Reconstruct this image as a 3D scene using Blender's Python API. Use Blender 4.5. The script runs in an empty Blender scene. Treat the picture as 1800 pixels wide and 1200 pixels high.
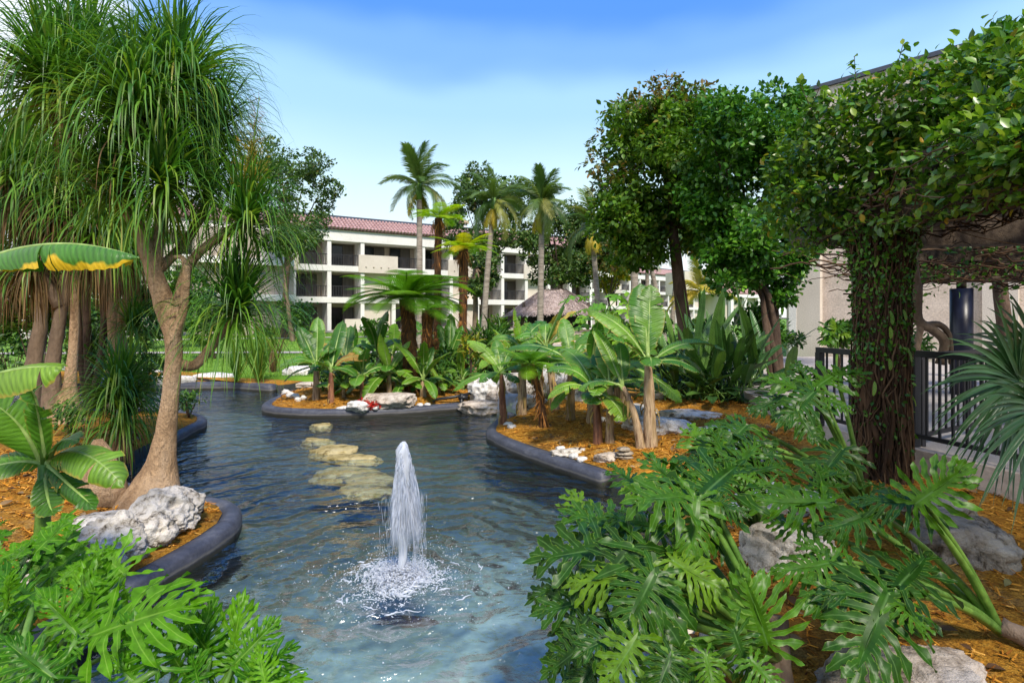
import bpy, math, random
import numpy as np
from mathutils import Matrix, Vector
PI = math.pi
SC = bpy.context.scene
COL = SC.collection
# ------------------------------------------------------------------ camera, sky, sun, exposure
CAMZ = 2.2
cam_d = bpy.data.cameras.new("camera")
cam = bpy.data.objects.new("camera", cam_d); COL.objects.link(cam)
cam.location = (0, 0, CAMZ); cam.rotation_euler = (math.radians(90), 0, 0)
cam_d.lens = 20; cam_d.sensor_width = 36; cam_d.shift_y = -0.025
cam_d.clip_start = 0.05; cam_d.clip_end = 2000
SC.camera = cam
SUN_EL, SUN_AZ = 50.0, 160.0      # azimuth: degrees clockwise from +Y, where the sun stands
world = bpy.data.worlds.new("World"); SC.world = world; world.use_nodes = True
SKY_STRENGTH = 0.12

def node(nt, typ, **kw):
    n = nt.nodes.new(typ)
    ins = kw.pop('ins', {})
    for k, v in kw.items(): setattr(n, k, v)
    for k, v in ins.items():
        s = n.inputs[k]
        if isinstance(v, bpy.types.NodeSocket): nt.links.new(v, s)
        else: s.default_value = v
    return n
def mathn(nt, op, a, b=0.0, c=0.0, clamp=False):
    n = node(nt, 'ShaderNodeMath', operation=op, use_clamp=clamp)
    for i, v in enumerate((a, b, c)):
        if isinstance(v, bpy.types.NodeSocket): nt.links.new(v, n.inputs[i])
        else: n.inputs[i].default_value = v
    return n.outputs[0]
def ramp(nt, fac, stops, interp='LINEAR'):
    n = node(nt, 'ShaderNodeValToRGB'); cr = n.color_ramp; cr.interpolation = interp
    while len(cr.elements) < len(stops): cr.elements.new(0.5)
    for e, (p, c) in zip(cr.elements, stops):
        e.position = p; e.color = tuple(c)[:3] + (1,)
    nt.links.new(fac, n.inputs[0]); return n.outputs[0]
def mixc(nt, fac, a, b, blend='MIX'):
    n = node(nt, 'ShaderNodeMix', data_type='RGBA', blend_type=blend)
    for i, v in ((0, fac), (6, a), (7, b)):
        if isinstance(v, bpy.types.NodeSocket): nt.links.new(v, n.inputs[i])
        else: n.inputs[i].default_value = (tuple(v) + (1,) if i and len(v) == 3 else v)
    return n.outputs[2]
def noise(nt, vec, scale, detail=4, rough=0.55, dist=0.0):
    n = node(nt, 'ShaderNodeTexNoise', ins={'Scale': scale, 'Detail': detail, 'Roughness': rough, 'Distortion': dist})
    if vec is not None: nt.links.new(vec, n.inputs['Vector'])
    return n.outputs[0]
def mapping(nt, vec, scale=(1, 1, 1), loc=(0, 0, 0), rot=(0, 0, 0)):
    return node(nt, 'ShaderNodeMapping', ins={'Vector': vec, 'Scale': scale, 'Location': loc, 'Rotation': rot}).outputs[0]

nt = world.node_tree; nt.nodes.clear()
tc = node(nt, 'ShaderNodeTexCoord').outputs['Generated']
sky = node(nt, 'ShaderNodeTexSky', sky_type='NISHITA', sun_disc=False, sun_elevation=math.radians(SUN_EL),
           sun_rotation=math.radians(SUN_AZ), altitude=0, air_density=1.0, dust_density=1.0, ozone_density=2.5)
sep = node(nt, 'ShaderNodeSeparateXYZ', ins={0: tc})
el = sep.outputs[2]
K = 1.0 / SKY_STRENGTH
def kc(c): return tuple(v * K for v in c)
# thin high cloud that whitens the lower sky, clear blue above
clear = mixc(nt, 0.85, sky.outputs[0], kc((0.026, 0.135, 0.48)))
soft = noise(nt, mapping(nt, tc, (1.3, 1.3, 3.0)), 1.6, 3)
h0 = mathn(nt, 'ADD', el, mathn(nt, 'MULTIPLY', mathn(nt, 'SUBTRACT', soft, 0.5), 0.16))
veil = ramp(nt, h0, [(0.0, (1, 1, 1)), (0.22, (0.97,) * 3), (0.345, (0.80,) * 3), (0.41, (0.36,) * 3), (0.47, (0.08,) * 3), (0.6, (0.0,) * 3)], 'EASE')
pale = ramp(nt, el, [(0.0, (0.56, 0.56, 0.55)), (0.12, (0.45, 0.51, 0.53)), (0.22, (0.35, 0.475, 0.53)), (0.33, (0.25, 0.40, 0.52)), (1.0, (0.15, 0.35, 0.58))])
pale = mixc(nt, 1.0, pale, (K, K, K), 'MULTIPLY')
c1 = mixc(nt, veil, clear, pale)
# broken white cloud, thickest towards the left of the view
cl = noise(nt, mapping(nt, tc, (1.5, 1.5, 3.2), (3.1, 0.4, 0.0)), 1.7, 7, 0.58, 0.4)
side = mathn(nt, 'ADD', mathn(nt, 'MULTIPLY', sep.outputs[0], -1.3), -0.60)
side = mathn(nt, 'MINIMUM', mathn(nt, 'MAXIMUM', side, -0.30), 0.2)
cm = ramp(nt, mathn(nt, 'ADD', cl, side), [(0.50, (0, 0, 0)), (0.66, (0.9,) * 3), (1, (1, 1, 1))], 'EASE')
cloudcol = mixc(nt, ramp(nt, noise(nt, mapping(nt, tc, (2, 2, 5)), 4, 5), [(0.3, (0, 0, 0)), (0.7, (1, 1, 1))]), kc((0.46, 0.51, 0.58)), kc((0.62, 0.62, 0.62)))
c2 = mixc(nt, cm, c1, cloudcol)
bg = node(nt, 'ShaderNodeBackground', ins={'Color': c2, 'Strength': SKY_STRENGTH})
node(nt, 'ShaderNodeOutputWorld', ins={'Surface': bg.outputs[0]})

sun_d = bpy.data.lights.new("sun", 'SUN'); sun = bpy.data.objects.new("sun", sun_d); COL.objects.link(sun)
sun_d.energy = 2.5; sun_d.angle = math.radians(10); sun_d.color = (1.0, 0.92, 0.78)
_a, _e = math.radians(SUN_AZ), math.radians(SUN_EL)
sun.rotation_euler = Vector((math.sin(_a) * math.cos(_e), math.cos(_a) * math.cos(_e), math.sin(_e))).to_track_quat('Z', 'Y').to_euler()
vs = SC.view_settings
vs.view_transform = 'Standard'; vs.look = 'None'; vs.gamma = 1.0; vs.use_curve_mapping = False
vs.exposure = 1.2
try:
    cy = SC.cycles
    cy.max_bounces = 8; cy.diffuse_bounces = 3; cy.glossy_bounces = 3; cy.transmission_bounces = 4
    cy.transparent_max_bounces = 12; cy.caustics_reflective = False; cy.caustics_refractive = False
    cy.use_denoising = True; cy.sample_clamp_indirect = 6; cy.sample_clamp_direct = 4
except Exception: pass

# ------------------------------------------------------------------ helpers
F = 1000.0
def Q(px, py, d):            # a direction of view and a distance -> a point of the place
    return np.array([(px - 900) / F * d, d, CAMZ + (555 - py) / F * d])
def G(px, py, z):            # where a line of view meets the level z
    d = (CAMZ - z) * F / (py - 555.0)
    return np.array([(px - 900) / F * d, d, z])
def A3(*p): return np.array(p, float)
def nrm(v):
    v = np.asarray(v, float); return v / np.maximum(np.linalg.norm(v, axis=-1, keepdims=True), 1e-9)
def RNG(s): return np.random.default_rng(s)
def vnoise(P, seed=0):       # value noise, vectorised
    P = np.asarray(P, float); I = np.floor(P).astype(np.int64); f = P - I; f = f * f * (3 - 2 * f)
    out = 0
    for dx in (0, 1):
        for dy in (0, 1):
            for dz in (0, 1):
                h = (I[:, 0] + dx) * 374761393 + (I[:, 1] + dy) * 668265263 + (I[:, 2] + dz) * 2147483647 + seed * 1274126177
                h = (h ^ (h >> 13)) * 1274126177; h = (h ^ (h >> 16)) & 0xFFFF
                w = (f[:, 0] if dx else 1 - f[:, 0]) * (f[:, 1] if dy else 1 - f[:, 1]) * (f[:, 2] if dz else 1 - f[:, 2])
                out = out + w * (h / 65535.0)
    return out
def fbm(P, seed=0, o=4):
    P = np.asarray(P, float); s = 0; a = 1; t = 0
    for i in range(o):
        s = s + a * vnoise(P * 2 ** i + 17.3 * i, seed + i); t += a; a *= 0.5
    return s / t - 0.5

class MB:                    # collects vertices and faces of one mesh
    def __init__(self): self.V = []; self.F = []; self.U = []; self.n = 0
    def add(self, V, Fs, U=None):
        V = np.asarray(V, float).reshape(-1, 3)
        if not isinstance(Fs, list): Fs = [Fs]
        for f in Fs:
            f = np.asarray(f, np.int64)
            if f.size: self.F.append(f.reshape(-1, f.shape[-1]) + self.n)
        self.V.append(V); self.U.append(np.zeros((len(V), 2)) if U is None else np.asarray(U, float).reshape(-1, 2))
        self.n += len(V); return self
    def mesh(self, name, mat, smooth=True, origin=None):
        V = np.concatenate(self.V); U = np.concatenate(self.U)
        if origin is not None: V = V - np.asarray(origin, float)
        me = bpy.data.meshes.new(name)
        lv = np.concatenate([f.ravel() for f in self.F]).astype(np.int32)
        tot = np.concatenate([np.full(len(f), f.shape[1]) for f in self.F]).astype(np.int32)
        st = np.concatenate([[0], np.cumsum(tot)[:-1]]).astype(np.int32)
        me.vertices.add(len(V)); me.vertices.foreach_set('co', V.astype(np.float32).ravel())
        me.loops.add(len(lv)); me.loops.foreach_set('vertex_index', lv)
        me.polygons.add(len(tot)); me.polygons.foreach_set('loop_start', st)
        me.polygons.foreach_set('use_smooth', np.full(len(tot), bool(smooth)))
        me.update(calc_edges=True)
        uv = me.uv_layers.new(name='UVMap'); uv.data.foreach_set('uv', U[lv].astype(np.float32).ravel())
        if mat: me.materials.append(mat)
        me.validate(); return me

def tag(o, label=None, cat=None, group=None, kind=None):
    if label: o['label'] = label
    if cat: o['category'] = cat
    if group: o['group'] = group
    if kind: o['kind'] = kind
    return o
def thing(name, label, cat, loc=(0, 0, 0), group=None, rotz=0):
    o = bpy.data.objects.new(name, None); COL.objects.link(o); o.location = tuple(loc); o.rotation_euler = (0, 0, rotz)
    o.empty_display_size = 0.1
    return tag(o, label, cat, group)
def part(name, mb, mat, root=None, smooth=True, kind=None, world=True, mesh=None):
    """mesh object; world=True: the vertices are in world space and the root has no rotation"""
    org = None
    if root is not None and world: org = base_loc(root)
    me = mesh or mb.mesh(name, mat, smooth, org)
    o = bpy.data.objects.new(name, me); COL.objects.link(o)
    if root is not None: o.parent = root
    if kind: o['kind'] = kind
    return o
def base_loc(o):
    v = np.zeros(3)
    while o is not None:
        v = v + np.array(o.location); o = o.parent
    return v
def single(name, mb, mat, label, cat, group=None, kind=None, smooth=True, origin=(0, 0, 0)):
    me = mb.mesh(name, mat, smooth, origin)
    o = bpy.data.objects.new(name, me); COL.objects.link(o); o.location = tuple(origin)
    return tag(o, label, cat, group, kind)
def inst(name, mesh, root, pos, R, sc=1.0):
    o = bpy.data.objects.new(name, mesh); COL.objects.link(o); o.parent = root
    org = base_loc(root) if root is not None else np.zeros(3)
    M = Matrix.Identity(4); sc = np.ones(3) * sc
    for i in range(3):
        for j in range(3): M[i][j] = R[i][j] * sc[j]
        M[i][3] = pos[i] - org[i]
    o.matrix_local = M
    return o
def bez(p0, p1, p2, n):
    t = np.linspace(0, 1, n)[:, None]
    return (1 - t) ** 2 * p0 + 2 * t * (1 - t) * p1 + t ** 2 * p2
def cpath(points, n):           # smooth curve through points
    P = np.asarray(points, float); m = len(P)
    Pp = np.vstack([2 * P[0] - P[1], P, 2 * P[-1] - P[-2]]); out = []
    ts = np.linspace(0, m - 1, n)
    for t in ts:
        i = min(int(t), m - 2); u = t - i; a, b, c, d = Pp[i:i + 4]
        out.append(0.5 * (2 * b + (c - a) * u + (2 * a - 5 * b + 4 * c - d) * u * u + (-a + 3 * b - 3 * c + d) * u ** 3))
    return np.array(out)
def lerpn(vals, n): return np.interp(np.linspace(0, len(vals) - 1, n), np.arange(len(vals)), vals)
def tube(P, r, k=8, cap=True, ecc=1.0, rough=0.0, seed=0, vs=1.0):
    P = np.asarray(P, float); n = len(P); r = np.broadcast_to(np.asarray(r, float), (n,))
    T = nrm(np.gradient(P, axis=0)); up = A3(0, 0, 1) if abs(T[0][2]) < 0.9 else A3(1, 0, 0)
    s = nrm(np.cross(T[0], up)); S = [s]
    for i in range(1, n):
        s = nrm(s - T[i] * np.dot(s, T[i])); S.append(s)
    S = np.array(S); B = np.cross(S, T)
    a = np.linspace(0, 2 * PI, k, endpoint=False)
    V = P[:, None] + r[:, None, None] * (np.cos(a)[None, :, None] * S[:, None] * ecc + np.sin(a)[None, :, None] * B[:, None])
    if rough:
        N = nrm(V - P[:, None]); q = V.reshape(-1, 3)
        V = V + N * (fbm(q / (np.mean(r) * 1.5), seed, 3).reshape(n, k, 1) * rough * r[:, None, None] * 2)
    i = np.arange(n - 1)[:, None] * k; j = np.arange(k)[None]; j2 = (j + 1) % k
    Fq = np.stack([i + j, i + j2, i + k + j2, i + k + j], -1).reshape(-1, 4)
    L = np.concatenate([[0], np.cumsum(np.linalg.norm(np.diff(P, axis=0), axis=1))])
    U = np.stack(np.broadcast_arrays(np.arange(k)[None] / k, L[:, None] * vs), -1)
    V = V.reshape(-1, 3); U = U.reshape(-1, 2); Fs = [Fq]
    if cap:
        V = np.vstack([V, P[:1], P[-1:]]); U = np.vstack([U, [[0, 0]], [[0, L[-1]]]])
        j = np.arange(k)
        Fs.append(np.stack([np.full(k, n * k), (j + 1) % k, j], -1)); b = (n - 1) * k
        Fs.append(np.stack([np.full(k, n * k + 1), b + j, b + (j + 1) % k], -1))
    return V, Fs, U
BOXF = np.array([[0, 3, 2, 1], [4, 5, 6, 7], [0, 1, 5, 4], [1, 2, 6, 5], [2, 3, 7, 6], [3, 0, 4, 7]])
def box(x0, x1, y0, y1, z0, z1):
    return np.array([[x0, y0, z0], [x1, y0, z0], [x1, y1, z0], [x0, y1, z0], [x0, y0, z1], [x1, y0, z1], [x1, y1, z1], [x0, y1, z1]], float), BOXF
def frames(D, up):
    D = nrm(D); S = nrm(np.cross(D, up)); N = np.cross(S, D)
    return np.stack([S, D, N], -1)
def scatter(mb, TV, TF, pos, R, sc, TU=None):
    TV = np.asarray(TV, float); n = len(pos); k = len(TV); sc = np.asarray(sc, float)
    if sc.ndim == 1: sc = np.repeat(sc[:, None], 3, 1)
    V = np.einsum('nij,nkj->nki', R, TV[None] * sc[:, None, :]) + pos[:, None]
    off = (np.arange(n) * k)[:, None, None]
    if not isinstance(TF, list) or not isinstance(TF[0], np.ndarray): TF = [np.asarray(TF)]
    Fs = [(np.asarray(f)[None] + off).reshape(-1, np.asarray(f).shape[1]) for f in TF]
    U = None if TU is None else np.tile(np.asarray(TU, float), (n, 1))
    mb.add(V.reshape(-1, 3), Fs, U)
def runit(rng, n): return nrm(rng.normal(size=(n, 3)))

# ------------------------------------------------------------------ materials
def mat_new(name):
    m = bpy.data.materials.new(name); m.use_nodes = True; n = m.node_tree; n.nodes.clear(); return m, n
def out(nt, sh): node(nt, 'ShaderNodeOutputMaterial', ins={'Surface': sh})
def prin(nt, col, rough=0.6, spec=0.4, normal=None, metal=0.0, **kw):
    ins = {'Base Color': col if isinstance(col, bpy.types.NodeSocket) else tuple(col) + (1,), 'Roughness': rough, 'Specular IOR Level': spec, 'Metallic': metal}
    if normal is not None: ins['Normal'] = normal
    ins.update(kw)
    return node(nt, 'ShaderNodeBsdfPrincipled', ins=ins).outputs[0]
def bump(nt, h, strength=0.5, dist=0.02, normal=None):
    ins = {'Height': h, 'Strength': strength, 'Distance': dist}
    if normal is not None: ins['Normal'] = normal
    return node(nt, 'ShaderNodeBump', ins=ins).outputs[0]
def mat_leaf(name, stops, per='island', rough=0.42, spec=0.45, trans=0.3, vein=None, veinw=0.06, dry=None, dry_at=0.85, stripes=0, edge=None, patches=None, mottle=0.35, ns=6.0):
    m, nt = mat_new(name)
    rnd = node(nt, 'ShaderNodeNewGeometry').outputs['Random Per Island'] if per == 'island' else node(nt, 'ShaderNodeObjectInfo').outputs['Random']
    tcn = node(nt, 'ShaderNodeTexCoord'); obj = tcn.outputs['Object']
    uv = node(nt, 'ShaderNodeSeparateXYZ', ins={0: tcn.outputs['UV']}); u, v = uv.outputs[0], uv.outputs[1]
    col = ramp(nt, rnd, stops)
    ng = noise(nt, obj, ns, 3)
    col = mixc(nt, 1.0, col, ramp(nt, ng, [(0.3, (1 - mottle,) * 3), (0.7, (1 + mottle, 1 + mottle, 1 + mottle * 0.6))]), 'MULTIPLY')
    nb = None
    if stripes:
        w = mathn(nt, 'SINE', mathn(nt, 'ADD', mathn(nt, 'MULTIPLY', v, stripes), mathn(nt, 'MULTIPLY', u, -6.0)))
        w2 = noise(nt, mapping(nt, tcn.outputs['UV'], (1.2, 60, 1)), 1.0, 3)
        w = mathn(nt, 'ADD', mathn(nt, 'MULTIPLY', w, 0.25), mathn(nt, 'MULTIPLY', w2, 1.5))
        col = mixc(nt, 1.0, col, ramp(nt, w, [(0.3, (0.72,) * 3), (1.0, (1.3, 1.25, 1.2))]), 'MULTIPLY')
        nb = bump(nt, w, 0.35, 0.01)
    if vein:
        f = mathn(nt, 'LESS_THAN', u, veinw)
        f = mathn(nt, 'SUBTRACT', 1.0, mathn(nt, 'DIVIDE', u, veinw), clamp=True)
        col = mixc(nt, mathn(nt, 'MULTIPLY', f, 0.75), col, vein)
    if edge:
        e = mathn(nt, 'ADD', u, mathn(nt, 'MULTIPLY', mathn(nt, 'SUBTRACT', noise(nt, mapping(nt, tcn.outputs['UV'], (1, 7, 1)), 2.0, 3), 0.5), 0.6))
        col = mixc(nt, ramp(nt, e, [(0.86, (0, 0, 0)), (1.0, (0.85,) * 3)]), col, edge)
    if dry:
        dv = mathn(nt, 'ADD', v, mathn(nt, 'MULTIPLY', rnd, 0.3))
        col = mixc(nt, ramp(nt, dv, [(dry_at, (0, 0, 0)), (dry_at + 0.25, (1, 1, 1))]), col, dry)
    if patches:
        pn = noise(nt, mapping(nt, tcn.outputs['UV'], (0.6, 6.0, 1), (4.3, 0.9, 0)), 1.1, 2, 0.4)
        pm = mathn(nt, 'ADD', mathn(nt, 'MULTIPLY', u, 1.0), mathn(nt, 'MULTIPLY', mathn(nt, 'SUBTRACT', pn, 0.5), 1.9))
        col = mixc(nt, ramp(nt, pm, [(0.72, (0, 0, 0)), (0.84, (1, 1, 1))]), col, patches[0])
        fine = noise(nt, mapping(nt, tcn.outputs['UV'], (6, 40, 1)), 1.5, 4)
        pm2 = mathn(nt, 'ADD', pm, mathn(nt, 'MULTIPLY', mathn(nt, 'SUBTRACT', fine, 0.5), 0.5))
        col = mixc(nt, ramp(nt, pm2, [(1.02, (0, 0, 0)), (1.12, (1, 1, 1))]), col, patches[1])
    p = prin(nt, col, rough, spec, nb)
    if trans > 0:
        tr = node(nt, 'ShaderNodeBsdfTranslucent', ins={'Color': mixc(nt, 1.0, col, (1.5, 1.6, 0.9), 'MULTIPLY')}).outputs[0]
        p = node(nt, 'ShaderNodeMixShader', ins={0: trans, 1: p, 2: tr}).outputs[0]
    out(nt, p); return m
def mat_noise(name, c1, c2, scale=4.0, rough=0.8, bumps=0.4, bscale=None, dist=0.02, stretch=(1, 1, 1), detail=6, spec=0.3, lo=0.35, hi=0.65, c3=None, coord='Object'):
    m, nt = mat_new(name)
    vec = mapping(nt, node(nt, 'ShaderNodeTexCoord').outputs[coord], stretch)
    n1 = noise(nt, vec, scale, detail)
    col = ramp(nt, n1, [(lo, c1), (hi, c2)] if c3 is None else [(lo, c1), ((lo + hi) / 2, c2), (hi, c3)])
    n2 = noise(nt, vec, bscale or scale * 4, detail, 0.65)
    col = mixc(nt, 1.0, col, ramp(nt, n2, [(0.3, (0.75,) * 3), (0.7, (1.2,) * 3)]), 'MULTIPLY')
    out(nt, prin(nt, col, rough, spec, bump(nt, n2, bumps, dist))); return m
def mat_flat(name, c, rough=0.5, spec=0.4, metal=0.0):
    return mat_noise(name, tuple(v * 0.88 for v in c), tuple(min(1, v * 1.1) for v in c), 3.0, rough, 0.08, 30, 0.004, spec=spec)
# ------------------------------------------------------------------ materials of the setting
M = {}
def build_water():
    m, nt = mat_new('pond_water')
    obj = node(nt, 'ShaderNodeTexCoord').outputs['Object']
    sx = node(nt, 'ShaderNodeSeparateXYZ', ins={0: obj})
    wob = noise(nt, mapping(nt, obj, (1, 1, 1)), 1.3, 3)
    dx = mathn(nt, 'SUBTRACT', sx.outputs[0], FOUNT[0]); dy = mathn(nt, 'SUBTRACT', sx.outputs[1], FOUNT[1])
    r = mathn(nt, 'SQRT', mathn(nt, 'ADD', mathn(nt, 'MULTIPLY', dx, dx), mathn(nt, 'MULTIPLY', dy, dy)))
    rw = mathn(nt, 'ADD', r, mathn(nt, 'MULTIPLY', wob, 0.9))
    ring = mathn(nt, 'SINE', mathn(nt, 'MULTIPLY', rw, 21.0))
    ring2 = mathn(nt, 'SINE', mathn(nt, 'MULTIPLY', mathn(nt, 'ADD', r, mathn(nt, 'MULTIPLY', wob, 1.6)), 12.0))
    amp = mathn(nt, 'DIVIDE', 1.0, mathn(nt, 'ADD', 0.7, mathn(nt, 'MULTIPLY', r, 0.33)))
    n1 = noise(nt, mapping(nt, obj, (1.0, 1.6, 1)), 2.6, 4, 0.55, 0.6)
    n2 = noise(nt, obj, 11.0, 3, 0.6, 0.8)
    h = mathn(nt, 'ADD', mathn(nt, 'MULTIPLY', ring, 0.22), mathn(nt, 'MULTIPLY', ring2, 0.34))
    h = mathn(nt, 'MULTIPLY', h, amp)
    h = mathn(nt, 'ADD', h, mathn(nt, 'MULTIPLY', n1, 0.75))
    h = mathn(nt, 'ADD', h, mathn(nt, 'MULTIPLY', n2, 0.10))
    nb = bump(nt, h, 1.0, 0.10)
    fc = node(nt, 'ShaderNodeLayerWeight', ins={'Blend': 0.5, 'Normal': nb}).outputs['Facing']
    fr = mathn(nt, 'ADD', mathn(nt, 'MULTIPLY', mathn(nt, 'POWER', fc, 4.2), 0.93), 0.065)
    gl = node(nt, 'ShaderNodeBsdfGlossy', ins={'Color': (1, 1, 1, 1), 'Roughness': 0.11, 'Normal': nb}).outputs[0]
    tr = node(nt, 'ShaderNodeBsdfTransparent', ins={'Color': (0.86, 0.94, 0.93, 1)}).outputs[0]
    out(nt, node(nt, 'ShaderNodeMixShader', ins={0: fr, 1: tr, 2: gl}).outputs[0]); return m
FOUNT = G(703, 1022, 0.0)
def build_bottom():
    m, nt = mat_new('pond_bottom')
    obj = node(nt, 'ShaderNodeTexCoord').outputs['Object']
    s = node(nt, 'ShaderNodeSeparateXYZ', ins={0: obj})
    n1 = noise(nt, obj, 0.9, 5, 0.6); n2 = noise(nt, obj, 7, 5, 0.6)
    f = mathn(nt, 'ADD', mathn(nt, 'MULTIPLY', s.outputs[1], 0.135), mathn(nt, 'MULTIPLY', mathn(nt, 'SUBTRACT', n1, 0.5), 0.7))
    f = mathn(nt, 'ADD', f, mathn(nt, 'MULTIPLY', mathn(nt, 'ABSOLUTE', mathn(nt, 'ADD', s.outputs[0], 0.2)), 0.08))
    col = ramp(nt, f, [(0.44, (0.50, 0.57, 0.52)), (0.64, (0.22, 0.29, 0.28)), (0.80, (0.12, 0.16, 0.155)), (1.0, (0.065, 0.085, 0.072))])  # darker farther out: dimming by depth and dark reflections put into the colour
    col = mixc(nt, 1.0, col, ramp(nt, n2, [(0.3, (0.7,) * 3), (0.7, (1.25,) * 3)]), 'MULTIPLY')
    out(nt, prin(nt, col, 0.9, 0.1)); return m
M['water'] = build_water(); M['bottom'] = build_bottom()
M['soil'] = mat_noise('soil', (0.05, 0.035, 0.02), (0.10, 0.07, 0.04), 3)
def build_mulch():
    m, nt = mat_new('mulch'); p = node(nt, 'ShaderNodeTexCoord').outputs['Object']
    n1 = noise(nt, mapping(nt, p, (1, 1, 1)), 14, 5, 0.7, 1.2); n2 = noise(nt, p, 60, 5, 0.65); n3 = noise(nt, p, 0.9, 4, 0.6); n4 = noise(nt, p, 2.7, 5, 0.6)
    col = ramp(nt, n1, [(0.30, (0.16, 0.06, 0.008)), (0.5, (0.44, 0.20, 0.020)), (0.68, (0.62, 0.33, 0.05))])
    col = mixc(nt, ramp(nt, n3, [(0.50, (0, 0, 0)), (0.68, (0.65,) * 3)]), col, (0.15, 0.075, 0.025))
    col = mixc(nt, ramp(nt, n4, [(0.55, (0, 0, 0)), (0.72, (0.5,) * 3)]), col, (0.50, 0.36, 0.17))
    col = mixc(nt, 1.0, col, ramp(nt, n2, [(0.32, (0.45,) * 3), (0.6, (1.2,) * 3)]), 'MULTIPLY')
    out(nt, prin(nt, col, 0.95, 0.15, bump(nt, mathn(nt, 'ADD', n2, mathn(nt, 'MULTIPLY', n1, 0.8)), 1.0, 0.03))); return m
M['mulch'] = build_mulch()
M['liner'] = mat_noise('pond_liner', (0.015, 0.018, 0.018), (0.04, 0.045, 0.035), 2.0, 0.7)
M['lawn'] = mat_noise('lawn', (0.07, 0.17, 0.010), (0.16, 0.30, 0.025), 0.7, 0.9, 0.6, 60, 0.03)
M['path'] = mat_noise('pale_paving', (0.34, 0.305, 0.28), (0.46, 0.415, 0.38), 1.5, 0.85, 0.2, 40)
def build_rubber():
    m, nt = mat_new('edging_rubber'); tcn = node(nt, 'ShaderNodeNewGeometry').outputs['Position']; z = node(nt, 'ShaderNodeSeparateXYZ', ins={0: tcn}).outputs[2]
    n1 = noise(nt, mapping(nt, tcn, (1.5, 1.5, 5)), 2.2, 6, 0.65); n2 = noise(nt, tcn, 26, 4, 0.6)
    col = ramp(nt, n1, [(0.3, (0.030, 0.033, 0.048)), (0.55, (0.060, 0.064, 0.085)), (0.75, (0.12, 0.12, 0.135))])
    col = mixc(nt, 1.0, col, ramp(nt, n2, [(0.3, (0.8,) * 3), (0.7, (1.2,) * 3)]), 'MULTIPLY')
    band = mathn(nt, 'ADD', z, mathn(nt, 'MULTIPLY', mathn(nt, 'SUBTRACT', n1, 0.5), 0.05))
    f = ramp(nt, mathn(nt, 'MULTIPLY', band, 4.0), [(0.0, (1, 1, 1)), (0.14, (0.9,) * 3), (0.22, (0.25,) * 3), (0.34, (0, 0, 0))])
    col = mixc(nt, f, col, (0.028, 0.026, 0.018))
    g = ramp(nt, mathn(nt, 'MULTIPLY', band, 4.0), [(0.20, (0, 0, 0)), (0.27, (0.55,) * 3), (0.36, (0, 0, 0))]); col = mixc(nt, g, col, (0.22, 0.20, 0.17))
    out(nt, prin(nt, col, 0.55, 0.4, bump(nt, n2, 0.3, 0.006))); return m
M['rubber'] = build_rubber()
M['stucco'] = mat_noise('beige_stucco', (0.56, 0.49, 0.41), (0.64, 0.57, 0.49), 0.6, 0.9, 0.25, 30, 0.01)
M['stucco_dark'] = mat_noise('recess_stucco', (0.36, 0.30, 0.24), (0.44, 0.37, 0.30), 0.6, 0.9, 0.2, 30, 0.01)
M['trim'] = mat_noise('white_trim', (0.70, 0.67, 0.63), (0.78, 0.75, 0.71), 0.8, 0.8, 0.15, 30, 0.01)
M['pinkwall'] = mat_noise('rough_pale_wall', (0.55, 0.45, 0.37), (0.66, 0.55, 0.46), 2.0, 0.9, 0.6, 16, 0.02)
M['rooftile'] = mat_noise('clay_roof_tile', (0.40, 0.225, 0.19), (0.56, 0.36, 0.315), 3.0, 0.8, 0.2, 30)
M['flash'] = mat_flat('slate_cap', (0.06, 0.07, 0.10), 0.5)
M['iron'] = mat_flat('dark_iron', (0.018, 0.018, 0.022), 0.45)
M['railgrey'] = mat_flat('rail_brown_metal', (0.022, 0.02, 0.022), 0.5)
M['postblue'] = mat_flat('navy_post', (0.012, 0.014, 0.035), 0.35, 0.5)
M['frame'] = mat_flat('door_frame_bronze', (0.05, 0.03, 0.02), 0.5)
M['white'] = mat_flat('white_plastic', (0.75, 0.74, 0.72), 0.5)
M['black'] = mat_flat('black_plastic', (0.012, 0.012, 0.014), 0.4)
M['chairgrey'] = mat_flat('patio_furniture', (0.10, 0.09, 0.09), 0.6)
def build_glass():
    m, nt = mat_new('door_glass')
    out(nt, prin(nt, (0.008, 0.009, 0.011), 0.10, 0.35)); return m
M['glass'] = build_glass()
def build_curtain():
    m, nt = mat_new('curtain')
    obj = node(nt, 'ShaderNodeTexCoord').outputs['Object']
    w = node(nt, 'ShaderNodeTexWave', ins={'Vector': mapping(nt, obj, (1, 0.0, 0)), 'Scale': 2.6, 'Distortion': 0.6}).outputs[1]
    out(nt, prin(nt, ramp(nt, w, [(0, (0.06, 0.055, 0.05)), (1, (0.17, 0.15, 0.135))]), 0.9, 0.1, bump(nt, w, 0.6, 0.05))); return m
M['curtain'] = build_curtain()
M['wood'] = mat_noise('weathered_beam', (0.045, 0.030, 0.020), (0.11, 0.08, 0.055), 3.0, 0.85, 0.7, 14, 0.02, stretch=(4, 0.6, 4))
M['thatch'] = mat_noise('thatch', (0.28, 0.20, 0.17), (0.50, 0.40, 0.35), 5.0, 0.95, 0.9, 30, 0.04, stretch=(2.2, 2.2, 0.5))

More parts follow.
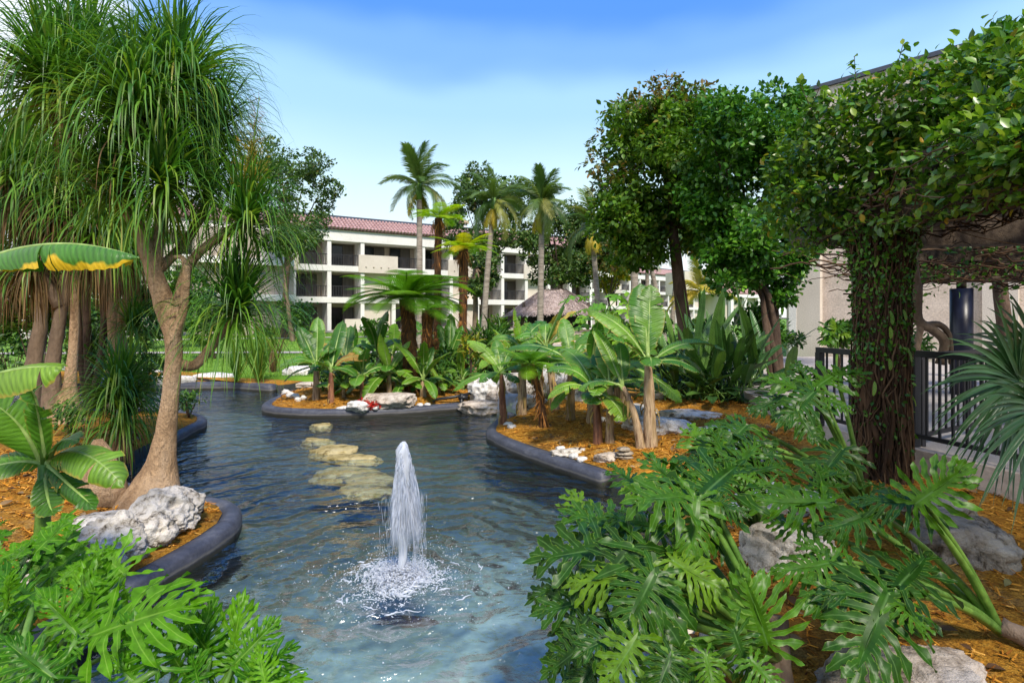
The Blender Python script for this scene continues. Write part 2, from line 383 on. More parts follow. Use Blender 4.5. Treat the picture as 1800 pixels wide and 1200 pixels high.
# ------------------------------------------------------------------ ground, water, lawn, paths
def heightgrid(xs, ys, fn):
    X, Y = np.meshgrid(xs, ys); Z = fn(X, Y); ny, nx = X.shape
    V = np.stack([X, Y, Z], -1).reshape(-1, 3)
    i = np.arange(ny - 1)[:, None] * nx; j = np.arange(nx - 1)[None]
    Fq = np.stack([i + j, i + j + 1, i + nx + j + 1, i + nx + j], -1).reshape(-1, 4)
    return V, Fq
def lawn_z(Y): return 0.30 + np.clip((np.asarray(Y, float) - 18) / 28, 0, 1) * 0.45
mb = MB(); mb.add(*heightgrid(np.linspace(-700, 700, 15), np.linspace(-300, 1100, 15), lambda x, y: x * 0 - 1.3))
single('ground', mb, M['soil'], 'wide level ground under the whole garden', None, kind='structure')
mb = MB()
xs = np.linspace(-16, 8, 49); ys = np.linspace(0.5, 24, 48)
mb.add(*heightgrid(xs, ys, lambda x, y: -0.32 - 0.45 * np.clip((y - 4.0) / 6, 0, 1) + 0.05 * np.sin(x * 1.7) * np.cos(y * 1.3)))
single('pond_bottom', mb, M['bottom'], 'pale mottled floor of the pond with the dimming of deep water painted in farther out', None, kind='structure')
mb = MB(); mb.add(*heightgrid(np.linspace(-16, 7, 24), np.linspace(0.6, 23, 24), lambda x, y: x * 0))
single('pond_water', mb, M['water'], 'clear rippled pond water round the fountain', None, kind='structure')
mb = MB(); ys = np.concatenate([[17.6], np.linspace(17.62, 48, 24), [70, 140, 300]])
V, Fq = heightgrid(np.linspace(-120, 120, 41), ys, lambda x, y: lawn_z(y) + 0.02 * np.sin(x) * np.sin(y * .7))
V[:41, 2] = -1.2; mb.add(V, Fq)
single('lawn', mb, M['lawn'], 'bright mown lawn between the pond and the hotel', None, kind='structure')
def path_strip(name, y0, y1, x0, x1, slope, label):
    mb = MB(); xs = np.linspace(x0, x1, 30)
    V = []
    for x in xs:
        for y in (y0 + slope * x, y1 + slope * x):
            V.append((x, y, float(lawn_z(y)) + 0.03))
    V = np.array(V); i = np.arange(29) * 2
    mb.add(V, np.stack([i, i + 2, i + 3, i + 1], -1))
    single(name, mb, M['path'], label, None, kind='structure')
path_strip('path', 27.0, 28.0, -24, -2, 0.04, 'pale garden path across the lawn near the pond')
path_strip('path', 43.6, 44.8, -24, 5, 0.30, 'pale pavement along the foot of the hotel')
path_strip('path', 31, 34, 0.5, 9, 0.02, 'pale paving in front of the thatched bar')

def resample(pts, n, closed=True):
    P = np.array(pts, float)
    if closed: P = np.vstack([P, P[:1]])
    # smooth a little: Catmull-Rom on the polygon
    dense = cpath(P, len(P) * 12); L = np.concatenate([[0], np.cumsum(np.linalg.norm(np.diff(dense, axis=0), axis=1))])
    s = np.linspace(0, L[-1], n + 1 if closed else n)
    o = np.stack([np.interp(s, L, dense[:, k]) for k in range(dense.shape[1])], -1)
    return o[:-1] if closed else o
def bed_height(f, dome, zed): return zed + dome * (1 - f ** 2)
BEDS = {}
def bed(name, pts, c, zed, dome, mat, label, seed=0, n=140, rings=16):
    O = resample(pts, n); c = np.array(c, float); mb = MB(); V = []
    V.append(np.column_stack([O, np.full(n, -1.25)]))
    fs = np.linspace(1, 0.04, rings)
    for f in fs:
        xy = c + (O - c) * f
        z = bed_height(f, dome, zed) + (0.10 * fbm(np.column_stack([xy * 1.3, np.full(n, 3.3)]), seed, 4) if f < 1 else 0)
        V.append(np.column_stack([xy, np.broadcast_to(z, (n,))]))
    V = np.concatenate(V); m = rings + 1
    i = np.arange(m - 1)[:, None] * n; j = np.arange(n)[None]; j2 = (j + 1) % n
    mb.add(V, [np.stack([i + j, i + j2, i + n + j2, i + n + j], -1).reshape(-1, 4), ((m - 1) * n + np.arange(n))[None]])
    BEDS[name + str(seed)] = (O, c, zed, dome)
    o = single(name, mb, mat, label, None, kind='structure'); o.data.materials.append(M['liner'])
    mi = np.zeros(len(o.data.polygons), np.int32); mi[:n] = 1; o.data.polygons.foreach_set('material_index', mi); return o
ISLE1 = [(-5.75, 13.9), (-5.5, 13.05), (-4.9, 12.62), (-3.8, 12.5), (-2.4, 12.85), (-1.1, 13.5), (-0.7, 14.2), (-0.6, 15.3), (-1.0, 16.8), (-2.5, 17.4), (-4.5, 17.4), (-5.5, 16.6), (-5.9, 15)]
ISLE2 = [(-0.28, 10.0), (0.15, 9.2), (0.75, 8.3), (1.32, 7.45), (1.6, 6.6), (1.7, 5.5), (1.45, 4.3), (1.05, 3.4), (0.7, 2.6), (0.7, 1.0), (3, 0.2), (7, 0.5), (9, 4), (12, 10), (11, 16), (7, 16.8), (3.5, 16.2), (1.6, 15.5), (0.9, 14.2), (0.6, 13.2), (0.25, 12.0), (-0.25, 10.9)]
LEFTB = [(-3.15, 3.2), (-3.05, 4.2), (-2.90, 5.2), (-2.94, 5.75), (-3.28, 6.18), (-4.3, 6.52), (-5.3, 7.3), (-5.7, 8.6), (-5.95, 10.3), (-6.2, 11.2), (-6.9, 11.9), (-9, 12.2), (-14, 12.2), (-16, 8), (-14, 2), (-8, 0.6), (-3.6, 1.2)]
FRONTB = [(-1.0, 0.4), (-1.05, 1.6), (-1.35, 2.3), (-2.2, 2.8), (-3.4, 3.2), (-5, 3), (-6, 1.5), (-4, 0.2)]
BACKL = [(-8.6, 17.3), (-6.9, 16.6), (-6.5, 17.5), (-6.8, 19), (-12, 20), (-20, 20), (-20, 16.5), (-12, 17.2)]
bed('mulch_bed', ISLE1, (-3.3, 15.0), 0.16, 0.24, M['mulch'], 'orange mulch bed of the island behind the fountain', 1)
bed('mulch_bed', ISLE2, (4.3, 8.2), 0.16, 0.36, M['mulch'], 'orange mulch bed of the right bank with banana stems', 2, n=200, rings=22)
bed('mulch_bed', LEFTB, (-7, 6.2), 0.17, 0.30, M['mulch'], 'orange mulch bed on the left bank under the ponytail palms', 3)
bed('mulch_bed', FRONTB, (-3, 1.6), 0.15, 0.3, M['soil'], 'dark planting bed under the bottom left philodendron', 4)
bed('mulch_bed', BACKL, (-13, 18.4), 0.18, 0.2, M['mulch'], 'orange mulch bed along the far shore', 5)
def bed_z(key, x, y):
    O, c, zed, dome = BEDS[key]; p = np.array([x, y]); v = p - c; ang = np.arctan2(*(O - c).T[::-1]); a = np.arctan2(v[1], v[0])
    k = np.argmin(np.abs((ang - a + PI) % (2 * PI) - PI)); f = np.linalg.norm(v) / max(np.linalg.norm(O[k] - c), 1e-6)
    return float(bed_height(min(f, 1), dome, zed)), f
# edging: fat dark half-round pipe
def edging(pts, label, r=0.105, z=0.075):
    P = resample(pts, len(pts) * 7, closed=False); n = len(P)
    P = np.column_stack([P, np.full(n, z)])
    T = nrm(np.gradient(P, axis=0)); S = np.cross(T, A3(0, 0, 1))
    a = np.linspace(0, 2 * PI, 15)[:-1]
    prof = np.stack([np.cos(a) * r * 1.05, np.where(np.sin(a) > 0, np.abs(np.sin(a)) ** 0.75 * r, np.sin(a) * r * 2.4)], -1)
    V = P[:, None] + S[:, None] * prof[None, :, :1] + A3(0, 0, 1) * prof[None, :, 1:]
    k = len(a); i = np.arange(n - 1)[:, None] * k; j = np.arange(k)[None]; j2 = (j + 1) % k
    mb = MB(); mb.add(V.reshape(-1, 3), [np.stack([i + j, i + j2, i + k + j2, i + k + j], -1).reshape(-1, 4), np.arange(k)[None][:, ::-1], ((n - 1) * k + np.arange(k))[None]])
    rt = thing('pond_edging', label, 'edging', tuple(P[0]), 'dark rounded pond edging'); part('pipe_wall', mb, M['rubber'], rt)
    # welded joints and the stiffening ridge at the inner side
    for s in range(6, n - 4, 9):
        q = MB(); ring = V[s] + (V[s] - P[s]) * 0.035; ring2 = V[s] + (V[s] - P[s]) * 0.035 + T[s] * 0.03
        j = np.arange(k); q.add(np.vstack([ring, ring2]), np.stack([j, (j + 1) % k, k + (j + 1) % k, k + j], -1))
        part('joint', q, M['rubber'], rt)
    lip = MB(); lp = P - S * r * 0.95 + A3(0, 0, r * 0.55); lip.add(*tube(lp, 0.028, 6)); part('inner_lip', lip, M['rubber'], rt)
    return rt
edging([(-6.0, 15.6), (-5.9, 14.6), (-5.85, 13.9), (-5.6, 13.0), (-4.95, 12.52), (-3.8, 12.38), (-2.4, 12.72), (-1.05, 13.4)], 'dark rounded edging curving along the front of the island behind the fountain')
edging([(-0.05, 11.9), (-0.28, 11.0), (-0.36, 10.2), (-0.22, 9.75), (0.08, 9.1), (0.66, 8.2), (1.22, 7.4)], 'dark rounded edging of the banana bed right of the fountain')
edging([(-3.18, 3.0), (-3.0, 4.2), (-2.84, 5.2), (-2.88, 5.8), (-3.22, 6.25), (-4.2, 6.62), (-4.9, 7.0)], 'dark rounded edging round the limestone rocks at the near left bank')
edging([(-5.75, 9.4), (-5.95, 10.4), (-6.12, 11.2), (-6.8, 11.95), (-8, 12.3), (-10, 12.3)], 'short curve of dark edging behind the leaning palm trunk')
edging([(-12.5, 17.05), (-10, 17.0), (-8.4, 17.1), (-6.9, 16.5)], 'straight dark edging along the far shore below the lawn', 0.17, 0.06)

# ------------------------------------------------------------------ the hotel
class Bld:
    def __init__(self, root): self.r = root; self.cache = {}
    def box(self, name, m, *b, bev=0.0):
        mb = MB(); mb.add(*box(*b)); return part(name, mb, m, self.r, smooth=False, world=False)
    def sub(self, name, m, par, *b):
        mb = MB(); mb.add(*box(*b)); return part(name, mb, m, par, smooth=False, world=False)
def railing_mesh(u0, u1, v, z0, h=1.0, step=0.14):
    mb = MB()
    mb.add(*box(u0, u1, v - 0.03, v + 0.03, z0 + h - 0.06, z0 + h)); mb.add(*box(u0, u1, v - 0.02, v + 0.02, z0 + 0.06, z0 + 0.11))
    for u in np.arange(u0 + 0.07, u1 - 0.02, step): mb.add(*box(u - 0.024, u + 0.024, v - 0.02, v + 0.02, z0 + 0.11, z0 + h - 0.06))
    return mb
def tile_roof(u0, u1, v0, z0, v1, z1, pitch=0.32, rows=5):
    mb = MB(); n = int((u1 - u0) / pitch); a = np.linspace(0, PI, 6)
    for r in range(rows):
        f0, f1 = r / rows, (r + 1) / rows + 0.03
        for k in range(n):
            u = u0 + (k + 0.5) * pitch; V = []
            for f, lift in ((f0, 0.05), (f1, 0.02)):
                vv = v0 + (v1 - v0) * f; zz = z0 + (z1 - z0) * f + lift
                V += [(u + math.cos(t) * pitch * 0.46, vv - 0.3 * math.sin(t) * 0.16, zz + math.sin(t) * 0.16) for t in a]
            V = np.array(V); i = np.arange(5)
            mb.add(V, [np.stack([i, i + 6, i + 7, i + 1], -1), np.array([[5, 4, 3, 2, 1, 0]])])
    return mb
def hotel(name, label, O, ang, bays, zg, floors=3, storey=2.77, w=2.93, detail=True, roof=True, wide=(2,), period=3, left=0):
    rt = thing(name, label, 'hotel', (O[0], O[1], zg), None, ang); B = Bld(rt)
    L = bays * w; u0 = -left * w; D = 1.9
    zt = storey * floors + 0.15
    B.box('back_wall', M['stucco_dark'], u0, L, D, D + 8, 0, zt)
    for f in range(1, floors):
        B.box('balcony_slab', M['trim'], u0 - 0.05, L, -0.05, D - 0.002, f * storey - 0.28, f * storey + 0.22)
    B.box('fascia', M['trim'], u0 - 0.08, L + 0.08, -0.08, D - 0.004, zt - 0.55, zt + 0.42)
    B.box('plinth', M['path'], u0, L, -0.6, D - 0.003, -0.5, 0.06)
    for b in range(-left, bays + 1):
        for f in range(floors):
            z0 = 0.06 if f == 0 else f * storey + 0.22; z1 = (f + 1) * storey - 0.28 if f < floors - 1 else zt - 0.55
            kind = b % period
            if f == 2 and kind == 0 and b % (2 * period) != 0: continue
            B.box('column', M['trim'], b * w - 0.17, b * w + 0.17, 0.0, D - 0.006 if kind else 0.36, z0, z1)
    door = None; rng = RNG(5)
    for b in range(-left, bays):
        kind = b % period
        for f in range(floors):
            z0 = 0.06 if f == 0 else f * storey + 0.22
            a0, a1 = b * w + 0.17, (b + 1) * w - 0.17
            if kind in [k % period for k in wide]:
                if f == 2:
                    B.box('parapet', M['stucco'], a0 - 0.55, a1 + 0.5, -0.14, 0.12, z0 - 0.55, z0 + 1.05)
                    if detail:
                        for k in range(4):
                            q = MB(); q.add(*tube([(a0 + 0.1 + k * 0.7, -0.2, z0 - 0.05), (a0 + 0.1 + k * 0.7, -0.13, z0 - 0.02)], 0.06, 8)); part('scupper', q, M['stucco_dark'], rt, world=False)
                elif f == 1: B.box('recess_wall', M['stucco'], a0, a1, 0.7, D - 0.008, z0, z0 + storey - 0.5)
                else: B.box('recess_wall', M['stucco'], a0, a1, 0.5, D - 0.008, z0, z0 + storey - 0.34)
                if f < 2: continue
            # sliding door: frame, dark glass, curtain behind the fixed half
            dl = a0 + (0.06 if kind == 0 else 0.42); dr = dl + 2.05; dz = z0 + 2.05
            fr = B.box('sliding_door', M['frame'], dl, dr, D - 0.1, D - 0.01, z0, dz)
            mid = dl + 1.05
            B.sub('pane', M['glass'], fr, dl + 0.06, mid - 0.03, D - 0.125, D - 0.102, z0 + 0.06, dz - 0.06)
            B.sub('curtain', M['curtain'], fr, mid + 0.03, dr - 0.06, D - 0.12, D - 0.101, z0 + 0.06, dz - 0.06)
            if f > 0:
                ra, rb = (a0, a1)
                if f == 2 and (b + 1) % period in [k % period for k in wide]: rb = a1 - 0.2
                mbk = railing_mesh(ra, rb, 0.08, z0); part('balcony_railing', mbk, M['railgrey'], rt, smooth=False, world=False)
            elif kind == 1:
                B.box('patio_wall', M['stucco'], a0 + 1.2, a1, 0.0, 0.2, z0, z0 + 1.0)
    if roof:
        part('roof_tiles', tile_roof(u0 - 0.1, L + 0.1, -0.35, zt + 0.44, 1.9, zt + 1.65), M['rooftile'], rt, kind='stuff', world=False)
        mb = MB(); V = [(u0 - .1, -0.3, zt + 0.43), (L + .1, -0.3, zt + 0.43), (L + .1, 1.95, zt + 1.62), (u0 - .1, 1.95, zt + 1.62), (u0 - .1, 1.95, zt + 0.43), (L + .1, 1.95, zt + 0.43)]
        mb.add(V, [np.array([[0, 1, 2, 3], [3, 2, 5, 4]])]); part('roof_deck', mb, M['rooftile'], rt, smooth=False, world=False)
        B.box('roof_cap', M['flash'], u0 - .15, L + .15, 1.9, 2.5, zt + 1.55, zt + 2.0)
    return rt, B
HA = math.atan2(12.3, 19.9)
h1, B1 = hotel('hotel_building', 'three storey beige hotel wing with balconies and clay tile roof behind the island', (-18.4, 48.0), HA, 11, 0.86, left=6)
# chimney
for nm, m_, b in (('chimney', M['trim'], (16.2, 17.9, 3.0, 4.6, 8.5, 11.0)), ('chimney_cap', M['rooftile'], (16.05, 18.05, 2.85, 4.75, 11.0, 11.35))): B1.box(nm, m_, *b)
for k in range(3): B1.box('chimney_vent', M['stucco_dark'], 16.5, 17.6, 2.96, 2.998, 9.9 + k * 0.3, 10.05 + k * 0.3)
# stepped-forward block at the left of the facade
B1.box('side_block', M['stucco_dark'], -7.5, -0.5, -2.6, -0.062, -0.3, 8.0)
for f in (1, 2): B1.box('side_balcony_slab', M['trim'], -9, -0.62, -3.4, -2.604, f * 2.77 - 0.28, f * 2.77 + 0.22)
B1.box('side_parapet', M['stucco'], -3.0, -0.45, -3.0, -2.61, 5.78, 7.0)
h2, B2 = hotel('hotel_building', 'distant hotel wing with red tile roof seen between the palm trunks', (12.0, 93.0), math.atan2(9, 10.5), 15, 0.9, left=0, detail=False)
h3 = thing('annex_building', 'low annex with small red tile roof beyond the bird of paradise clump', 'annex', (33.0, 88.0, 0.9), None, 0.35); B3 = Bld(h3)
B3.box('wall', M['stucco'], 0, 9, 0, 5, -0.5, 4.6); part('roof_tiles', tile_roof(-.2, 9.2, -0.6, 4.62, 1.6, 6.0), M['rooftile'], h3, kind='stuff', world=False)
for k in range(3): B3.box('column', M['trim'], 0.3 + k * 2.6, 0.8 + k * 2.6, -0.9, -0.3, -0.4, 4.5)
B3.box('eave_beam', M['trim'], 0, 9, -1.0, -0.004, 4.1, 4.6); B3.box('doorway', M['glass'], 1.2, 2.6, -0.08, -0.003, 0, 2.4)
B3.box('upper_wall', M['stucco'], -6, 9, 2, 7, 4.7, 8.2)

# ------------------------------------------------------------------ big wall at the right
RW = thing('side_building', 'tall blank beige stucco building with pilasters behind the vine pergola', 'building', (11.0, 22.0, 0.5), None, math.atan2(-3.25, 2.9)); BR = Bld(RW)
BR.box('wall', M['pinkwall'], -0.28, 26, 0.25, 9, -1.0, 9.95)
BR.box('wing_wall', M['stucco'], -0.75, -0.282, 0.9, 9, -1.0, 9.3)
for k in range(5): BR.box('pilaster', M['stucco'], 0.0 + k * 5.6, 0.85 + k * 5.6, 0.0, 0.248, -1.0, 9.4)
BR.box('corner_trim', M['trim'], -0.28, -0.002, -0.02, 0.246, -1.0, 9.4)
BR.box('parapet', M['stucco'], -0.4, 26.1, -0.05, 0.6, 9.402, 10.2); BR.box('coping', M['flash'], -0.5, 26.2, -0.15, 0.7, 10.202, 10.35)

# ------------------------------------------------------------------ patio, low wall, railing
mb = MB(); PO = [(4.42, 6.3), (4.85, 5.0), (5.3, 3.5), (5.6, 2.0), (14, 2.0), (18, 12), (12, 21), (6.2, 21), (4.7, 12.0), (4.2, 8.2)]
n = len(PO); mb.add([(x, y, 0.7) for x, y in PO] + [(x, y, -0.6) for x, y in PO], [np.arange(n)[None], np.stack([np.arange(n), (np.arange(n) + 1) % n, n + (np.arange(n) + 1) % n, n + np.arange(n)], -1)[:, ::-1]])
single('patio', mb, M['path'], 'pale concrete patio behind the black railing', None, kind='structure', smooth=False)
def quadbox(p, q, th, z0, z1):   # a wall from p to q
    p = np.array(p, float); q = np.array(q, float); d = nrm(q - p); s = A3(d[1], -d[0])[:2] * th
    c = [p, q, q + s, p + s]
    return np.array([(x, y, z0) for x, y in c] + [(x, y, z1) for x, y in c]), BOXF
lw = thing('low_wall', 'rough pale low wall under the black railing', 'wall', (4.4, 6.2, 0.0)); mb = MB()
mb.add(*quadbox((4.37, 6.38), (5.55, 2.2), -0.2, -0.2, 0.74)); part('wall_body', mb, M['pinkwall'], lw, smooth=False)
def railing(label, p, q, zb, n, gap=0.1, posts=(0, 1)):
    p = np.array(p, float); q = np.array(q, float); rt = thing('railing', label, 'railing', (p[0], p[1], zb), 'black patio railings')
    L = np.linalg.norm(q - p); d = (q - p) / L; ang = math.atan2(d[1], d[0]); c, s = math.cos(ang), math.sin(ang); R = np.array([[c, -s, 0], [s, c, 0], [0, 0, 1]])
    def bx(nm, *b):
        V, Fq = box(*b); mb = MB(); mb.add(V @ R.T + A3(p[0], p[1], zb), Fq); return part(nm, mb, M['iron'], rt, smooth=False)
    bx('top_rail', -0.04, L + 0.04, -0.035, 0.035, 1.0, 1.07); bx('bottom_rail', 0.03, L - 0.03, -0.022, 0.022, 0.10, 0.145)
    for f in posts: bx('post', f * L - 0.042, f * L + 0.042, -0.042, 0.042, 0.0, 1.0)
    for k in range(1, n): u = L * k / n; bx('baluster', u - 0.011, u + 0.011, -0.011, 0.011, 0.147, 0.998)
    return rt
railing('black railing on the low pale wall beside the fan palm', (4.50, 6.36), (5.62, 2.6), 0.745, 28, posts=(0, 0.45, 0.8))
railing('short black railing ending in a post left of the vine covered column', (4.22, 7.8), (4.42, 6.75), 0.7, 8)
railing('black railing far across the patio behind the navy post', (4.7, 6.55), (8.2, 8.6), 0.7, 26, posts=(0, 0.5, 1))
pt = Q(1690, 500, 10.9); mb = MB()
rt = thing('pergola_post', 'thick round navy post under the far pergola beam', 'post', (pt[0], pt[1], 0.7))
mb.add(*tube([(pt[0], pt[1], 0.7), (pt[0], pt[1], 2.72)], 0.185, 24)); part('sleeve', mb, M['postblue'], rt)
mb = MB(); mb.add(*tube([(pt[0], pt[1], 2.72), (pt[0], pt[1], 2.85)], 0.08, 12)); part('neck', mb, M['wood'], rt)

# ------------------------------------------------------------------ thatched bar
HX, HY = 2.6, 35.0
hut = thing('thatched_hut', 'round edged tiki bar hut with shaggy palm thatch roof', 'hut', (HX, HY, 0.45))
rng = RNG(11)
def thatch_pt(a, t):   # a: angle, t: 0 ridge .. 1 eave
    rx, ry = 0.75 + t * 2.1, 0.1 + t * 2.4
    x = np.sign(np.cos(a)) * np.abs(np.cos(a)) ** 0.6 * rx; y = np.sign(np.sin(a)) * np.abs(np.sin(a)) ** 0.6 * ry
    return np.stack([HX + x, HY + y, 3.78 - 1.45 * t ** 1.05 + 0 * x], -1)
mb = MB(); a = np.linspace(0, 2 * PI, 64, endpoint=False); rows = []
for t in np.linspace(0, 1, 14): rows.append(thatch_pt(a, np.full(64, t)) + rng.normal(0, 0.03, (64, 3)))
V = np.concatenate(rows); i = np.arange(13)[:, None] * 64; j = np.arange(64)[None]
mb.add(V, [np.stack([i + j, i + (j + 1) % 64, i + 64 + (j + 1) % 64, i + 64 + j], -1).reshape(-1, 4), np.arange(64)[None]]); part('roof', mb, M['thatch'], hut)
mb = MB(); n = 5200; aa = rng.uniform(0, 2 * PI, n); tt = np.where(rng.random(n) < .3, rng.uniform(.9, 1, n), rng.uniform(0.02, 1.0, n))
p0 = thatch_pt(aa, tt); dd = nrm(thatch_pt(aa + rng.normal(0, .03, n), tt + 0.08) - p0); dd[:, 2] -= 0.1
TV = [(-.5, 0, 0), (.5, 0, 0), (.3, 1, 0.12), (-.3, 1, 0.12)]
scatter(mb, TV, np.array([[0, 1, 2, 3]]), p0 + A3(0, 0, 0.02), frames(dd, nrm(p0 - A3(HX, HY, 2.0)) + runit(rng, n) * .3), np.stack([np.full(n, .03), rng.uniform(.25, .5, n), np.full(n, .5)], -1))
part('thatch_fringe', mb, M['thatch'], hut, kind='stuff')
for k in range(9):
    x = HX - 0.7 + k * 0.18; mb = MB(); mb.add(*tube([(x + 0.12, HY - .25, 3.66), (x - 0.02, HY, 3.86), (x - 0.16, HY + .25, 3.66)], 0.03, 5)); part('ridge_pole', mb, M['wood'], hut)
for sx in (-1, 1):
    for sy in (-1, 1):
        mb = MB(); mb.add(*tube([(HX + sx * 2.0, HY + sy * 1.6, 0.4), (HX + sx * 1.9, HY + sy * 1.5, 3.0)], 0.09, 8)); part('post', mb, M['wood'], hut)
mb = MB(); mb.add(*box(HX - 1.7, HX + 2.2, HY - 1.9, HY - 1.5, 0.4, 1.42)); part('bar_front', mb, M['pinkwall'], hut, smooth=False)
mb = MB(); mb.add(*box(HX - 1.85, HX + 2.35, HY - 2.1, HY - 1.45, 1.423, 1.50)); part('counter', mb, M['trim'], hut, smooth=False)
mb = MB(); mb.add(*box(HX - 1.6, HX + 2.0, HY + 0.9, HY + 1.1, 0.4, 2.6)); part('back_bar', mb, M['black'], hut, smooth=False)
# ------------------------------------------------------------------ leaf and bark materials
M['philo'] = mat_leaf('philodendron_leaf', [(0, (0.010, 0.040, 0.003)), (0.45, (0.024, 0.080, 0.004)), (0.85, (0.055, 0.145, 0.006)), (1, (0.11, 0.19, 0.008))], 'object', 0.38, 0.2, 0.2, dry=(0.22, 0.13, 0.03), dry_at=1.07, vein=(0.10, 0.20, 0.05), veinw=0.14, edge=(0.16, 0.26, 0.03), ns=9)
M['philo_lit'] = mat_leaf('lit_philodendron_leaf', [(0, (0.030, 0.125, 0.004)), (0.5, (0.070, 0.205, 0.005)), (1, (0.12, 0.29, 0.008))], 'object', 0.40, 0.2, 0.34, vein=(0.22, 0.40, 0.05), veinw=0.14, ns=9)  # brighter copy of the philodendron leaf, sunlight put into the colour
M['petiole'] = mat_noise('green_petiole', (0.06, 0.14, 0.02), (0.13, 0.24, 0.04), 5, 0.4, 0.1)
M['banana'] = mat_leaf('banana_leaf', [(0, (0.035, 0.125, 0.010)), (0.5, (0.060, 0.175, 0.012)), (1, (0.11, 0.235, 0.016))], 'object', 0.38, 0.45, 0.28, vein=(0.22, 0.34, 0.08), veinw=0.04, stripes=170, edge=(0.26, 0.26, 0.04), ns=2)
M['banana_light'] = mat_leaf('pale_banana_leaf', [(0, (0.09, 0.22, 0.02)), (1, (0.19, 0.34, 0.035))], 'object', 0.4, 0.45, 0.35, vein=(0.35, 0.42, 0.1), veinw=0.05, stripes=170, edge=(0.40, 0.30, 0.05), ns=2)
M['banana_patch'] = mat_leaf('yellow_patched_banana_leaf', [(0, (0.05, 0.17, 0.02)), (1, (0.06, 0.19, 0.02))], 'object', 0.38, 0.45, 0.25, vein=(0.30, 0.42, 0.12), veinw=0.05, stripes=150, patches=((0.75, 0.48, 0.02), (0.30, 0.09, 0.02)), ns=2)
M['banana_dry'] = mat_leaf('dry_banana_leaf', [(0, (0.20, 0.11, 0.04)), (0.5, (0.36, 0.24, 0.06)), (1, (0.45, 0.36, 0.08))], 'object', 0.7, 0.2, 0.3, vein=(0.35, 0.25, 0.1), veinw=0.05, stripes=120)
M['midrib'] = mat_noise('banana_midrib', (0.18, 0.28, 0.06), (0.30, 0.40, 0.12), 4, 0.4, 0.1)
M['sheath'] = mat_noise('banana_sheath', (0.16, 0.085, 0.04), (0.46, 0.33, 0.20), 3, 0.7, 0.6, 12, 0.02, stretch=(5, 5, 0.8), c3=(0.25, 0.17, 0.08))
M['sheath_red'] = mat_noise('red_banana_sheath', (0.10, 0.035, 0.02), (0.32, 0.15, 0.08), 3, 0.6, 0.5, 12, 0.02, stretch=(5, 5, 0.8))
M['strap'] = mat_leaf('ponytail_leaf', [(0, (0.026, 0.095, 0.013)), (0.45, (0.058, 0.165, 0.018)), (0.85, (0.11, 0.235, 0.022)), (1, (0.19, 0.28, 0.03))], 'island', 0.42, 0.35, 0.3, dry=(0.24, 0.19, 0.035), dry_at=1.04, mottle=0.2, ns=3)
M['strap_low'] = mat_leaf('older_ponytail_leaf', [(0, (0.05, 0.15, 0.016)), (0.6, (0.12, 0.25, 0.022)), (0.94, (0.21, 0.31, 0.03)), (1, (0.28, 0.25, 0.05))], 'island', 0.45, 0.35, 0.32, dry=(0.28, 0.22, 0.05), dry_at=1.03, mottle=0.2, ns=3)
M['strap_dry'] = mat_leaf('dead_ponytail_leaf', [(0, (0.09, 0.055, 0.03)), (0.5, (0.19, 0.115, 0.055)), (0.8, (0.28, 0.18, 0.08)), (1, (0.12, 0.15, 0.04))], 'island', 0.8, 0.15, 0.15, mottle=0.2, ns=3)
M['fern'] = mat_leaf('tree_fern_frond', [(0, (0.085, 0.22, 0.012)), (1, (0.19, 0.37, 0.018))], 'object', 0.55, 0.25, 0.4, ns=3)
M['fern_yellow'] = mat_leaf('yellow_green_frond', [(0, (0.20, 0.36, 0.008)), (0.7, (0.34, 0.46, 0.010)), (1, (0.55, 0.42, 0.015))], 'object', 0.55, 0.25, 0.45, ns=2)
M['palm'] = mat_leaf('coconut_frond', [(0, (0.05, 0.11, 0.022)), (0.7, (0.13, 0.20, 0.04)), (1, (0.27, 0.26, 0.06))], 'object', 0.42, 0.45, 0.22, ns=2)
M['palm_yellow'] = mat_leaf('yellowing_palm_frond', [(0, (0.30, 0.28, 0.03)), (1, (0.50, 0.36, 0.03))], 'object', 0.5, 0.4, 0.3, ns=2)
M['fanpalm'] = mat_leaf('fan_palm_leaf', [(0, (0.022, 0.075, 0.028)), (1, (0.05, 0.12, 0.04))], 'island', 0.30, 0.55, 0.15, ns=5)
M['bop'] = mat_leaf('bird_of_paradise_leaf', [(0, (0.026, 0.075, 0.020)), (0.6, (0.050, 0.125, 0.030)), (1, (0.10, 0.20, 0.04))], 'object', 0.30, 0.5, 0.14, vein=(0.14, 0.22, 0.07), veinw=0.05, stripes=110, ns=3)
M['tree_leaf'] = mat_leaf('broad_tree_leaf', [(0, (0.042, 0.105, 0.010)), (0.5, (0.080, 0.175, 0.014)), (0.9, (0.14, 0.25, 0.02)), (1, (0.20, 0.17, 0.025))], 'island', 0.45, 0.3, 0.3, ns=1.2)
M['tree_leaf_red'] = mat_leaf('russet_tree_leaf', [(0, (0.05, 0.085, 0.014)), (0.5, (0.10, 0.12, 0.02)), (0.85, (0.18, 0.12, 0.03)), (1, (0.24, 0.12, 0.04))], 'island', 0.5, 0.4, 0.22, ns=1.2)
M['bg_leaf'] = mat_leaf('distant_tree_leaf', [(0, (0.030, 0.070, 0.016)), (0.5, (0.058, 0.115, 0.022)), (0.9, (0.10, 0.17, 0.03)), (1, (0.17, 0.13, 0.03))], 'island', 0.5, 0.35, 0.22, ns=1.0)
M['ficus'] = mat_leaf('glossy_ficus_leaf', [(0, (0.026, 0.100, 0.010)), (0.6, (0.055, 0.165, 0.014)), (1, (0.12, 0.26, 0.020))], 'island', 0.34, 0.35, 0.25, ns=1.5)
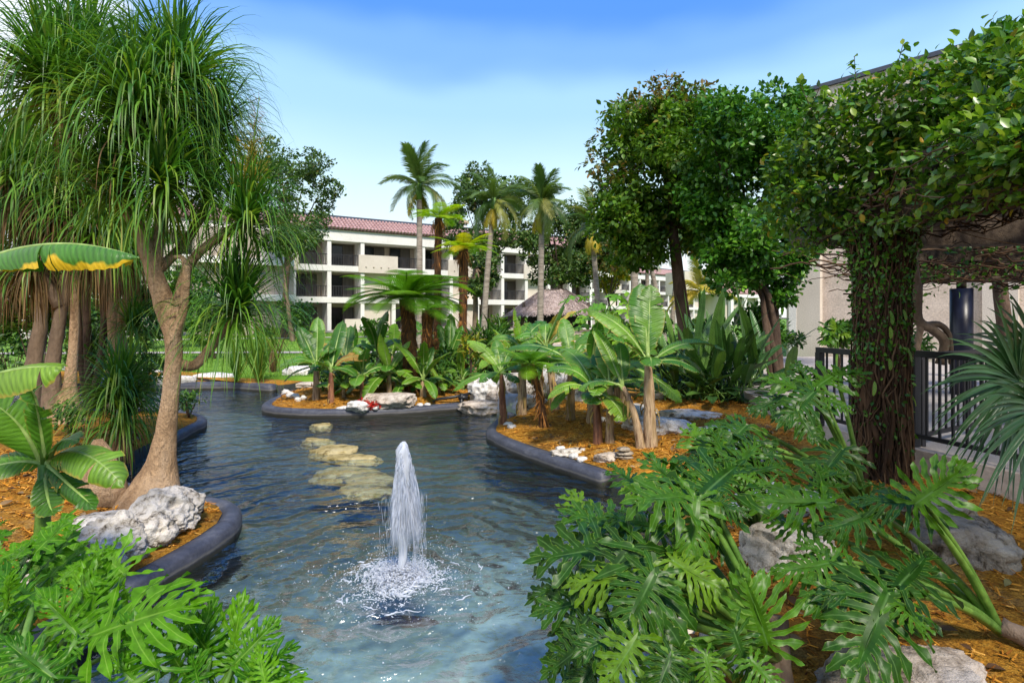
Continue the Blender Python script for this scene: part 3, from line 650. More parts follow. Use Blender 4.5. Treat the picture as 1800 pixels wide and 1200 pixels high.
M['vine'] = mat_leaf('vine_leaf', [(0, (0.03, 0.095, 0.010)), (0.45, (0.075, 0.18, 0.012)), (0.8, (0.16, 0.29, 0.018)), (0.97, (0.24, 0.30, 0.025)), (1, (0.42, 0.22, 0.03))], 'island', 0.33, 0.5, 0.28, vein=(0.16, 0.25, 0.04), veinw=0.10, ns=3)
M['vine_obj'] = mat_leaf('near_vine_leaf', [(0, (0.03, 0.095, 0.010)), (0.45, (0.075, 0.18, 0.012)), (0.8, (0.16, 0.29, 0.018)), (0.97, (0.24, 0.30, 0.025)), (1, (0.42, 0.22, 0.03))], 'object', 0.33, 0.5, 0.28, vein=(0.16, 0.25, 0.04), veinw=0.10, ns=3)
M['shrub'] = mat_leaf('shrub_leaf', [(0, (0.025, 0.08, 0.012)), (0.6, (0.06, 0.16, 0.018)), (1, (0.14, 0.26, 0.025))], 'island', 0.45, 0.4, 0.25, ns=2)
M['shrub_yellow'] = mat_leaf('yellow_shrub_leaf', [(0, (0.10, 0.17, 0.015)), (0.6, (0.30, 0.30, 0.02)), (1, (0.50, 0.30, 0.02))], 'island', 0.5, 0.4, 0.3, ns=2)
M['papaya'] = mat_leaf('papaya_leaf', [(0, (0.09, 0.25, 0.015)), (1, (0.20, 0.38, 0.02))], 'object', 0.45, 0.4, 0.35, vein=(0.28, 0.40, 0.06), veinw=0.1, ns=4)
M['red'] = mat_leaf('red_petal', [(0, (0.35, 0.012, 0.01)), (1, (0.55, 0.03, 0.015))], 'island', 0.5, 0.4, 0.2)
M['pink'] = mat_leaf('pink_leaf', [(0, (0.20, 0.02, 0.08)), (1, (0.45, 0.05, 0.18))], 'island', 0.5, 0.4, 0.2)
M['bark_pony'] = mat_noise('ponytail_bark', (0.24, 0.14, 0.07), (0.46, 0.30, 0.17), 5.0, 0.95, 1.0, 34, 0.06, stretch=(1, 1, 0.45), c3=(0.52, 0.37, 0.24), lo=.3, hi=.72)
M['bark_pink'] = mat_noise('swollen_base_bark', (0.34, 0.21, 0.15), (0.56, 0.40, 0.31), 2.5, 0.9, 1.0, 22, 0.03, stretch=(1, 1, 2.4))
M['bark_brown'] = mat_noise('brown_bark', (0.055, 0.034, 0.022), (0.14, 0.09, 0.06), 2.5, 0.9, 0.9, 20, 0.03, stretch=(1, 1, 0.4))
M['bark_grey'] = mat_noise('grey_bark', (0.125, 0.085, 0.055), (0.24, 0.17, 0.115), 2.0, 0.9, 0.8, 18, 0.03, stretch=(1, 1, 0.5))
M['bark_palm'] = mat_noise('palm_bark', (0.20, 0.16, 0.13), (0.36, 0.30, 0.25), 2.0, 0.9, 0.6, 9, 0.03, stretch=(0.6, 0.6, 4))
M['fern_trunk'] = mat_noise('fibrous_fern_trunk', (0.045, 0.022, 0.010), (0.16, 0.075, 0.03), 5.0, 0.95, 1.0, 24, 0.04, stretch=(2, 2, 0.7))
M['fibre'] = mat_leaf('rusty_fibre', [(0, (0.12, 0.045, 0.015)), (1, (0.36, 0.16, 0.05))], 'island', 0.9, 0.1, 0.1)
M['vine_stem'] = mat_leaf('vine_stem', [(0, (0.028, 0.016, 0.010)), (0.6, (0.075, 0.040, 0.022)), (1, (0.14, 0.085, 0.05))], 'island', 0.85, 0.2, 0.0)
def build_limestone(name, c1, c2, c3, pits=0.5):
    m, nt = mat_new(name); obj = node(nt, 'ShaderNodeTexCoord').outputs['Object']
    n1 = noise(nt, obj, 2.2, 6, 0.6); n2 = noise(nt, obj, 9.0, 6, 0.7); n3 = noise(nt, obj, 24, 4, 0.6)
    col = ramp(nt, n1, [(0.32, c1), (0.5, c2), (0.7, c3)])
    pit = ramp(nt, n2, [(0.34, (0.10, 0.085, 0.07)), (0.43, (0.70, 0.68, 0.64)), (0.5, (1, 1, 1)), (0.75, (1.12,) * 3)])
    col = mixc(nt, pits, col, pit, 'MULTIPLY')
    h = mathn(nt, 'ADD', mathn(nt, 'MULTIPLY', n2, 1.0), mathn(nt, 'MULTIPLY', n3, 0.4))
    out(nt, prin(nt, col, 0.9, 0.2, bump(nt, h, 1.0, 0.05))); return m
M['limestone'] = build_limestone('limestone', (0.32, 0.28, 0.23), (0.58, 0.53, 0.47), (0.70, 0.65, 0.58), 1.0)
M['limestone_white'] = build_limestone('white_limestone', (0.55, 0.52, 0.49), (0.70, 0.67, 0.63), (0.76, 0.73, 0.70), 0.55)
M['limestone_tan'] = build_limestone('tan_limestone', (0.38, 0.29, 0.22), (0.55, 0.46, 0.38), (0.60, 0.54, 0.47), 0.7)
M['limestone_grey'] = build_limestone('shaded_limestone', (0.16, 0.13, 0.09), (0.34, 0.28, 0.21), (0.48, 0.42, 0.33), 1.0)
M['mossy'] = build_limestone('algae_coated_stone', (0.26, 0.20, 0.07), (0.42, 0.33, 0.14), (0.52, 0.44, 0.25), 0.8)

# ------------------------------------------------------------------ rocks
import bmesh
_ico = {}
def ico(sub):
    if sub not in _ico:
        bm = bmesh.new(); bmesh.ops.create_icosphere(bm, subdivisions=sub, radius=1.0)
        _ico[sub] = (np.array([v.co[:] for v in bm.verts]), np.array([[v.index for v in f.verts] for f in bm.faces])); bm.free()
    return _ico[sub]
def rock_geo(size, seed, sub=5, holes=0.0, flat=0.0, rot=0.0):
    V, Fs = ico(sub); V = V.copy(); rng = RNG(seed); s = seed * 3.17
    for k in range(12):                         # broken facets
        n = runit(rng, 1)[0]; d = rng.uniform(0.62, 0.92); q = V @ n; ex = np.maximum(q - d, 0); V -= ex[:, None] * n * 0.85
    rd = 1 - np.abs(2 * vnoise(V * 2.6 + s, seed + 3) - 1); rd2 = 1 - np.abs(2 * vnoise(V * 6.1 + s, seed + 4) - 1)
    r = 1 + 0.50 * fbm(V * 1.3 + s, seed, 4) + 0.22 * (rd - .6) + 0.10 * (rd2 - .6) + 0.14 * fbm(V * 9 + s, seed + 8, 4)
    if holes:
        h = fbm(V * 2.3 + s + 7, seed + 9, 2); r -= np.clip((h - 0.10) * 4, 0, 1) * holes
        h2 = fbm(V * 6 + s, seed + 12, 2); r -= np.clip((h2 - 0.16) * 5, 0, 1) * holes * 0.25
    V = V * r[:, None]
    if flat: V[:, 2] = np.where(V[:, 2] > flat, flat + (V[:, 2] - flat) * 0.25, V[:, 2])
    c, sn = math.cos(rot), math.sin(rot); V = V * np.array(size); V = V @ np.array([[c, sn, 0], [-sn, c, 0], [0, 0, 1]])
    return V, Fs
def rock(label, pos, size, seed, mat='limestone', group=None, sub=5, holes=0.0, flat=0.0, rot=0.0, name='rock', cat_='rock'):
    V, Fs = rock_geo(size, seed, sub, holes, flat, rot); mb = MB(); mb.add(V + np.array(pos), Fs)
    return single(name, mb, M[mat], label, cat_, group, origin=tuple(pos))

# ------------------------------------------------------------------ philodendron leaf (deeply lobed)
def philo_mesh(name, mat, seed, nl=9, narrow=1.0, aspect=1.0, curl=1.0, simple=False):
    rng = RNG(seed); mb = MB(); secs = 6 if simple else 10
    ns = nl + 1
    sB = np.linspace(0, 1, ns)
    yB = -0.10 + 1.02 * sB ** 1.05; xB = 0.085 * np.sin(PI * np.clip(0.18 + 0.80 * sB, 0, 1)) ** 0.8 * narrow
    ymid = np.clip(yB * 0.96 - 0.03, 0, 1)
    def zbend(x, y): return -0.10 * curl * y ** 2 - 0.16 * curl * np.abs(x) ** 1.5 + 0.03 * np.sin(9 * x + seed) * np.sin(7 * y + seed)
    for side in (1, -1):
        Bx = xB * side
        Mv = np.column_stack([np.zeros(ns), ymid, np.zeros(ns)]); Bv = np.column_stack([Bx, yB, np.full(ns, 0.012)])
        V = np.vstack([Mv, Bv]); i = np.arange(ns - 1)
        f = np.stack([i, i + 1, ns + i + 1, ns + i], -1) if side < 0 else np.stack([i, ns + i, ns + i + 1, i + 1], -1)
        V[:, 2] += zbend(V[:, 0], V[:, 1]); mb.add(V, f, np.column_stack([np.r_[np.zeros(ns), np.full(ns, 0.5)], np.full(2 * ns, .5)]))
        for k in range(nl):
            s = (k + 0.5) / nl
            th = math.radians(np.interp(s, [0, .15, .4, .7, 1], [152, 112, 76, 50, 22]) + rng.normal(0, 4))
            Ln = np.interp(s, [0, .12, .35, .6, .85, 1], [.36, .50, .55, .47, .32, .20]) * rng.uniform(.88, 1.1) * aspect
            p0 = (Bv[k] + Bv[k + 1]) / 2; bw = np.linalg.norm(Bv[k + 1] - Bv[k]) / 2
            u = np.linspace(0, 1, secs)
            ang = th - math.radians(16) * u ** 1.2 + rng.normal(0, .05)
            stp = Ln / (secs - 1); px_ = p0[0] + side * np.concatenate([[0], np.cumsum(np.sin(ang[:-1]) * stp)]); py_ = p0[1] + np.concatenate([[0], np.cumsum(np.cos(ang[:-1]) * stp)])
            prof = np.interp(u, [0, .12, .3, .5, .68, .82, .93, 1], [1, .78, .70, .95, 1.0, .78, .40, .03])
            wide = max(bw, 0.030) * 1.12 * narrow
            ph = rng.uniform(0, 6.28); t1 = 1 + 0.34 * np.sin(u * 15 + ph) * (u > .2); t2 = 1 + 0.34 * np.sin(u * 15 + ph + 2.2) * (u > .2)
            wl = wide * prof * t1; wr = wide * prof * t2; wl[0] = wr[0] = bw
            nx, ny = np.cos(ang) * side, -np.sin(ang)
            dz = -0.22 * Ln * u ** 2 * rng.uniform(-0.6, 2.2) * curl + 0.045 * rng.normal() * u
            tw = rng.normal(0, .6) * u + 0.15
            ru = 0.026 * np.sin(u * 14 + ph) * np.sqrt(u)
            P = np.column_stack([px_, py_, 0.012 + dz])
            Lf = P + np.column_stack([nx * wl, ny * wl, np.abs(wl) * (.30 + tw) + ru]); Rt = P - np.column_stack([nx * wr, ny * wr, -np.abs(wr) * (.30 - tw) + ru])
            Lf[0] = Bv[k]; Rt[0] = Bv[k + 1]; 
            if np.dot(Lf[1] - Bv[k], Lf[1] - Bv[k]) > np.dot(Rt[1] - Bv[k], Rt[1] - Bv[k]): Lf[1:], Rt[1:] = Rt[1:].copy(), Lf[1:].copy()
            V = np.vstack([Lf, P, Rt]); V[:, 2] += zbend(V[:, 0], V[:, 1]) ; i = np.arange(secs - 1)
            a = np.stack([i, i + 1, secs + i + 1, secs + i], -1); b = np.stack([secs + i, secs + i + 1, 2 * secs + i + 1, 2 * secs + i], -1)
            mb.add(V, [a, b], np.column_stack([np.r_[np.ones(secs), np.zeros(secs), np.ones(secs)], np.tile(u, 3)]))
    # end lobe
    u = np.linspace(0, 1, 7); y = 0.93 + 0.24 * u; w = np.interp(u, [0, .3, .6, 1], [.05, .06, .05, .003]) * narrow
    V = np.vstack([np.column_stack([-w, y, .02 + 0 * u]), np.column_stack([0 * u, y, 0 * u]), np.column_stack([w, y, .02 + 0 * u])]); V[:, 2] += zbend(V[:, 0], V[:, 1]); i = np.arange(6)
    mb.add(V, [np.stack([i, 7 + i, 8 + i, i + 1], -1), np.stack([7 + i, 14 + i, 15 + i, 8 + i], -1)], np.column_stack([np.r_[np.ones(7), np.zeros(7), np.ones(7)], np.tile(u, 3)]))
    # raised midrib under the blade
    mb.add(*tube([(0, -0.02, -0.006), (0, .5, -0.03 * curl - .006), (0, .95, -0.10 * curl)], [.014, .010, .004], 5))
    return mb.mesh(name, mat)
PH = [philo_mesh('lobed_leaf_%d' % s, M['philo'], s, nl=8 + s % 3, curl=0.7 + 0.35 * (s % 3), narrow=.84) for s in range(7)]
PHL = [philo_mesh('lit_lobed_leaf_%d' % s, M['philo_lit'], 20 + s, nl=8 + s % 3, narrow=0.78, curl=0.6 + 0.3 * (s % 3)) for s in range(5)]
PAP = [philo_mesh('papaya_leaf_%d' % s, M['papaya'], 40 + s, nl=4, narrow=0.9, curl=0.8, simple=True) for s in range(2)]
PHS = [philo_mesh('small_lobed_leaf_%d' % s, M['philo'], 60 + s, nl=6, simple=True) for s in range(2)]
def place_leaf(root, mesh, A, T, up=(0, -0.35, 1), wf=1.0, base=None, pr=0.012, sag=0.12, name='leaf'):
    A = np.asarray(A, float); T = np.asarray(T, float); L = np.linalg.norm(T - A); D = (T - A) / L
    R = frames(D[None], np.array(up, float)[None])[0]
    inst(name, mesh, root, A, R, (L / 1.1 * wf * (.8 if mesh in PHL else 1), L / 1.1, L / 1.1))
    if base is not None:
        b = np.asarray(base, float); mid = (b + A) / 2 + A3(0, 0, sag * np.linalg.norm(A - b)) 
        P = bez(b, mid, A, 12); mb = MB(); mb.add(*tube(P, np.linspace(pr * 1.7, pr * 0.8, 12), 7)); part('petiole', mb, M['petiole'], root)

# ------------------------------------------------------------------ banana leaf / plant
def banana_leaf(mb, b, c, t, W, rng, tears=6, fold=25, sag=18, up=A3(0, 0, 1), n=40, widef=None, pet=0.0):
    P = bez(np.asarray(b, float), np.asarray(c, float), np.asarray(t, float), n); T = nrm(np.gradient(P, axis=0))
    S = np.cross(T, up); bad = np.linalg.norm(S, axis=1) < .05; S[bad] = A3(1, 0, 0); S = nrm(S); N = np.cross(S, T)
    tt = np.linspace(0, 1, n); w = W * np.clip(np.sin(PI * tt ** 0.8), 0, 1) ** 0.55 * np.interp(tt, [0, .06, .9, 1], [.3, .75, .95, .35])
    Lw = np.linalg.norm(np.diff(P, axis=0), axis=1).sum()
    for side in (1, -1):
        cuts = np.sort(rng.choice(np.arange(4, n - 3), size=min(tears, n - 8), replace=False)) if tears else np.array([], int)
        ed = [0] + list(cuts) + [n - 1]
        for a, z in zip(ed[:-1], ed[1:]):
            if z - a < 1: continue
            ii = np.arange(a, z + 1); mid = (a + z) / 2
            ex = math.radians(rng.normal(0, 9)) if tears else 0; sl = rng.uniform(.01, .05) if tears else 0
            rows = []
            for q, u in enumerate((0, .25, .5, .75, 1.0)):
                an = math.radians(-fold) * -1 * (1 - u) - (math.radians(sag) + ex) * u * 1.6
                rows.append((u, an))
            pts = [P[ii]]; cur = P[ii].copy()
            for (u0, _), (u1, an) in zip(rows[:-1], rows[1:]):
                du = (u1 - u0) * w[ii][:, None]
                fwd = 0.30 * du * T[ii]
                cur = cur + du * (math.cos(an) * S[ii] * side + math.sin(an) * N[ii]) + fwd
                if sl: cur = cur + (P[int(mid)] - P[ii]) * sl * u1 + A3(0, 0, 1) * rng.normal(0, .002)
                pts.append(cur.copy())
            rip = 0.004 * np.sin(ii * 2.1 + side)
            V = np.concatenate([p + N[ii] * (rip * k / 4 * (W / .2))[:, None] for k, p in enumerate(pts)]); m = len(ii)
            i = np.arange(m - 1)[None]; k = np.arange(4)[:, None] * m
            f = np.stack([k + i, k + i + 1, k + m + i + 1, k + m + i], -1).reshape(-1, 4)
            if side > 0: f = f[:, ::-1]
            U = np.concatenate([np.column_stack([np.full(m, r[0]), tt[ii] * Lw]) for r in rows]); mb.add(V, f, U)
    return P, N
def add_banana_leaf(root, b, c, t, W, seed, mat='banana', tears=6, fold=22, sag=16, up=A3(0, 0, 1), pet=None, rr=0.014):
    rng = RNG(seed); mb = MB(); P, N = banana_leaf(mb, b, c, t, W, rng, tears, fold, sag, up); o = part('leaf', mb, M[mat], root)
    mb = MB(); Pm = P - N * rr * 0.4
    if pet is not None: Pm = np.vstack([bez(np.asarray(pet, float), (np.asarray(pet) * .5 + P[0] * .5) + A3(0, 0, .05), P[0], 8)[:-1], Pm])
    k = len(Pm); part_sub = MB(); part_sub.add(*tube(Pm, np.linspace(rr * 1.5, rr * .3, k), 6)); m = part('midrib', part_sub, M['midrib'], root)
    # the midrib belongs to its leaf
    m.parent = o
    return o
def banana_plant(label, base, H, r, leaves, seed, group=None, lean=(0, 0), sheath='sheath', mat='banana', shreds=8, name='banana_plant'):
    rng = RNG(seed); base = np.asarray(base, float); rt = thing(name, label, 'banana plant', tuple(base), group)
    leaves = [(l[0] + rng.normal(0, 12), l[1] + rng.normal(0, 5), l[2] * rng.uniform(.78, 1.08), l[3] * rng.uniform(.85, 1.2)) + tuple(l[4:]) for l in leaves]
    top = base + A3(lean[0], lean[1], H)
    P = bez(base - A3(0, 0, .12), base + A3(lean[0] * .2, lean[1] * .2, H * .55), top, 14)
    mb = MB(); mb.add(*tube(P, lerpn([r * 1.35, r * 1.1, r, r * .95, r * .8, r * .55], 14), 12, rough=.22, seed=seed)); part('stem', mb, M[sheath], rt)
    mb = MB()
    for k in range(shreds):                   # hanging dry sheaths
        z = rng.uniform(.15, 1.0); p = P[int(z * 13)]; a = rng.uniform(0, 2 * PI); d = A3(math.cos(a), math.sin(a), 0); L = rng.uniform(.12, .35) * min(1, H)
        p0 = p + d * r * .9; pts = [p0, p0 + d * r * .7 - A3(0, 0, L * .4), p0 + d * r * rng.uniform(.3, .9) - A3(0, 0, L)]
        Pc = cpath(pts, 5); s = np.cross(d, A3(0, 0, 1)) * r * rng.uniform(.2, .5); w = np.array([1, .9, .7, .5, .1])[:, None]
        V = np.vstack([Pc - s * w, Pc + s * w]); i = np.arange(4); mb.add(V, np.stack([i, i + 1, 6 + i, 5 + i], -1))
    if shreds: part('dry_sheaths', mb, M['banana_dry'], rt, kind='stuff')
    for k, lf in enumerate(leaves):
        az, elv, L, W = lf[:4]; lm = lf[4] if len(lf) > 4 else mat; droop = lf[5] if len(lf) > 5 else (.12 if elv > 62 else .32 if elv > 40 else .55)
        a = math.radians(az); e = math.radians(elv); d = A3(math.cos(a) * math.cos(e), math.sin(a) * math.cos(e), math.sin(e)); h = A3(math.cos(a), math.sin(a), 0)
        droop = min(1, droop * 1.15 + .08); p0 = top + d * L * .14; c = top + d * L * .66; t = c + nrm(d * (1 - droop) + h * .45 * droop - A3(0, 0, droop * .9)) * L * .52; W = W * 1.10; L = L * .94
        add_banana_leaf(rt, p0, c, t, W, seed * 31 + k, lm, tears=int(rng.integers(3, 9)), fold=rng.uniform(10, 32), sag=rng.uniform(5, 28), up=A3(0.15 * math.cos(a), -0.35, 1), pet=top - A3(0, 0, .05), rr=.012 + W * .03)
    return rt
def auto_leaves(n, L, W, seed, e0=78, e1=15, mats=('banana',)):
    rng = RNG(seed); o = []
    for k in range(n):
        o.append(((k * 137.5 + seed * 57) % 360, e0 + (e1 - e0) * k / max(n - 1, 1) + rng.normal(0, 6), L * rng.uniform(.8, 1.12), W * rng.uniform(.85, 1.12), mats[int(rng.integers(len(mats)))], float(np.clip(.25 + .55 * k / n + rng.normal(0, .1), .05, 1))))
    return o

# ------------------------------------------------------------------ ponytail palm
def strap_leaves(mb, c, n, L, w, seed, emin=-35, emax=88, g=0.30, segs=10, axis=A3(0, 0, 1), azc=None, azw=180, stiff=1.0):
    rng = RNG(seed); u = rng.random(n); el = np.radians(emin + (emax - emin) * u ** 0.85); az = rng.uniform(0, 2 * PI, n) if azc is None else np.radians(azc + rng.uniform(-azw, azw, n))
    D = np.stack([np.cos(az) * np.cos(el), np.sin(az) * np.cos(el), np.sin(el)], -1); D = nrm(D + (np.asarray(axis) - A3(0, 0, 1)) * .5)
    Ln = L * rng.uniform(.7, 1.12, n) * np.interp(u, [0, .5, .85, 1], [1, 1.05, .95, .7]); P = np.asarray(c, float) + D * 0.05 + rng.normal(0, .035, (n, 3)); st = Ln / segs
    gg = g * rng.uniform(.45, 1.5, n) * np.interp(u, [0, .7, 1], [1.15, .95, .30]) / stiff
    pts = [P]; S0 = nrm(np.cross(D, A3(0, 0, 1)) + rng.normal(0, .25, (n, 3))); Ss = [S0]
    kink = rng.integers(3, segs, n); kk = rng.random(n) < .22
    for k in range(segs):
        D = nrm(D + A3(0, 0, -1) * (gg * (.03 + 2.5 * (k / segs) ** 2.0))[:, None] + (kk & (kink == k))[:, None] * A3(0, 0, -1.4) + rng.normal(0, .045, (n, 3)))
        P = P + D * st[:, None]; pts.append(P); S = np.cross(D, A3(0, 0, 1)); S = nrm(S + S0 * .45); S0 = nrm(S0 * .6 + S * .4); Ss.append(S0)
    pts = np.array(pts); Ss = np.array(Ss); tt = np.linspace(0, 1, segs + 1); wp = np.interp(tt, [0, .1, .35, .7, 1], [1.1, 1.0, .9, .55, .03])
    wv = w * rng.uniform(.75, 1.25, n)[None, :, None] * wp[:, None, None] * .5
    A = pts - Ss * wv; Bv = pts + Ss * wv
    V = np.stack([A, Bv], 2).transpose(1, 0, 2, 3).reshape(-1, 3)      # n, seg, 2
    m = (segs + 1) * 2; i = (np.arange(n) * m)[:, None] + (np.arange(segs) * 2)[None]
    f = np.stack([i, i + 1, i + 3, i + 2], -1).reshape(-1, 4)
    U = np.tile(np.stack([np.tile([0., 1.], segs + 1), np.repeat(tt, 2)], -1), (n, 1)); mb.add(V, f, U)
def strap_head(root, c, n, L, w, seed, low=0.35, dry=0, g=0.30, emin=-30, axis=A3(0, 0, 1), azc=None, azw=180, stiff=1.0):
    mb = MB(); strap_leaves(mb, c, int(n * (1 - low)), L, w, seed, 5, 88, g, axis=axis, azc=azc, azw=azw, stiff=stiff); o = part('leaf_head', mb, M['strap'], root, kind='stuff')
    mb = MB(); strap_leaves(mb, np.asarray(c) - A3(0, 0, .06), int(n * low), L * 1.1, w * .95, seed + 500, emin, 25, g * 1.35, axis=axis, azc=azc, azw=azw); o = part('old_leaves', mb, M['strap_low'], root, kind='stuff')
    if dry:
        mb = MB(); strap_leaves(mb, np.asarray(c) - A3(0, 0, .15), dry, L * .95, w * .7, seed + 900, -80, -20, g * 2.0); part('dead_leaves', mb, M['strap_dry'], root, kind='stuff')

# ------------------------------------------------------------------ tree ferns
def frond_mesh(name, mat, seed, npn=24, arch=0.55, wid=0.27, teeth=12):
    rng = RNG(seed); mb = MB(); t = np.linspace(0, 1, 30); P = np.column_stack([0 * t, t * (1 - .12 * arch * t), arch * (0.32 * t - .55 * t ** 2.2)]); mb.add(*tube(P, np.linspace(.012, .002, 30), 5))
    for k in range(npn):
        s = .12 + .87 * k / npn; i = int(s * 29); p = P[i]; T = nrm(P[min(i + 1, 29)] - P[max(i - 1, 0)])
        Ln = wid * np.interp(s, [.1, .3, .55, .8, 1], [.55, .95, 1, .65, .08]) * rng.uniform(.92, 1.06)
        for side in (1, -1):
            d = nrm(A3(side, .28, 0) + T * .12 + A3(0, 0, .05)); n0 = nrm(np.cross(A3(side, 0, 0), T)) * side
            q = np.linspace(0, 1, teeth); C = p + d * (q * Ln)[:, None] + A3(0, .0, -1) * (0.28 * Ln * q ** 2)[:, None] + A3(0, 1, 0) * (0.10 * Ln * q ** 2)[:, None]
            pl = .145 * wid * (1.0 - .85 * q ** 1.5) * np.interp(s, [.1, .3, .8, 1], [.7, 1, .8, .3])
            fw = nrm(np.cross(n0, d)) * side
            # leaflets on both edges of each pinna
            for sg in (1, -1):
                hw = Ln / teeth * .40
                Tp = C + (fw * sg + d * .38) * pl[:, None] * rng.uniform(.85, 1.1, teeth)[:, None] - A3(0, 0, 1) * (pl * .22)[:, None]
                V = np.vstack([C - d * hw, C + d * hw, Tp + d * hw * .4, Tp - d * hw * .5]); a = np.arange(teeth); mb.add(V, np.stack([a, a + teeth, a + 2 * teeth, a + 3 * teeth], -1))
    return mb.mesh(name, mat)
FR = [frond_mesh('tree_fern_frond_%d' % s, M['fern'], s, arch=.45 + .25 * s) for s in range(3)]
FRY = [frond_mesh('yellow_frond_%d' % s, M['fern_yellow'], 10 + s, arch=.5 + .3 * s) for s in range(2)]
FRLOW = [frond_mesh('small_fern_frond_%d' % s, M['fern'], 30 + s, npn=16, teeth=6) for s in range(1)]
def tree_fern(label, base, top, r, n, L, seed, meshes, group='tree ferns', e0=35, e1=-12, fib=220, gold=None, skirt=0, wid=1.0):
    rng = RNG(seed); base = np.asarray(base, float); top = np.asarray(top, float); H = np.linalg.norm(top - base)
    rt = thing('tree_fern', label, 'tree fern', tuple(base), group); P = cpath([base - A3(0, 0, .1), base * .6 + top * .4 + A3(rng.normal(0, .03), 0, 0), top], 18)
    mb = MB(); mb.add(*tube(P, lerpn([r * 1.25, r, r * .95, r * 1.05], 18), 14, rough=.35, seed=seed)); part('trunk', mb, M['fern_trunk'], rt)
    mb = MB(); t = rng.uniform(.05, 1, fib); idx = (t * 17).astype(int); a = rng.uniform(0, 2 * PI, fib); d = np.stack([np.cos(a), np.sin(a), 0 * a], -1)
    scatter(mb, [(-.5, 0, 0), (.5, 0, 0), (0.2, 1, .12), (-.2, 1, .12)], [[0, 1, 2, 3]], P[idx] + d * r * .95, frames(nrm(d * .25 + A3(0, 0, -1) + rng.normal(0, .2, (fib, 3))), d), np.stack([np.full(fib, .018), rng.uniform(.1, .25, fib), np.full(fib, .3)], -1)); part('fibres', mb, M['fibre'], rt, kind='stuff')
    for k in range(n):
        az = k * 2.39996 + rng.normal(0, .15); e = math.radians(e0 + (e1 - e0) * k / n + rng.normal(0, 5)); D = A3(math.cos(az) * math.cos(e), math.sin(az) * math.cos(e), math.sin(e))
        me = meshes[k % len(meshes)]
        if gold is not None and k % gold[1] == 0: me = gold[0][k % len(gold[0])]
        s_ = L * rng.uniform(.85, 1.1)
        inst('frond', me, rt, top + A3(0, 0, .02) + D * .03, frames(D[None], A3(0, 0, 1)[None])[0], (s_ * wid, s_, s_))
    if skirt:
        mb = MB(); strap_leaves(mb, top - A3(0, 0, .05), skirt, L * .5, .03, seed, -70, -10, .6); part('dead_fronds', mb, M['fibre'], rt, kind='stuff')
    return rt

# ------------------------------------------------------------------ coconut palms
def palm_frond(name, mat, seed, n=44, droop=.6):
    rng = RNG(seed); mb = MB(); t = np.linspace(0, 1, 24); P = np.column_stack([0 * t, t * (1 - .18 * droop * t ** 2), .25 * t - droop * .75 * t ** 2.2]); mb.add(*tube(P, np.linspace(.014, .003, 24), 5))
    for side in (1, -1):
        s = np.linspace(.12, .99, n); i = s * 23; i0 = np.clip(i.astype(int), 0, 22); p = P[i0] + (P[i0 + 1] - P[i0]) * (i - i0)[:, None]; T = nrm(P[i0 + 1] - P[i0])
        Ln = .36 * np.interp(s, [.1, .35, .7, 1], [.6, 1, .8, .35]) * rng.uniform(.85, 1.15, n)
        d = nrm(np.column_stack([np.full(n, side * 1.0), .55 + .4 * s, -.25 - .35 * rng.random(n)]) + T * .3); d2 = nrm(d + A3(0, 0, -.9)); w = .011
        m = p + d * (Ln * .5)[:, None]; e = m + d2 * (Ln * .5)[:, None]; wv = T * w
        V = np.vstack([p - wv, p + wv, m + wv, m - wv, e + wv * .1, e - wv * .1]); a = np.arange(n); mb.add(V, [np.stack([a, a + n, a + 2 * n, a + 3 * n], -1), np.stack([a + 3 * n, a + 2 * n, a + 4 * n, a + 5 * n], -1)])
    return mb.mesh(name, mat)
PF = [palm_frond('coconut_frond_%d' % s, M['palm'], s, droop=.55 + .35 * s) for s in range(3)]
PFY = [palm_frond('yellow_palm_frond_%d' % s, M['palm_yellow'], 9 + s, droop=.5 + .3 * s) for s in range(2)]
def coconut(label, base, top, r, n, L, seed, meshes=PF, group='coconut palms', old=0):
    rng = RNG(seed); base = np.asarray(base, float); top = np.asarray(top, float); rt = thing('coconut_palm', label, 'palm', tuple(base), group)
    P = bez(base - A3(0, 0, .2), A3(base[0] * .65 + top[0] * .35, base[1] * .6 + top[1] * .4, base[2] * .45 + top[2] * .55), top, 26)
    mb = MB(); mb.add(*tube(P, lerpn([r * 1.5, r * 1.05, r, r * .95, r * .8], 26), 12, rough=.08, seed=seed)); part('trunk', mb, M['bark_palm'], rt)
    mb = MB(); mb.add(*tube([top - A3(0, 0, .5), top + A3(0, 0, .1), top + A3(0, 0, .55)], [r * .9, r * 1.3, r * .35], 10)); part('crownshaft', mb, M['petiole'], rt)
    for k in range(n):
        az = k * 2.39996 + seed; az += rng.normal(0, .35); e = math.radians(np.interp(k / n, [0, .25, .6, 1], [80, 48, 14, -35]) + rng.normal(0, 11)); D = A3(math.cos(az) * math.cos(e), math.sin(az) * math.cos(e), math.sin(e))
        me = meshes[min(int(k / n * len(meshes) + rng.random() * .6), len(meshes) - 1)]
        inst('frond', me, rt, top + A3(0, 0, .25), frames(D[None], (A3(0, 0, 1) + rng.normal(0, .22, 3))[None])[0], L * rng.uniform(.75, 1.2))
    for k in range(old):
        az = rng.uniform(0, 6.28); D = A3(math.cos(az) * .5, math.sin(az) * .5, -.8); inst('frond', PFY[k % 2], rt, top, frames(nrm(D)[None], A3(0, 0, 1)[None])[0], L * .7)
    return rt

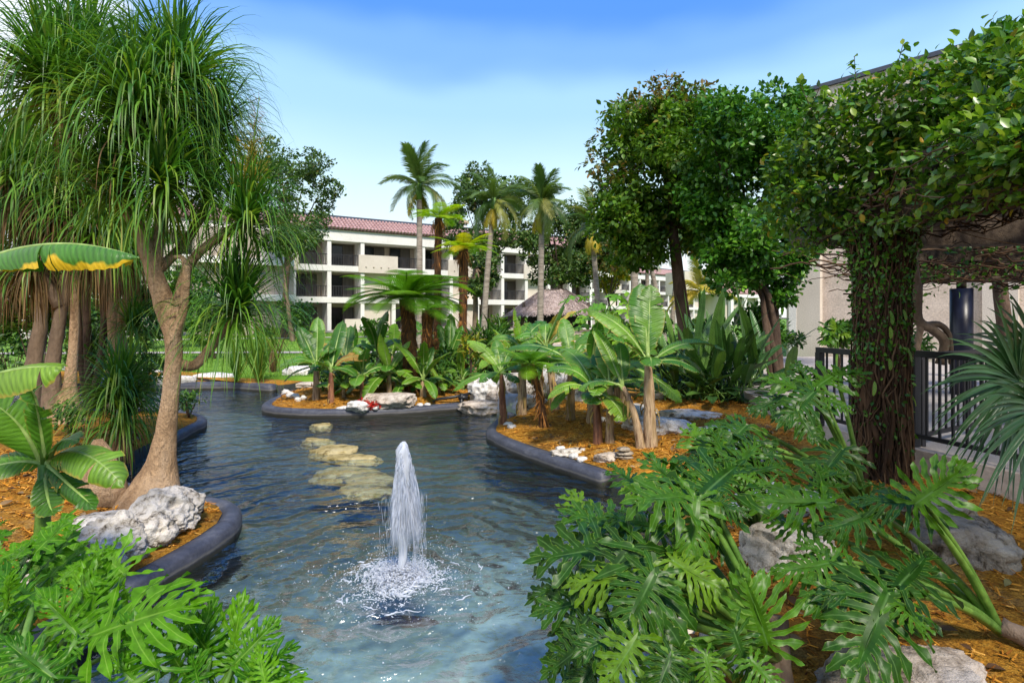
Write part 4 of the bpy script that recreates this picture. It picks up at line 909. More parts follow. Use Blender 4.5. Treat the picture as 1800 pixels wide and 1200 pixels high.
# ------------------------------------------------------------------ broadleaf trees, shrubs
LEAF_V = [(0, 0, 0), (.26, .30, .07), (.27, .62, .05), (0, 1, -.10), (-.27, .62, .05), (-.26, .30, .07), (0, .45, -.0)]
LEAF_F = [np.array([[0, 1, 2, 6], [6, 2, 3, 3]])[:1], np.array([[6, 2, 3], [6, 3, 4]]), np.array([[0, 6, 4, 5]])]
LEAF_U = [(0, 0), (1, .3), (1, .62), (0, 1), (1, .62), (1, .3), (0, .45)]
def blobs(C, R, k, r, seed, jitter=.85):
    rng = RNG(seed); u = runit(rng, k); q = rng.uniform(.25, 1, k) ** .5
    return np.asarray(C) + u * q[:, None] * np.asarray(R) * jitter, r * rng.uniform(.65, 1.25, k)
def foliage(mb, C, R, n, ll, seed, squash=.8, hang=0.0, asp=1.0, gap=.40):
    rng = RNG(seed); w = R ** 2; idx = rng.choice(len(C), n, p=w / w.sum()); u = runit(rng, n); rad = rng.uniform(.35, 1.0, n) ** .45; rad = np.where(rng.random(n) < .12, rng.uniform(1.0, 1.4, n), rad)
    pos = C[idx] + u * (rad * R[idx])[:, None] * A3(1, 1, squash)
    tw = vnoise(pos * 2.2 / max(np.mean(R), .2), seed); keep = tw > gap; pos = pos[keep]; u = u[keep]; n = len(pos)
    D = nrm(u * .7 + runit(rng, n) * .8 + A3(0, 0, .15 - hang)); upv = nrm(u * .6 + A3(0, 0, .9) + runit(rng, n) * .55)
    s = ll * rng.uniform(.65, 1.25, n); scatter(mb, LEAF_V, LEAF_F, pos, frames(D, upv), np.stack([s * asp, s, s], -1), LEAF_U)
def tree(label, base, fork, C, R, n, ll, seed, leaf='tree_leaf', bark='bark_brown', r=.2, group=None, limbs=9, name='broadleaf_tree', squash=.8, crown2=None, hang=.1, asp=1.0, mid=None):
    rng = RNG(seed); base = np.asarray(base, float); fork = np.asarray(fork, float); rt = thing(name, label, 'tree', tuple(base), group)
    mb = MB(); m_ = base * .5 + fork * .5 + (rng.normal(0, .12, 3) if mid is None else np.asarray(mid)); P = cpath([base - A3(0, 0, .2), m_, fork], 14); mb.add(*tube(P, lerpn([r * 1.35, r, r * .85, r * .75], 14), 10, rough=.15, seed=seed)); part('trunk', mb, M[bark], rt)
    order = rng.choice(len(C), min(limbs, len(C)), replace=False)
    for k in order:
        e = C[k]; mb = MB(); Pl = cpath([fork, fork * .5 + e * .5 + rng.normal(0, .12, 3) * np.linalg.norm(e - fork) * .3, e], 9); mb.add(*tube(Pl, np.linspace(r * .55, r * .08, 9), 6, rough=.1, seed=int(k))); part('limb', mb, M[bark], rt)
    mb = MB(); foliage(mb, C, R, n, ll, seed, squash, hang, asp); part('crown', mb, M[leaf], rt, kind='stuff')
    if crown2: mb = MB(); foliage(mb, crown2[0], crown2[1], crown2[2], ll, seed + 77, squash, hang, asp); part('crown', mb, M[crown2[3]], rt, kind='stuff')
    return rt
def shrub(label, C, R, n, ll, seed, leaf='shrub', group=None, name='shrub', k=9, r=None, asp=1.0, base_z=None):
    C = np.asarray(C, float); R = np.asarray(R, float); b, rr = blobs(C, R * .75, k, r or float(np.mean(R)) * .5, seed); zb = C[2] - R[2] if base_z is None else base_z
    rt = thing(name, label, 'shrub', (C[0], C[1], zb), group); mb = MB(); foliage(mb, b, rr, n, ll, seed, .9, 0, asp); part('foliage', mb, M[leaf], rt, kind='stuff')
    mb = MB()
    for q in b[:6]: mb.add(*tube(cpath([(C[0], C[1], zb - .05), (C * .5 + q * .5) * A3(1, 1, 0) + A3(0, 0, (zb + q[2]) * .5), q], 6), np.linspace(.018, .006, 6), 5))
    part('stems', mb, M['bark_brown'], rt); return rt
# ================================================================== the things
def onbed(px, py, key):
    z = .3
    for _ in range(5):
        p = G(px, py, z); z = bed_z('mulch_bed%d' % key, p[0], p[1])[0]
    return A3(p[0], p[1], z)
# ------------------------------------------------------------------ fountain
fx, fy = FOUNT[0], FOUNT[1]
def build_foam(name, a, c):
    m, nt = mat_new(name); p = prin(nt, c, 0.25, 0.6); tr = node(nt, 'ShaderNodeBsdfTransparent', ins={'Color': (1, 1, 1, 1)}).outputs[0]
    tl = node(nt, 'ShaderNodeBsdfTranslucent', ins={'Color': c + (1,)}).outputs[0]; p = node(nt, 'ShaderNodeMixShader', ins={0: .45, 1: p, 2: tl}).outputs[0]
    out(nt, node(nt, 'ShaderNodeMixShader', ins={0: a, 1: tr, 2: p}).outputs[0]); return m
M['foam'] = build_foam('white_water', 0.78, (0.86, 0.89, 0.95)); M['veil'] = build_foam('water_strands', 0.42, (0.84, 0.88, 0.96))
ft = thing('fountain', 'white bubbling water jet splashing up in the middle of the pond', 'fountain', (fx, fy, 0)); rng = RNG(3)
mb = MB(); z = np.linspace(-.05, 1.16, 34); core = np.column_stack([fx + .012 * np.sin(z * 7) + .02 * z, fy + 0 * z, z])
mb.add(*tube(core, np.interp(z, [-.05, .3, .7, .95, 1.1, 1.16], [.036, .034, .040, .052, .050, .014]), 14, rough=.9, seed=4)); part('jet', mb, M['foam'], ft)
SP = [(0, 0, 0), (.5, .35, 0), (0, .4, .5), (-.5, .35, 0), (0, .4, -.5), (0, 1, 0)]
SPF = [np.array([[0, 1, 2], [0, 2, 3], [0, 3, 4], [0, 4, 1], [5, 2, 1], [5, 3, 2], [5, 4, 3], [5, 1, 4]])]
n = 4200; zz = 1.15 - rng.random(n) ** 1.15 * .66; fall = np.clip(1.16 - zz, 0, 1); a = rng.uniform(0, 2 * PI, n); rr = (.018 + .105 * np.sqrt(fall)) * np.sqrt(rng.random(n)) * (1 + .30 * np.sin(3 * a + 1) + .2 * np.sin(5 * a + 9 * zz))
pos = np.column_stack([fx + .022 + rr * np.cos(a) + .02 * fall, fy + rr * np.sin(a), zz]); D = nrm(np.column_stack([np.cos(a) * .14, np.sin(a) * .14, -1.0 * np.ones(n)]) + rng.normal(0, .05, (n, 3)))
Ls = rng.uniform(.06, .30, n) * np.clip(fall * 2.5, .25, 1); ws = rng.uniform(.002, .009, n)
mb = MB(); scatter(mb, SP, SPF, pos, frames(D, runit(rng, n)), np.stack([ws, Ls, ws], -1)); part('falling_veil', mb, M['veil'], ft, kind='stuff')
n = 420; a = rng.uniform(0, 2 * PI, n); a = np.where(rng.random(n) < .5, rng.normal(.1, .25, n), a); rr = rng.uniform(.09, .20, n); pos = np.column_stack([fx + rr * np.cos(a) + .02, fy + rr * np.sin(a), rng.uniform(.03, .75, n)])
Ls = rng.uniform(.04, .16, n); ws = rng.uniform(.002, .0055, n); mb = MB(); scatter(mb, SP, SPF, pos, frames(nrm(A3(0, 0, -1) + rng.normal(0, .05, (n, 3))), runit(rng, n)), np.stack([ws, Ls, ws], -1)); part('thin_streams', mb, M['veil'], ft, kind='stuff')
n = 900; a = rng.uniform(0, 2 * PI, n); rr = np.abs(rng.normal(0, .36, n)); pos = np.column_stack([fx + rr * np.cos(a), fy + rr * np.sin(a), np.abs(rng.normal(0, .10, n)) + .005]); s = rng.uniform(.004, .013, n)
mb = MB(); scatter(mb, SP, SPF, pos, frames(runit(rng, n), runit(rng, n)), np.stack([s, s * 1.6, s], -1)); part('droplets', mb, M['foam'], ft, kind='stuff')
# churned foam: torn arcs and clots riding on the water
mb = MB()
for k in range(260):
    a0 = rng.uniform(0, 2 * PI); r0 = (.03 + rng.gamma(2.2, .08)) * (1 + .18 * math.sin(3 * a0 + 1) + .1 * math.sin(7 * a0)); m = 7; th = a0 + np.linspace(0, rng.uniform(.15, .6) / (r0 + .1) * .35, m); rad = r0 + rng.normal(0, .05) * np.linspace(0, 1, m) + rng.normal(0, .008, m)
    hz = .008 + rng.uniform(.0, .10) * max(0, 1 - r0 / .5) * np.sin(np.linspace(.3, 2.8, m)); P = np.column_stack([fx + rad * np.cos(th), fy + rad * np.sin(th), hz]); mb.add(*tube(P, np.interp(np.arange(m), [0, 3, 6], [.002, rng.uniform(.004, .013), .002]), 5, rough=.5, seed=k))
n = 6500; a = rng.uniform(0, 2 * PI, n); rr = rng.gamma(1.9, .085, n) * (1 + .2 * np.sin(3 * a + 1) + .1 * np.sin(7 * a)); pos = np.column_stack([fx + rr * np.cos(a), fy + rr * np.sin(a), .004 + rng.random(n) ** 1.4 * .15 * np.clip(1 - rr / .5, 0, 1) ** .7]); s = rng.uniform(.004, .015, n)
scatter(mb, SP, SPF, pos, frames(nrm(runit(rng, n) * A3(1, 1, .4)), A3(0, 0, 1) + rng.normal(0, .3, (n, 3))), np.stack([s, s * 2, s * .45], -1)); part('foam', mb, M['foam'], ft, kind='stuff')
n = 700; a = rng.uniform(0, 2 * PI, n); rr = np.abs(rng.normal(.55, .30, n)); pos = np.column_stack([fx + rr * np.cos(a), fy + rr * np.sin(a), np.full(n, .004)]); s = rng.uniform(.003, .010, n)
mb = MB(); scatter(mb, SP, SPF, pos, frames(nrm(runit(rng, n) * A3(1, 1, 0)), np.tile(A3(0, 0, 1), (n, 1))), np.stack([s, s * 2, s * .4], -1)); part('bubbles', mb, M['foam'], ft, kind='stuff')
rock('dark brown sunken stone under the splash of the fountain', (fx, fy + .16, -.52), (.40, .20, .12), 9, 'bark_brown', sub=4)
# ------------------------------------------------------------------ stepping stones
for k, (px, py, sx, sy, lab, sd) in enumerate([
    (565, 748, .27, .22, 'smallest algae coated stone in the pond, nearest the curved edging', 1), (556, 774, .40, .16, 'thin pointed algae stone second from the curved edging', 2),
    (588, 794, .48, .28, 'thick yellow stone standing out of the pond water', 3), (622, 806, .62, .20, 'long flat yellow stone overlapping the thick one in the pond', 4),
    (612, 828, .55, .30, 'broad pale submerged slab in the middle of the stone row', 5), (652, 835, .48, .36, 'pale submerged slab beside the falling jet', 6), (640, 856, .40, .26, 'last submerged stone of the row nearest the fountain', 7)]):
    p = G(px, py, -.02); rock(lab, (p[0], p[1], -.085 + .065 * (k == 2) + .035 * (k == 3) + .02 * (k < 2)), (sx * .84, sy * 1.1, .12), 50 + sd, 'mossy', 'stones in a row across the pond', sub=4, flat=.55, name='stepping_stone', cat_='stone', rot=.2 * math.sin(sd * 3))
# ------------------------------------------------------------------ rocks on the banks
R1 = onbed(300, 935, 3)
rock('largest pale limestone boulder inside the near left edging', (-3.26, 5.36, .32), (.34, .38, .24), 21, 'limestone', 'boulders at the near left edging', holes=.5, rot=.5, sub=6)
rock('hollowed limestone boulder with dark holes between two others', (-3.30, 4.72, .32), (.27, .25, .22), 22, 'limestone', 'boulders at the near left edging', holes=.9, rot=.2, sub=6)
rock('small broken limestone boulder nearest the left philodendron', (-3.42, 4.24, .30), (.22, .20, .19), 23, 'limestone', 'boulders at the near left edging', holes=.6)
rock('jagged pale stone between the two biggest boulders at the near left edging', (-3.12, 4.98, .30), (.20, .16, .17), 25, 'limestone', 'boulders at the near left edging', holes=.8, rot=1.1)
rock('small jagged stone close to the curb in front of the hollowed boulder', (-3.12, 4.40, .28), (.16, .15, .14), 26, 'limestone', 'boulders at the near left edging', holes=.6, rot=.3)
rock('thin flat limestone flake behind the largest left boulder', (-3.72, 5.1, .36), (.22, .16, .10), 24, 'limestone', 'boulders at the near left edging', flat=.5, rot=.8)
W = 'white rocks of the far shore and island'
p = onbed(629, 714, 1); rock('small smooth white rock beside the red flowers', p + A3(0, -.1, .08), (.28, .20, .17), 31, 'limestone_white', W, 4, flat=.6)
p = onbed(688, 712, 1); rock('wide tan boulder behind the red flowers on the island edge', p + A3(0, .05, .12), (.60, .30, .30), 32, 'limestone_tan', W, 5, flat=.55)
p = G(522, 662, .25); rock('white boulder at the far shore left of the island bananas', p + A3(0, .2, .15), (.55, .4, .26), 33, 'limestone_white', W, 4, flat=.6)
p = G(530, 675, .1); rock('low cream ledge stone at the water under the far white boulder', p + A3(.2, 0, -.02), (.6, .35, .14), 34, 'limestone_tan', W, 4, flat=.5)
for k, (px, py, s) in enumerate([(502, 692, .13), (510, 696, .11), (518, 699, .12), (524, 704, .09), (533, 701, .10)]):
    p = onbed(px, py, 1); rock(['white cobble at the left tip of the island', 'second white cobble from the island tip', 'middle cobble of the group at the island tip', 'smallest cobble at the island tip', 'cobble nearest the mulch at the island tip'][k], p + A3(0, 0, .03), (s, s * .8, s * .7), 60 + k, 'limestone_white', 'white cobbles at the island tip', 3)
for k, (px, py, s) in enumerate([(60, 668, .5), (140, 655, .7), (180, 668, .55), (262, 662, .6), (310, 672, .5), (375, 668, .55)]):
    p = G(px, py, .2); rock(['white rock at the far shore behind the grey palm trunk', 'big white rock seen between the thin palm stems', 'low white rock right of the thin palm stems', 'white rock at the far shore left of the leaning trunk', 'white rock at the far shore right of the leaning trunk', 'white rock under the hanging palm leaves at the far shore'][k], p, (s * 1.3, s * .6, s * .6), 70 + k, 'limestone_white', 'white rocks along the far shore', 4, flat=.6)
# waterfall pile
WF = 'boulders of the waterfall pile'
for px, py, sx, sy, sz, z, mt, lab, sd in [
    (850, 690, .42, .4, .42, .42, 'limestone_white', 'pitted white boulder at the left of the waterfall pile', 81), (848, 712, .50, .35, .20, .10, 'limestone_tan', 'cream ledge boulder at the water left of the cascade', 82),
    (962, 668, .62, .5, .62, .62, 'limestone_white', 'tallest white boulder at the top of the waterfall pile', 83), (905, 678, .5, .5, .45, .45, 'limestone', 'grey white boulder behind the cascade', 84),
    (1015, 690, .55, .45, .40, .40, 'limestone', 'pale boulder right of the tallest waterfall boulder', 85), (930, 705, .40, .35, .24, .18, 'limestone', 'low boulder right of the cascade behind the stems', 86),
    (1050, 712, .6, .4, .25, .32, 'limestone', 'broad grey boulder behind the middle banana stems', 87), (880, 700, .35, .3, .22, .30, 'limestone_tan', 'lip stone the small cascade runs over', 88)]:
    d = 13.6 - (py - 690) * .03; q = Q(px, py, d); rock(lab, (q[0], d, z), (sx, sy, sz), sd, mt, WF, 5, holes=.15, flat=.75)
wf = MB(); x0 = Q(895, 700, 13)[0]; tt = np.linspace(0, 1, 10); xx = np.linspace(-.22, .22, 9); V = np.array([[x0 + x * (1 + .2 * t) + .01 * math.sin(40 * x), 13.05 - .35 * t ** .6 + .02 * math.sin(31 * x), .42 - .44 * t ** 1.6] for t in tt for x in xx]); i = np.arange(9)[:, None] * 9; j = np.arange(8)[None]
wf.add(V, np.stack([i + j, i + j + 1, i + j + 10, i + j + 9], -1).reshape(-1, 4)); single('waterfall', wf, M['veil'], 'small cascade running over the lip stone into the pond', 'waterfall', origin=(x0, 12.9, 0))
# right bank rocks
RB = 'pale rocks on the banana bed'
for px, py, sx, sy, sz, mt, lab, sd in [
    (1112, 728, .42, .36, .20, 'limestone', 'pale rock left of the tall banana stem', 91), (1125, 752, .30, .22, .22, 'limestone', 'grey rock hidden behind the two leaning banana stems', 92), (1175, 755, .42, .26, .20, 'limestone_white', 'cracked white rock right of the tall banana stem', 93),
    (1208, 735, .55, .32, .14, 'limestone', 'flat grey rock farther back right of the tall banana stem', 94), (1265, 770, .36, .26, .18, 'limestone_white', 'white rock half under the right philodendron', 95),
    (1003, 793, .30, .12, .08, 'limestone', 'low white stone bedded along the dark edging', 96), (1068, 806, .20, .12, .10, 'limestone_tan', 'small cream stone near the end of the dark edging', 97)]:
    p = onbed(px, py, 2); rock(lab, p + A3(0, 0, sz * .2), (sx, sy, sz), sd, mt, RB, 5, flat=.6, rot=.3 * math.sin(sd))
for k in range(3):
    p = onbed(1097, 806, 2); rock(['lowest brown slate at the end of the dark edging', 'middle brown slate at the end of the dark edging', 'topmost brown slate at the end of the dark edging'][k], p + A3(0, 0, .03 + .055 * k), (.14 - .02 * k, .10, .034), 100 + k, 'limestone_grey', 'stacked brown slates', 3, flat=.5)
FG = 'rocks on the near right bank'
for P0, s, mt, lab, sd, hl in [
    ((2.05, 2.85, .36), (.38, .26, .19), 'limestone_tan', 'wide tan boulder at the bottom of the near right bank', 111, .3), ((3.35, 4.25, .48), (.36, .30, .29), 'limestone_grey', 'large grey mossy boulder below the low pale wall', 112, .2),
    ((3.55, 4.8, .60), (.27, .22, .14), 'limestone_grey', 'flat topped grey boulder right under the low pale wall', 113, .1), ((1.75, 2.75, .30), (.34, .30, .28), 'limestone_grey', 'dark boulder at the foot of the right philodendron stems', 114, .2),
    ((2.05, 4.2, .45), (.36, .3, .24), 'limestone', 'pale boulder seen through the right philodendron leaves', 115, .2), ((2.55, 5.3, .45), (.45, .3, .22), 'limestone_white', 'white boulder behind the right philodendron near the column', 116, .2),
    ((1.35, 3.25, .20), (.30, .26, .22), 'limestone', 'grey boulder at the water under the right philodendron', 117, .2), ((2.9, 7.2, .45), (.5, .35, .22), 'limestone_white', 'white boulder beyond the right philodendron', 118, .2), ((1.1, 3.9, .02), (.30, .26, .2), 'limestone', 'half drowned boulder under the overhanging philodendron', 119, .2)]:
    rock(lab, P0, s, sd, mt, FG, 5, holes=hl, flat=.7)

# ------------------------------------------------------------------ ponytail palms on the left
def pony(label, base, trunk, r, branches, heads, seed, bark='bark_pony', bulb=None, group='ponytail palms'):
    base = np.asarray(base, float); rt = thing('ponytail_palm', label, 'ponytail palm', tuple(base), group)
    P = cpath([base - A3(0, 0, .15)] + [np.asarray(p) for p in trunk], 34); mb = MB(); mb.add(*tube(P, lerpn(r, 34), 20, rough=.17, seed=seed)); part('trunk', mb, M[bark], rt)
    if bulb:
        mb = MB(); V, Fs = ico(4); V = V * np.array(bulb); V = V * (1 + .16 * fbm(V * 5, seed, 4) + .05 * fbm(V * 22, seed, 3))[:, None]; V[:, :2] *= np.interp(V[:, 2], [-bulb[2], 0, bulb[2]], [1.25, 1.0, .52])[:, None]; mb.add(V + base + A3(0, 0, bulb[2] * .35), Fs); part('swollen_base', mb, M['bark_pink'], rt)
    for k, (pts, r0, r1) in enumerate(branches):
        Pb = cpath([np.asarray(p, float) for p in pts], 14); mb = MB(); mb.add(*tube(Pb, np.linspace(r0, r1, 14), 12, rough=.18, seed=seed + k)); part('branch', mb, M[bark], rt)
    for k, h in enumerate(heads):
        c, n_, L, w = h[:4]; kw = h[4] if len(h) > 4 else {}
        strap_head(rt, np.asarray(c, float), n_, L, w, seed * 10 + k, **kw)
    return rt
D0 = 5.9
b0 = A3(-3.72, 5.85, .32)
tr = [Q(282, 820, D0), Q(300, 700, D0), Q(304, 590, D0), Q(272, 480, D0), Q(245, 400, D0)]
pony('biggest ponytail palm leaning at the near left edging with shaggy drooping heads', b0, tr, [.40, .26, .145, .098, .085, .080, .084, .104, .085, .075, .068], [
    ([tr[3], Q(240, 400, 5.9), Q(215, 330, 5.95), Q(238, 215, 5.9)], .07, .05), ([tr[3], Q(285, 380, 6.1), Q(318, 260, 6.3), Q(312, 165, 6.3)], .065, .045),
    ([tr[4], Q(205, 350, 6.1), Q(150, 300, 6.2), Q(98, 180, 6.1)], .065, .045), ([Q(306, 585, D0), Q(330, 470, 6.0), Q(395, 410, 6.1), Q(432, 395, 6.1)], .055, .04), ([Q(306, 600, D0), Q(322, 545, 5.85), Q(328, 480, 5.85), Q(326, 458, 5.85)], .05, .032), ([Q(326, 460, 5.85), Q(318, 452, 5.85), Q(306, 452, 5.8)], .028, .018),
    ([Q(308, 640, D0), Q(345, 640, 6.1), Q(385, 590, 6.2), Q(415, 548, 6.2)], .06, .04), ([tr[3], Q(330, 420, 6.4), Q(372, 330, 6.7), Q(372, 250, 6.7)], .055, .04)],
    [(Q(240, 195, 5.9), 700, 1.18, .026, dict(dry=30)), (Q(312, 148, 6.3), 700, 1.2, .026, dict(dry=20)), (Q(95, 150, 6.1), 700, 1.2, .026, dict(dry=30)), (Q(432, 385, 6.1), 460, .95, .021, dict(axis=A3(.3, 0, .9))),
     (Q(415, 542, 6.2), 520, 1.0, .020, dict(axis=A3(.25, 0, .9), g=.26)), (Q(372, 238, 6.7), 420, .95, .025), (Q(150, 95, 6.6), 340, 1.1, .026), (Q(285, 318, 5.75), 380, .92, .023, dict(emin=-60)), (Q(200, 330, 5.9), 380, 1.0, .023, dict(emin=-60)), (Q(365, 330, 6.5), 320, .9, .022, dict(emin=-60))], 1)
# flower stalk
rt = thing('palm_flower_stalk', 'yellow feathery flower spray rising from the small right ponytail head', 'flower stalk', tuple(Q(432, 350, 6.1)))
mb = MB(); S0 = [Q(432, 345, 6.1), Q(440, 310, 6.1), Q(446, 250, 6.1), Q(456, 170, 6.1)]; Sp = cpath(S0, 20); mb.add(*tube(Sp, np.linspace(.022, .004, 20), 6)); part('stalk', mb, M['petiole'], rt)
rng = RNG(8); mb = MB(); n = 520; i = (rng.random(n) ** 1.0 * 12 + 1).astype(int); D = nrm(runit(rng, n) + A3(0, 0, .35)); scatter(mb, SP, SPF, Sp[i], frames(D, runit(rng, n)), np.stack([np.full(n, .006), rng.uniform(.10, .26, n) * np.interp(i, [1, 4, 13], [.6, 1, .5]), np.full(n, .006)], -1))
p2 = Sp[i] + D * .14; n2 = n; scatter(mb, SP, SPF, p2, frames(nrm(D + runit(rng, n) * .7), runit(rng, n)), np.stack([np.full(n, .006), np.full(n, .10), np.full(n, .006)], -1)); part('flowers', mb, M['shrub_yellow'], rt, kind='stuff')
mb = MB(); n = 90; i = rng.integers(11, 19, n); scatter(mb, SP, SPF, Sp[i], frames(nrm(runit(rng, n) + A3(0, 0, .5)), runit(rng, n)), np.stack([np.full(n, .004), rng.uniform(.08, .2, n), np.full(n, .004)], -1)); part('bare_twigs', mb, M['fibre'], rt, kind='stuff')
LB = lambda px, py: onbed(px, py, 3)
b = LB(92, 745); pony('ponytail palm with wide grey trunk and dead hanging leaves at the far left', b, [Q(92, 650, b[1]), Q(105, 560, b[1]), Q(120, 470, b[1]), Q(110, 330, b[1])], [.18, .115, .09, .08, .075], [([Q(108, 540, b[1]), Q(60, 440, b[1]), Q(30, 330, b[1])], .12, .07)],
    [(Q(112, 320, b[1]), 420, 1.5, .04, dict(dry=190)), (Q(25, 300, b[1] - .3), 420, 1.5, .04, dict(dry=150)), (Q(170, 400, b[1] + .2), 300, 1.4, .04, dict(dry=190)), (Q(60, 440, b[1]), 160, 1.2, .035, dict(dry=200))], 2, bark='bark_grey')
b = LB(55, 712); pony('ponytail palm with pale grey trunk at the left edge behind the banana leaf', b, [Q(60, 640, b[1]), Q(72, 560, b[1]), Q(70, 440, b[1]), Q(40, 330, b[1])], [.24, .17, .125, .10, .09], [], [(Q(45, 300, b[1]), 420, 1.8, .045, dict(dry=160)), (Q(90, 420, b[1]), 120, 1.5, .04, dict(dry=160)), (Q(5, 480, b[1]), 200, 1.2, .04, dict(dry=100))], 3, bark='bark_grey')
b = LB(205, 722); pony('ponytail palm with short grey trunk forking behind the thin stems', b, [Q(206, 650, b[1]), Q(205, 580, b[1]), Q(195, 500, b[1]), Q(188, 440, b[1])], [.24, .19, .16, .12, .10], [([Q(206, 590, b[1]), Q(226, 520, b[1]), Q(236, 455, b[1])], .12, .08)], [(Q(186, 425, b[1]), 320, 1.4, .04, dict(dry=150)), (Q(238, 440, b[1]), 320, 1.4, .04, dict(dry=90)), (Q(232, 572, b[1] - .6), 220, .95, .03, dict(axis=A3(.5, -.2, .8)))], 4, bark='bark_pony')
b = LB(158, 716); pony('ponytail palm with three thin dark stems from one root', b, [Q(158, 695, b[1]), Q(154, 600, b[1]), Q(150, 480, b[1]), Q(148, 420, b[1])], [.16, .10, .085, .075, .06], [([Q(154, 700, b[1]), Q(141, 620, b[1]), Q(135, 520, b[1]), Q(128, 440, b[1])], .085, .06), ([Q(164, 700, b[1]), Q(177, 630, b[1]), Q(183, 560, b[1]), Q(180, 460, b[1])], .085, .06)], [(Q(150, 400, b[1]), 340, 1.4, .035, dict(dry=150)), (Q(125, 430, b[1]), 220, 1.3, .035, dict(dry=170))], 5, bark='bark_brown')
b = LB(118, 745); rt = thing('palm_stump', 'pinkish flared palm base between the trunks at left', 'stump', tuple(b), 'ponytail palms'); mb = MB(); mb.add(*tube(cpath([b - A3(0, 0, .1), b + A3(0, 0, .3), b + A3(.05, 0, .75), b + A3(.12, 0, 1.5), b + A3(.15, 0, 3.0)], 20), lerpn([.30, .18, .09, .07, .06], 20), 18, rough=.2, seed=6)); part('trunk', mb, M['bark_pony'], rt)
b = LB(212, 800); rt = thing('young_ponytail_palm', 'low bushy young ponytail palm with arching narrow leaves left of the big trunk', 'ponytail palm', tuple(b), 'ponytail palms')
mb = MB(); tp = b + A3(0, 0, .95); mb.add(*tube([b - A3(0, 0, .1), b + A3(.02, 0, .4), tp], [.16, .11, .08], 12, rough=.15)); part('trunk', mb, M['bark_pony'], rt); strap_head(rt, tp, 420, .95, .030, 77, low=.45, g=.24); strap_head(rt, tp - A3(-.1, .1, .35), 200, .8, .028, 78, low=.5, g=.3, dry=40)
b = A3(-4.15, 5.75, .33); rt = thing('palm_stump', 'second swollen palm base beside the leaning trunk', 'stump', tuple(b), 'ponytail palms'); mb = MB(); mb.add(*tube([b - A3(0, 0, .1), b + A3(0, 0, .2), b + A3(-.03, 0, .5), b + A3(-.05, 0.02, .62)], [.24, .20, .11, .04], 16, rough=.4, seed=9)); part('trunk', mb, M['bark_pony'], rt)

# ------------------------------------------------------------------ banana at the left edge
b = A3(-3.9, 3.6, .35); rt = thing('banana_plant', 'banana plant cut by the left edge with a yellow patched top leaf', 'banana plant', tuple(b), 'banana plants of the left bank')
mb = MB(); mb.add(*tube([b - A3(0, 0, .1), b + A3(0, 0, .8), b + A3(.05, 0, 1.5)], [.11, .09, .05], 12, rough=.2)); part('stem', mb, M['sheath'], rt)
st = b + A3(.05, 0, 1.5)
add_banana_leaf(rt, Q(-60, 470, 3.7), Q(90, 395, 3.6), Q(245, 452, 3.55), .24, 1, 'banana_patch', 3, -8, 62, up=A3(0, -.15, 1), pet=st)
add_banana_leaf(rt, Q(-95, 690, 3.3), Q(20, 635, 3.3), Q(112, 645, 3.3), .21, 2, 'banana_light', 1, 0, 40, up=A3(.1, -.55, 1), pet=b + A3(0, 0, 1.2))
b2 = A3(-3.05, 3.95, .3); rt = thing('banana_plant', 'young banana plant with arching leaf below the bushy young palm', 'banana plant', tuple(b2), 'banana plants of the left bank'); top = Q(78, 815, 3.9)
mb = MB(); mb.add(*tube(cpath([A3(top[0] - .05, top[1], .2), A3(top[0] - .02, top[1], .6), top], 8), [.07, .065, .06, .055, .05, .045, .04, .035], 10, rough=.15)); part('stem', mb, M['petiole'], rt)
for a_, c_, t_, w_, mt, sd, fo, sg in [((85, 812), (140, 760), (218, 855), .19, 'banana_light', 3, 15, 30), ((70, 812), (40, 730), (-30, 700), .19, 'banana_light', 4, 20, 14), ((74, 815), (30, 800), (-70, 838), .15, 'banana', 5, 15, 22), ((80, 810), (66, 700), (52, 680), .12, 'banana', 6, 20, 10), ((80, 830), (80, 880), (95, 905), .11, 'banana', 7, 15, 10), ((84, 810), (100, 760), (138, 775), .12, 'banana', 8, 15, 10), ((82, 815), (120, 850), (170, 895), .10, 'banana', 9, 15, 20)]:
    add_banana_leaf(rt, Q(*a_, 3.9), Q(*c_, 3.8), Q(*t_, 3.7), w_, sd, mt, 5 if sd != 4 else 1, fo, sg, up=A3(.05, -.6, 1), pet=top - A3(0, 0, .1))
mb = MB(); mb.add(*tube([top, Q(78, 760, 3.9), Q(76, 715, 3.9)], [.022, .026, .006], 8)); part('rolled_leaf', mb, M['petiole'], rt)

# ------------------------------------------------------------------ island bananas (behind the fountain)
IG, RG = 'banana plants of the island', 'banana plants of the right bank'
b = onbed(556, 700, 1); banana_plant('pair stemmed banana at the left end of the island with upright dark leaves', b, .75, .075, [(80, 78, 1.15, .20), (140, 66, 1.1, .22), (190, 20, 1.0, .20, 'banana', .6), (60, 60, 1.0, .20), (200, 48, .9, .2), (320, 55, .8, .18), (20, 30, .9, .18), (170, -5, .9, .16), (270, 30, .7, .17)], 201, IG, mat='banana')
b = onbed(582, 703, 1); banana_plant('red stemmed young banana beside the pair stemmed one on the island', b, .70, .065, [(60, 72, 1.1, .19), (20, 45, 1.0, .18, 'banana_dry', .5), (100, 60, .9, .18), (330, 25, .8, .17), (250, 40, .7, .16)], 202, IG, sheath='sheath_red')
b = onbed(636, 700, 1); banana_plant('small banana with thin stem left of the tan boulder', b, .55, .045, auto_leaves(8, .85, .16, 3, 75, 5), 203, IG, sheath='sheath_red')
b = onbed(684, 694, 1); banana_plant('banana growing right behind the wide tan boulder', b, .5, .06, auto_leaves(9, .95, .18, 4, 80, -5, ('banana', 'banana', 'banana_light')), 204, IG)
b = onbed(744, 694, 1); banana_plant('low spreading banana near the black pipes on the island', b, .38, .08, auto_leaves(9, .95, .16, 5, 75, 0), 205, IG)
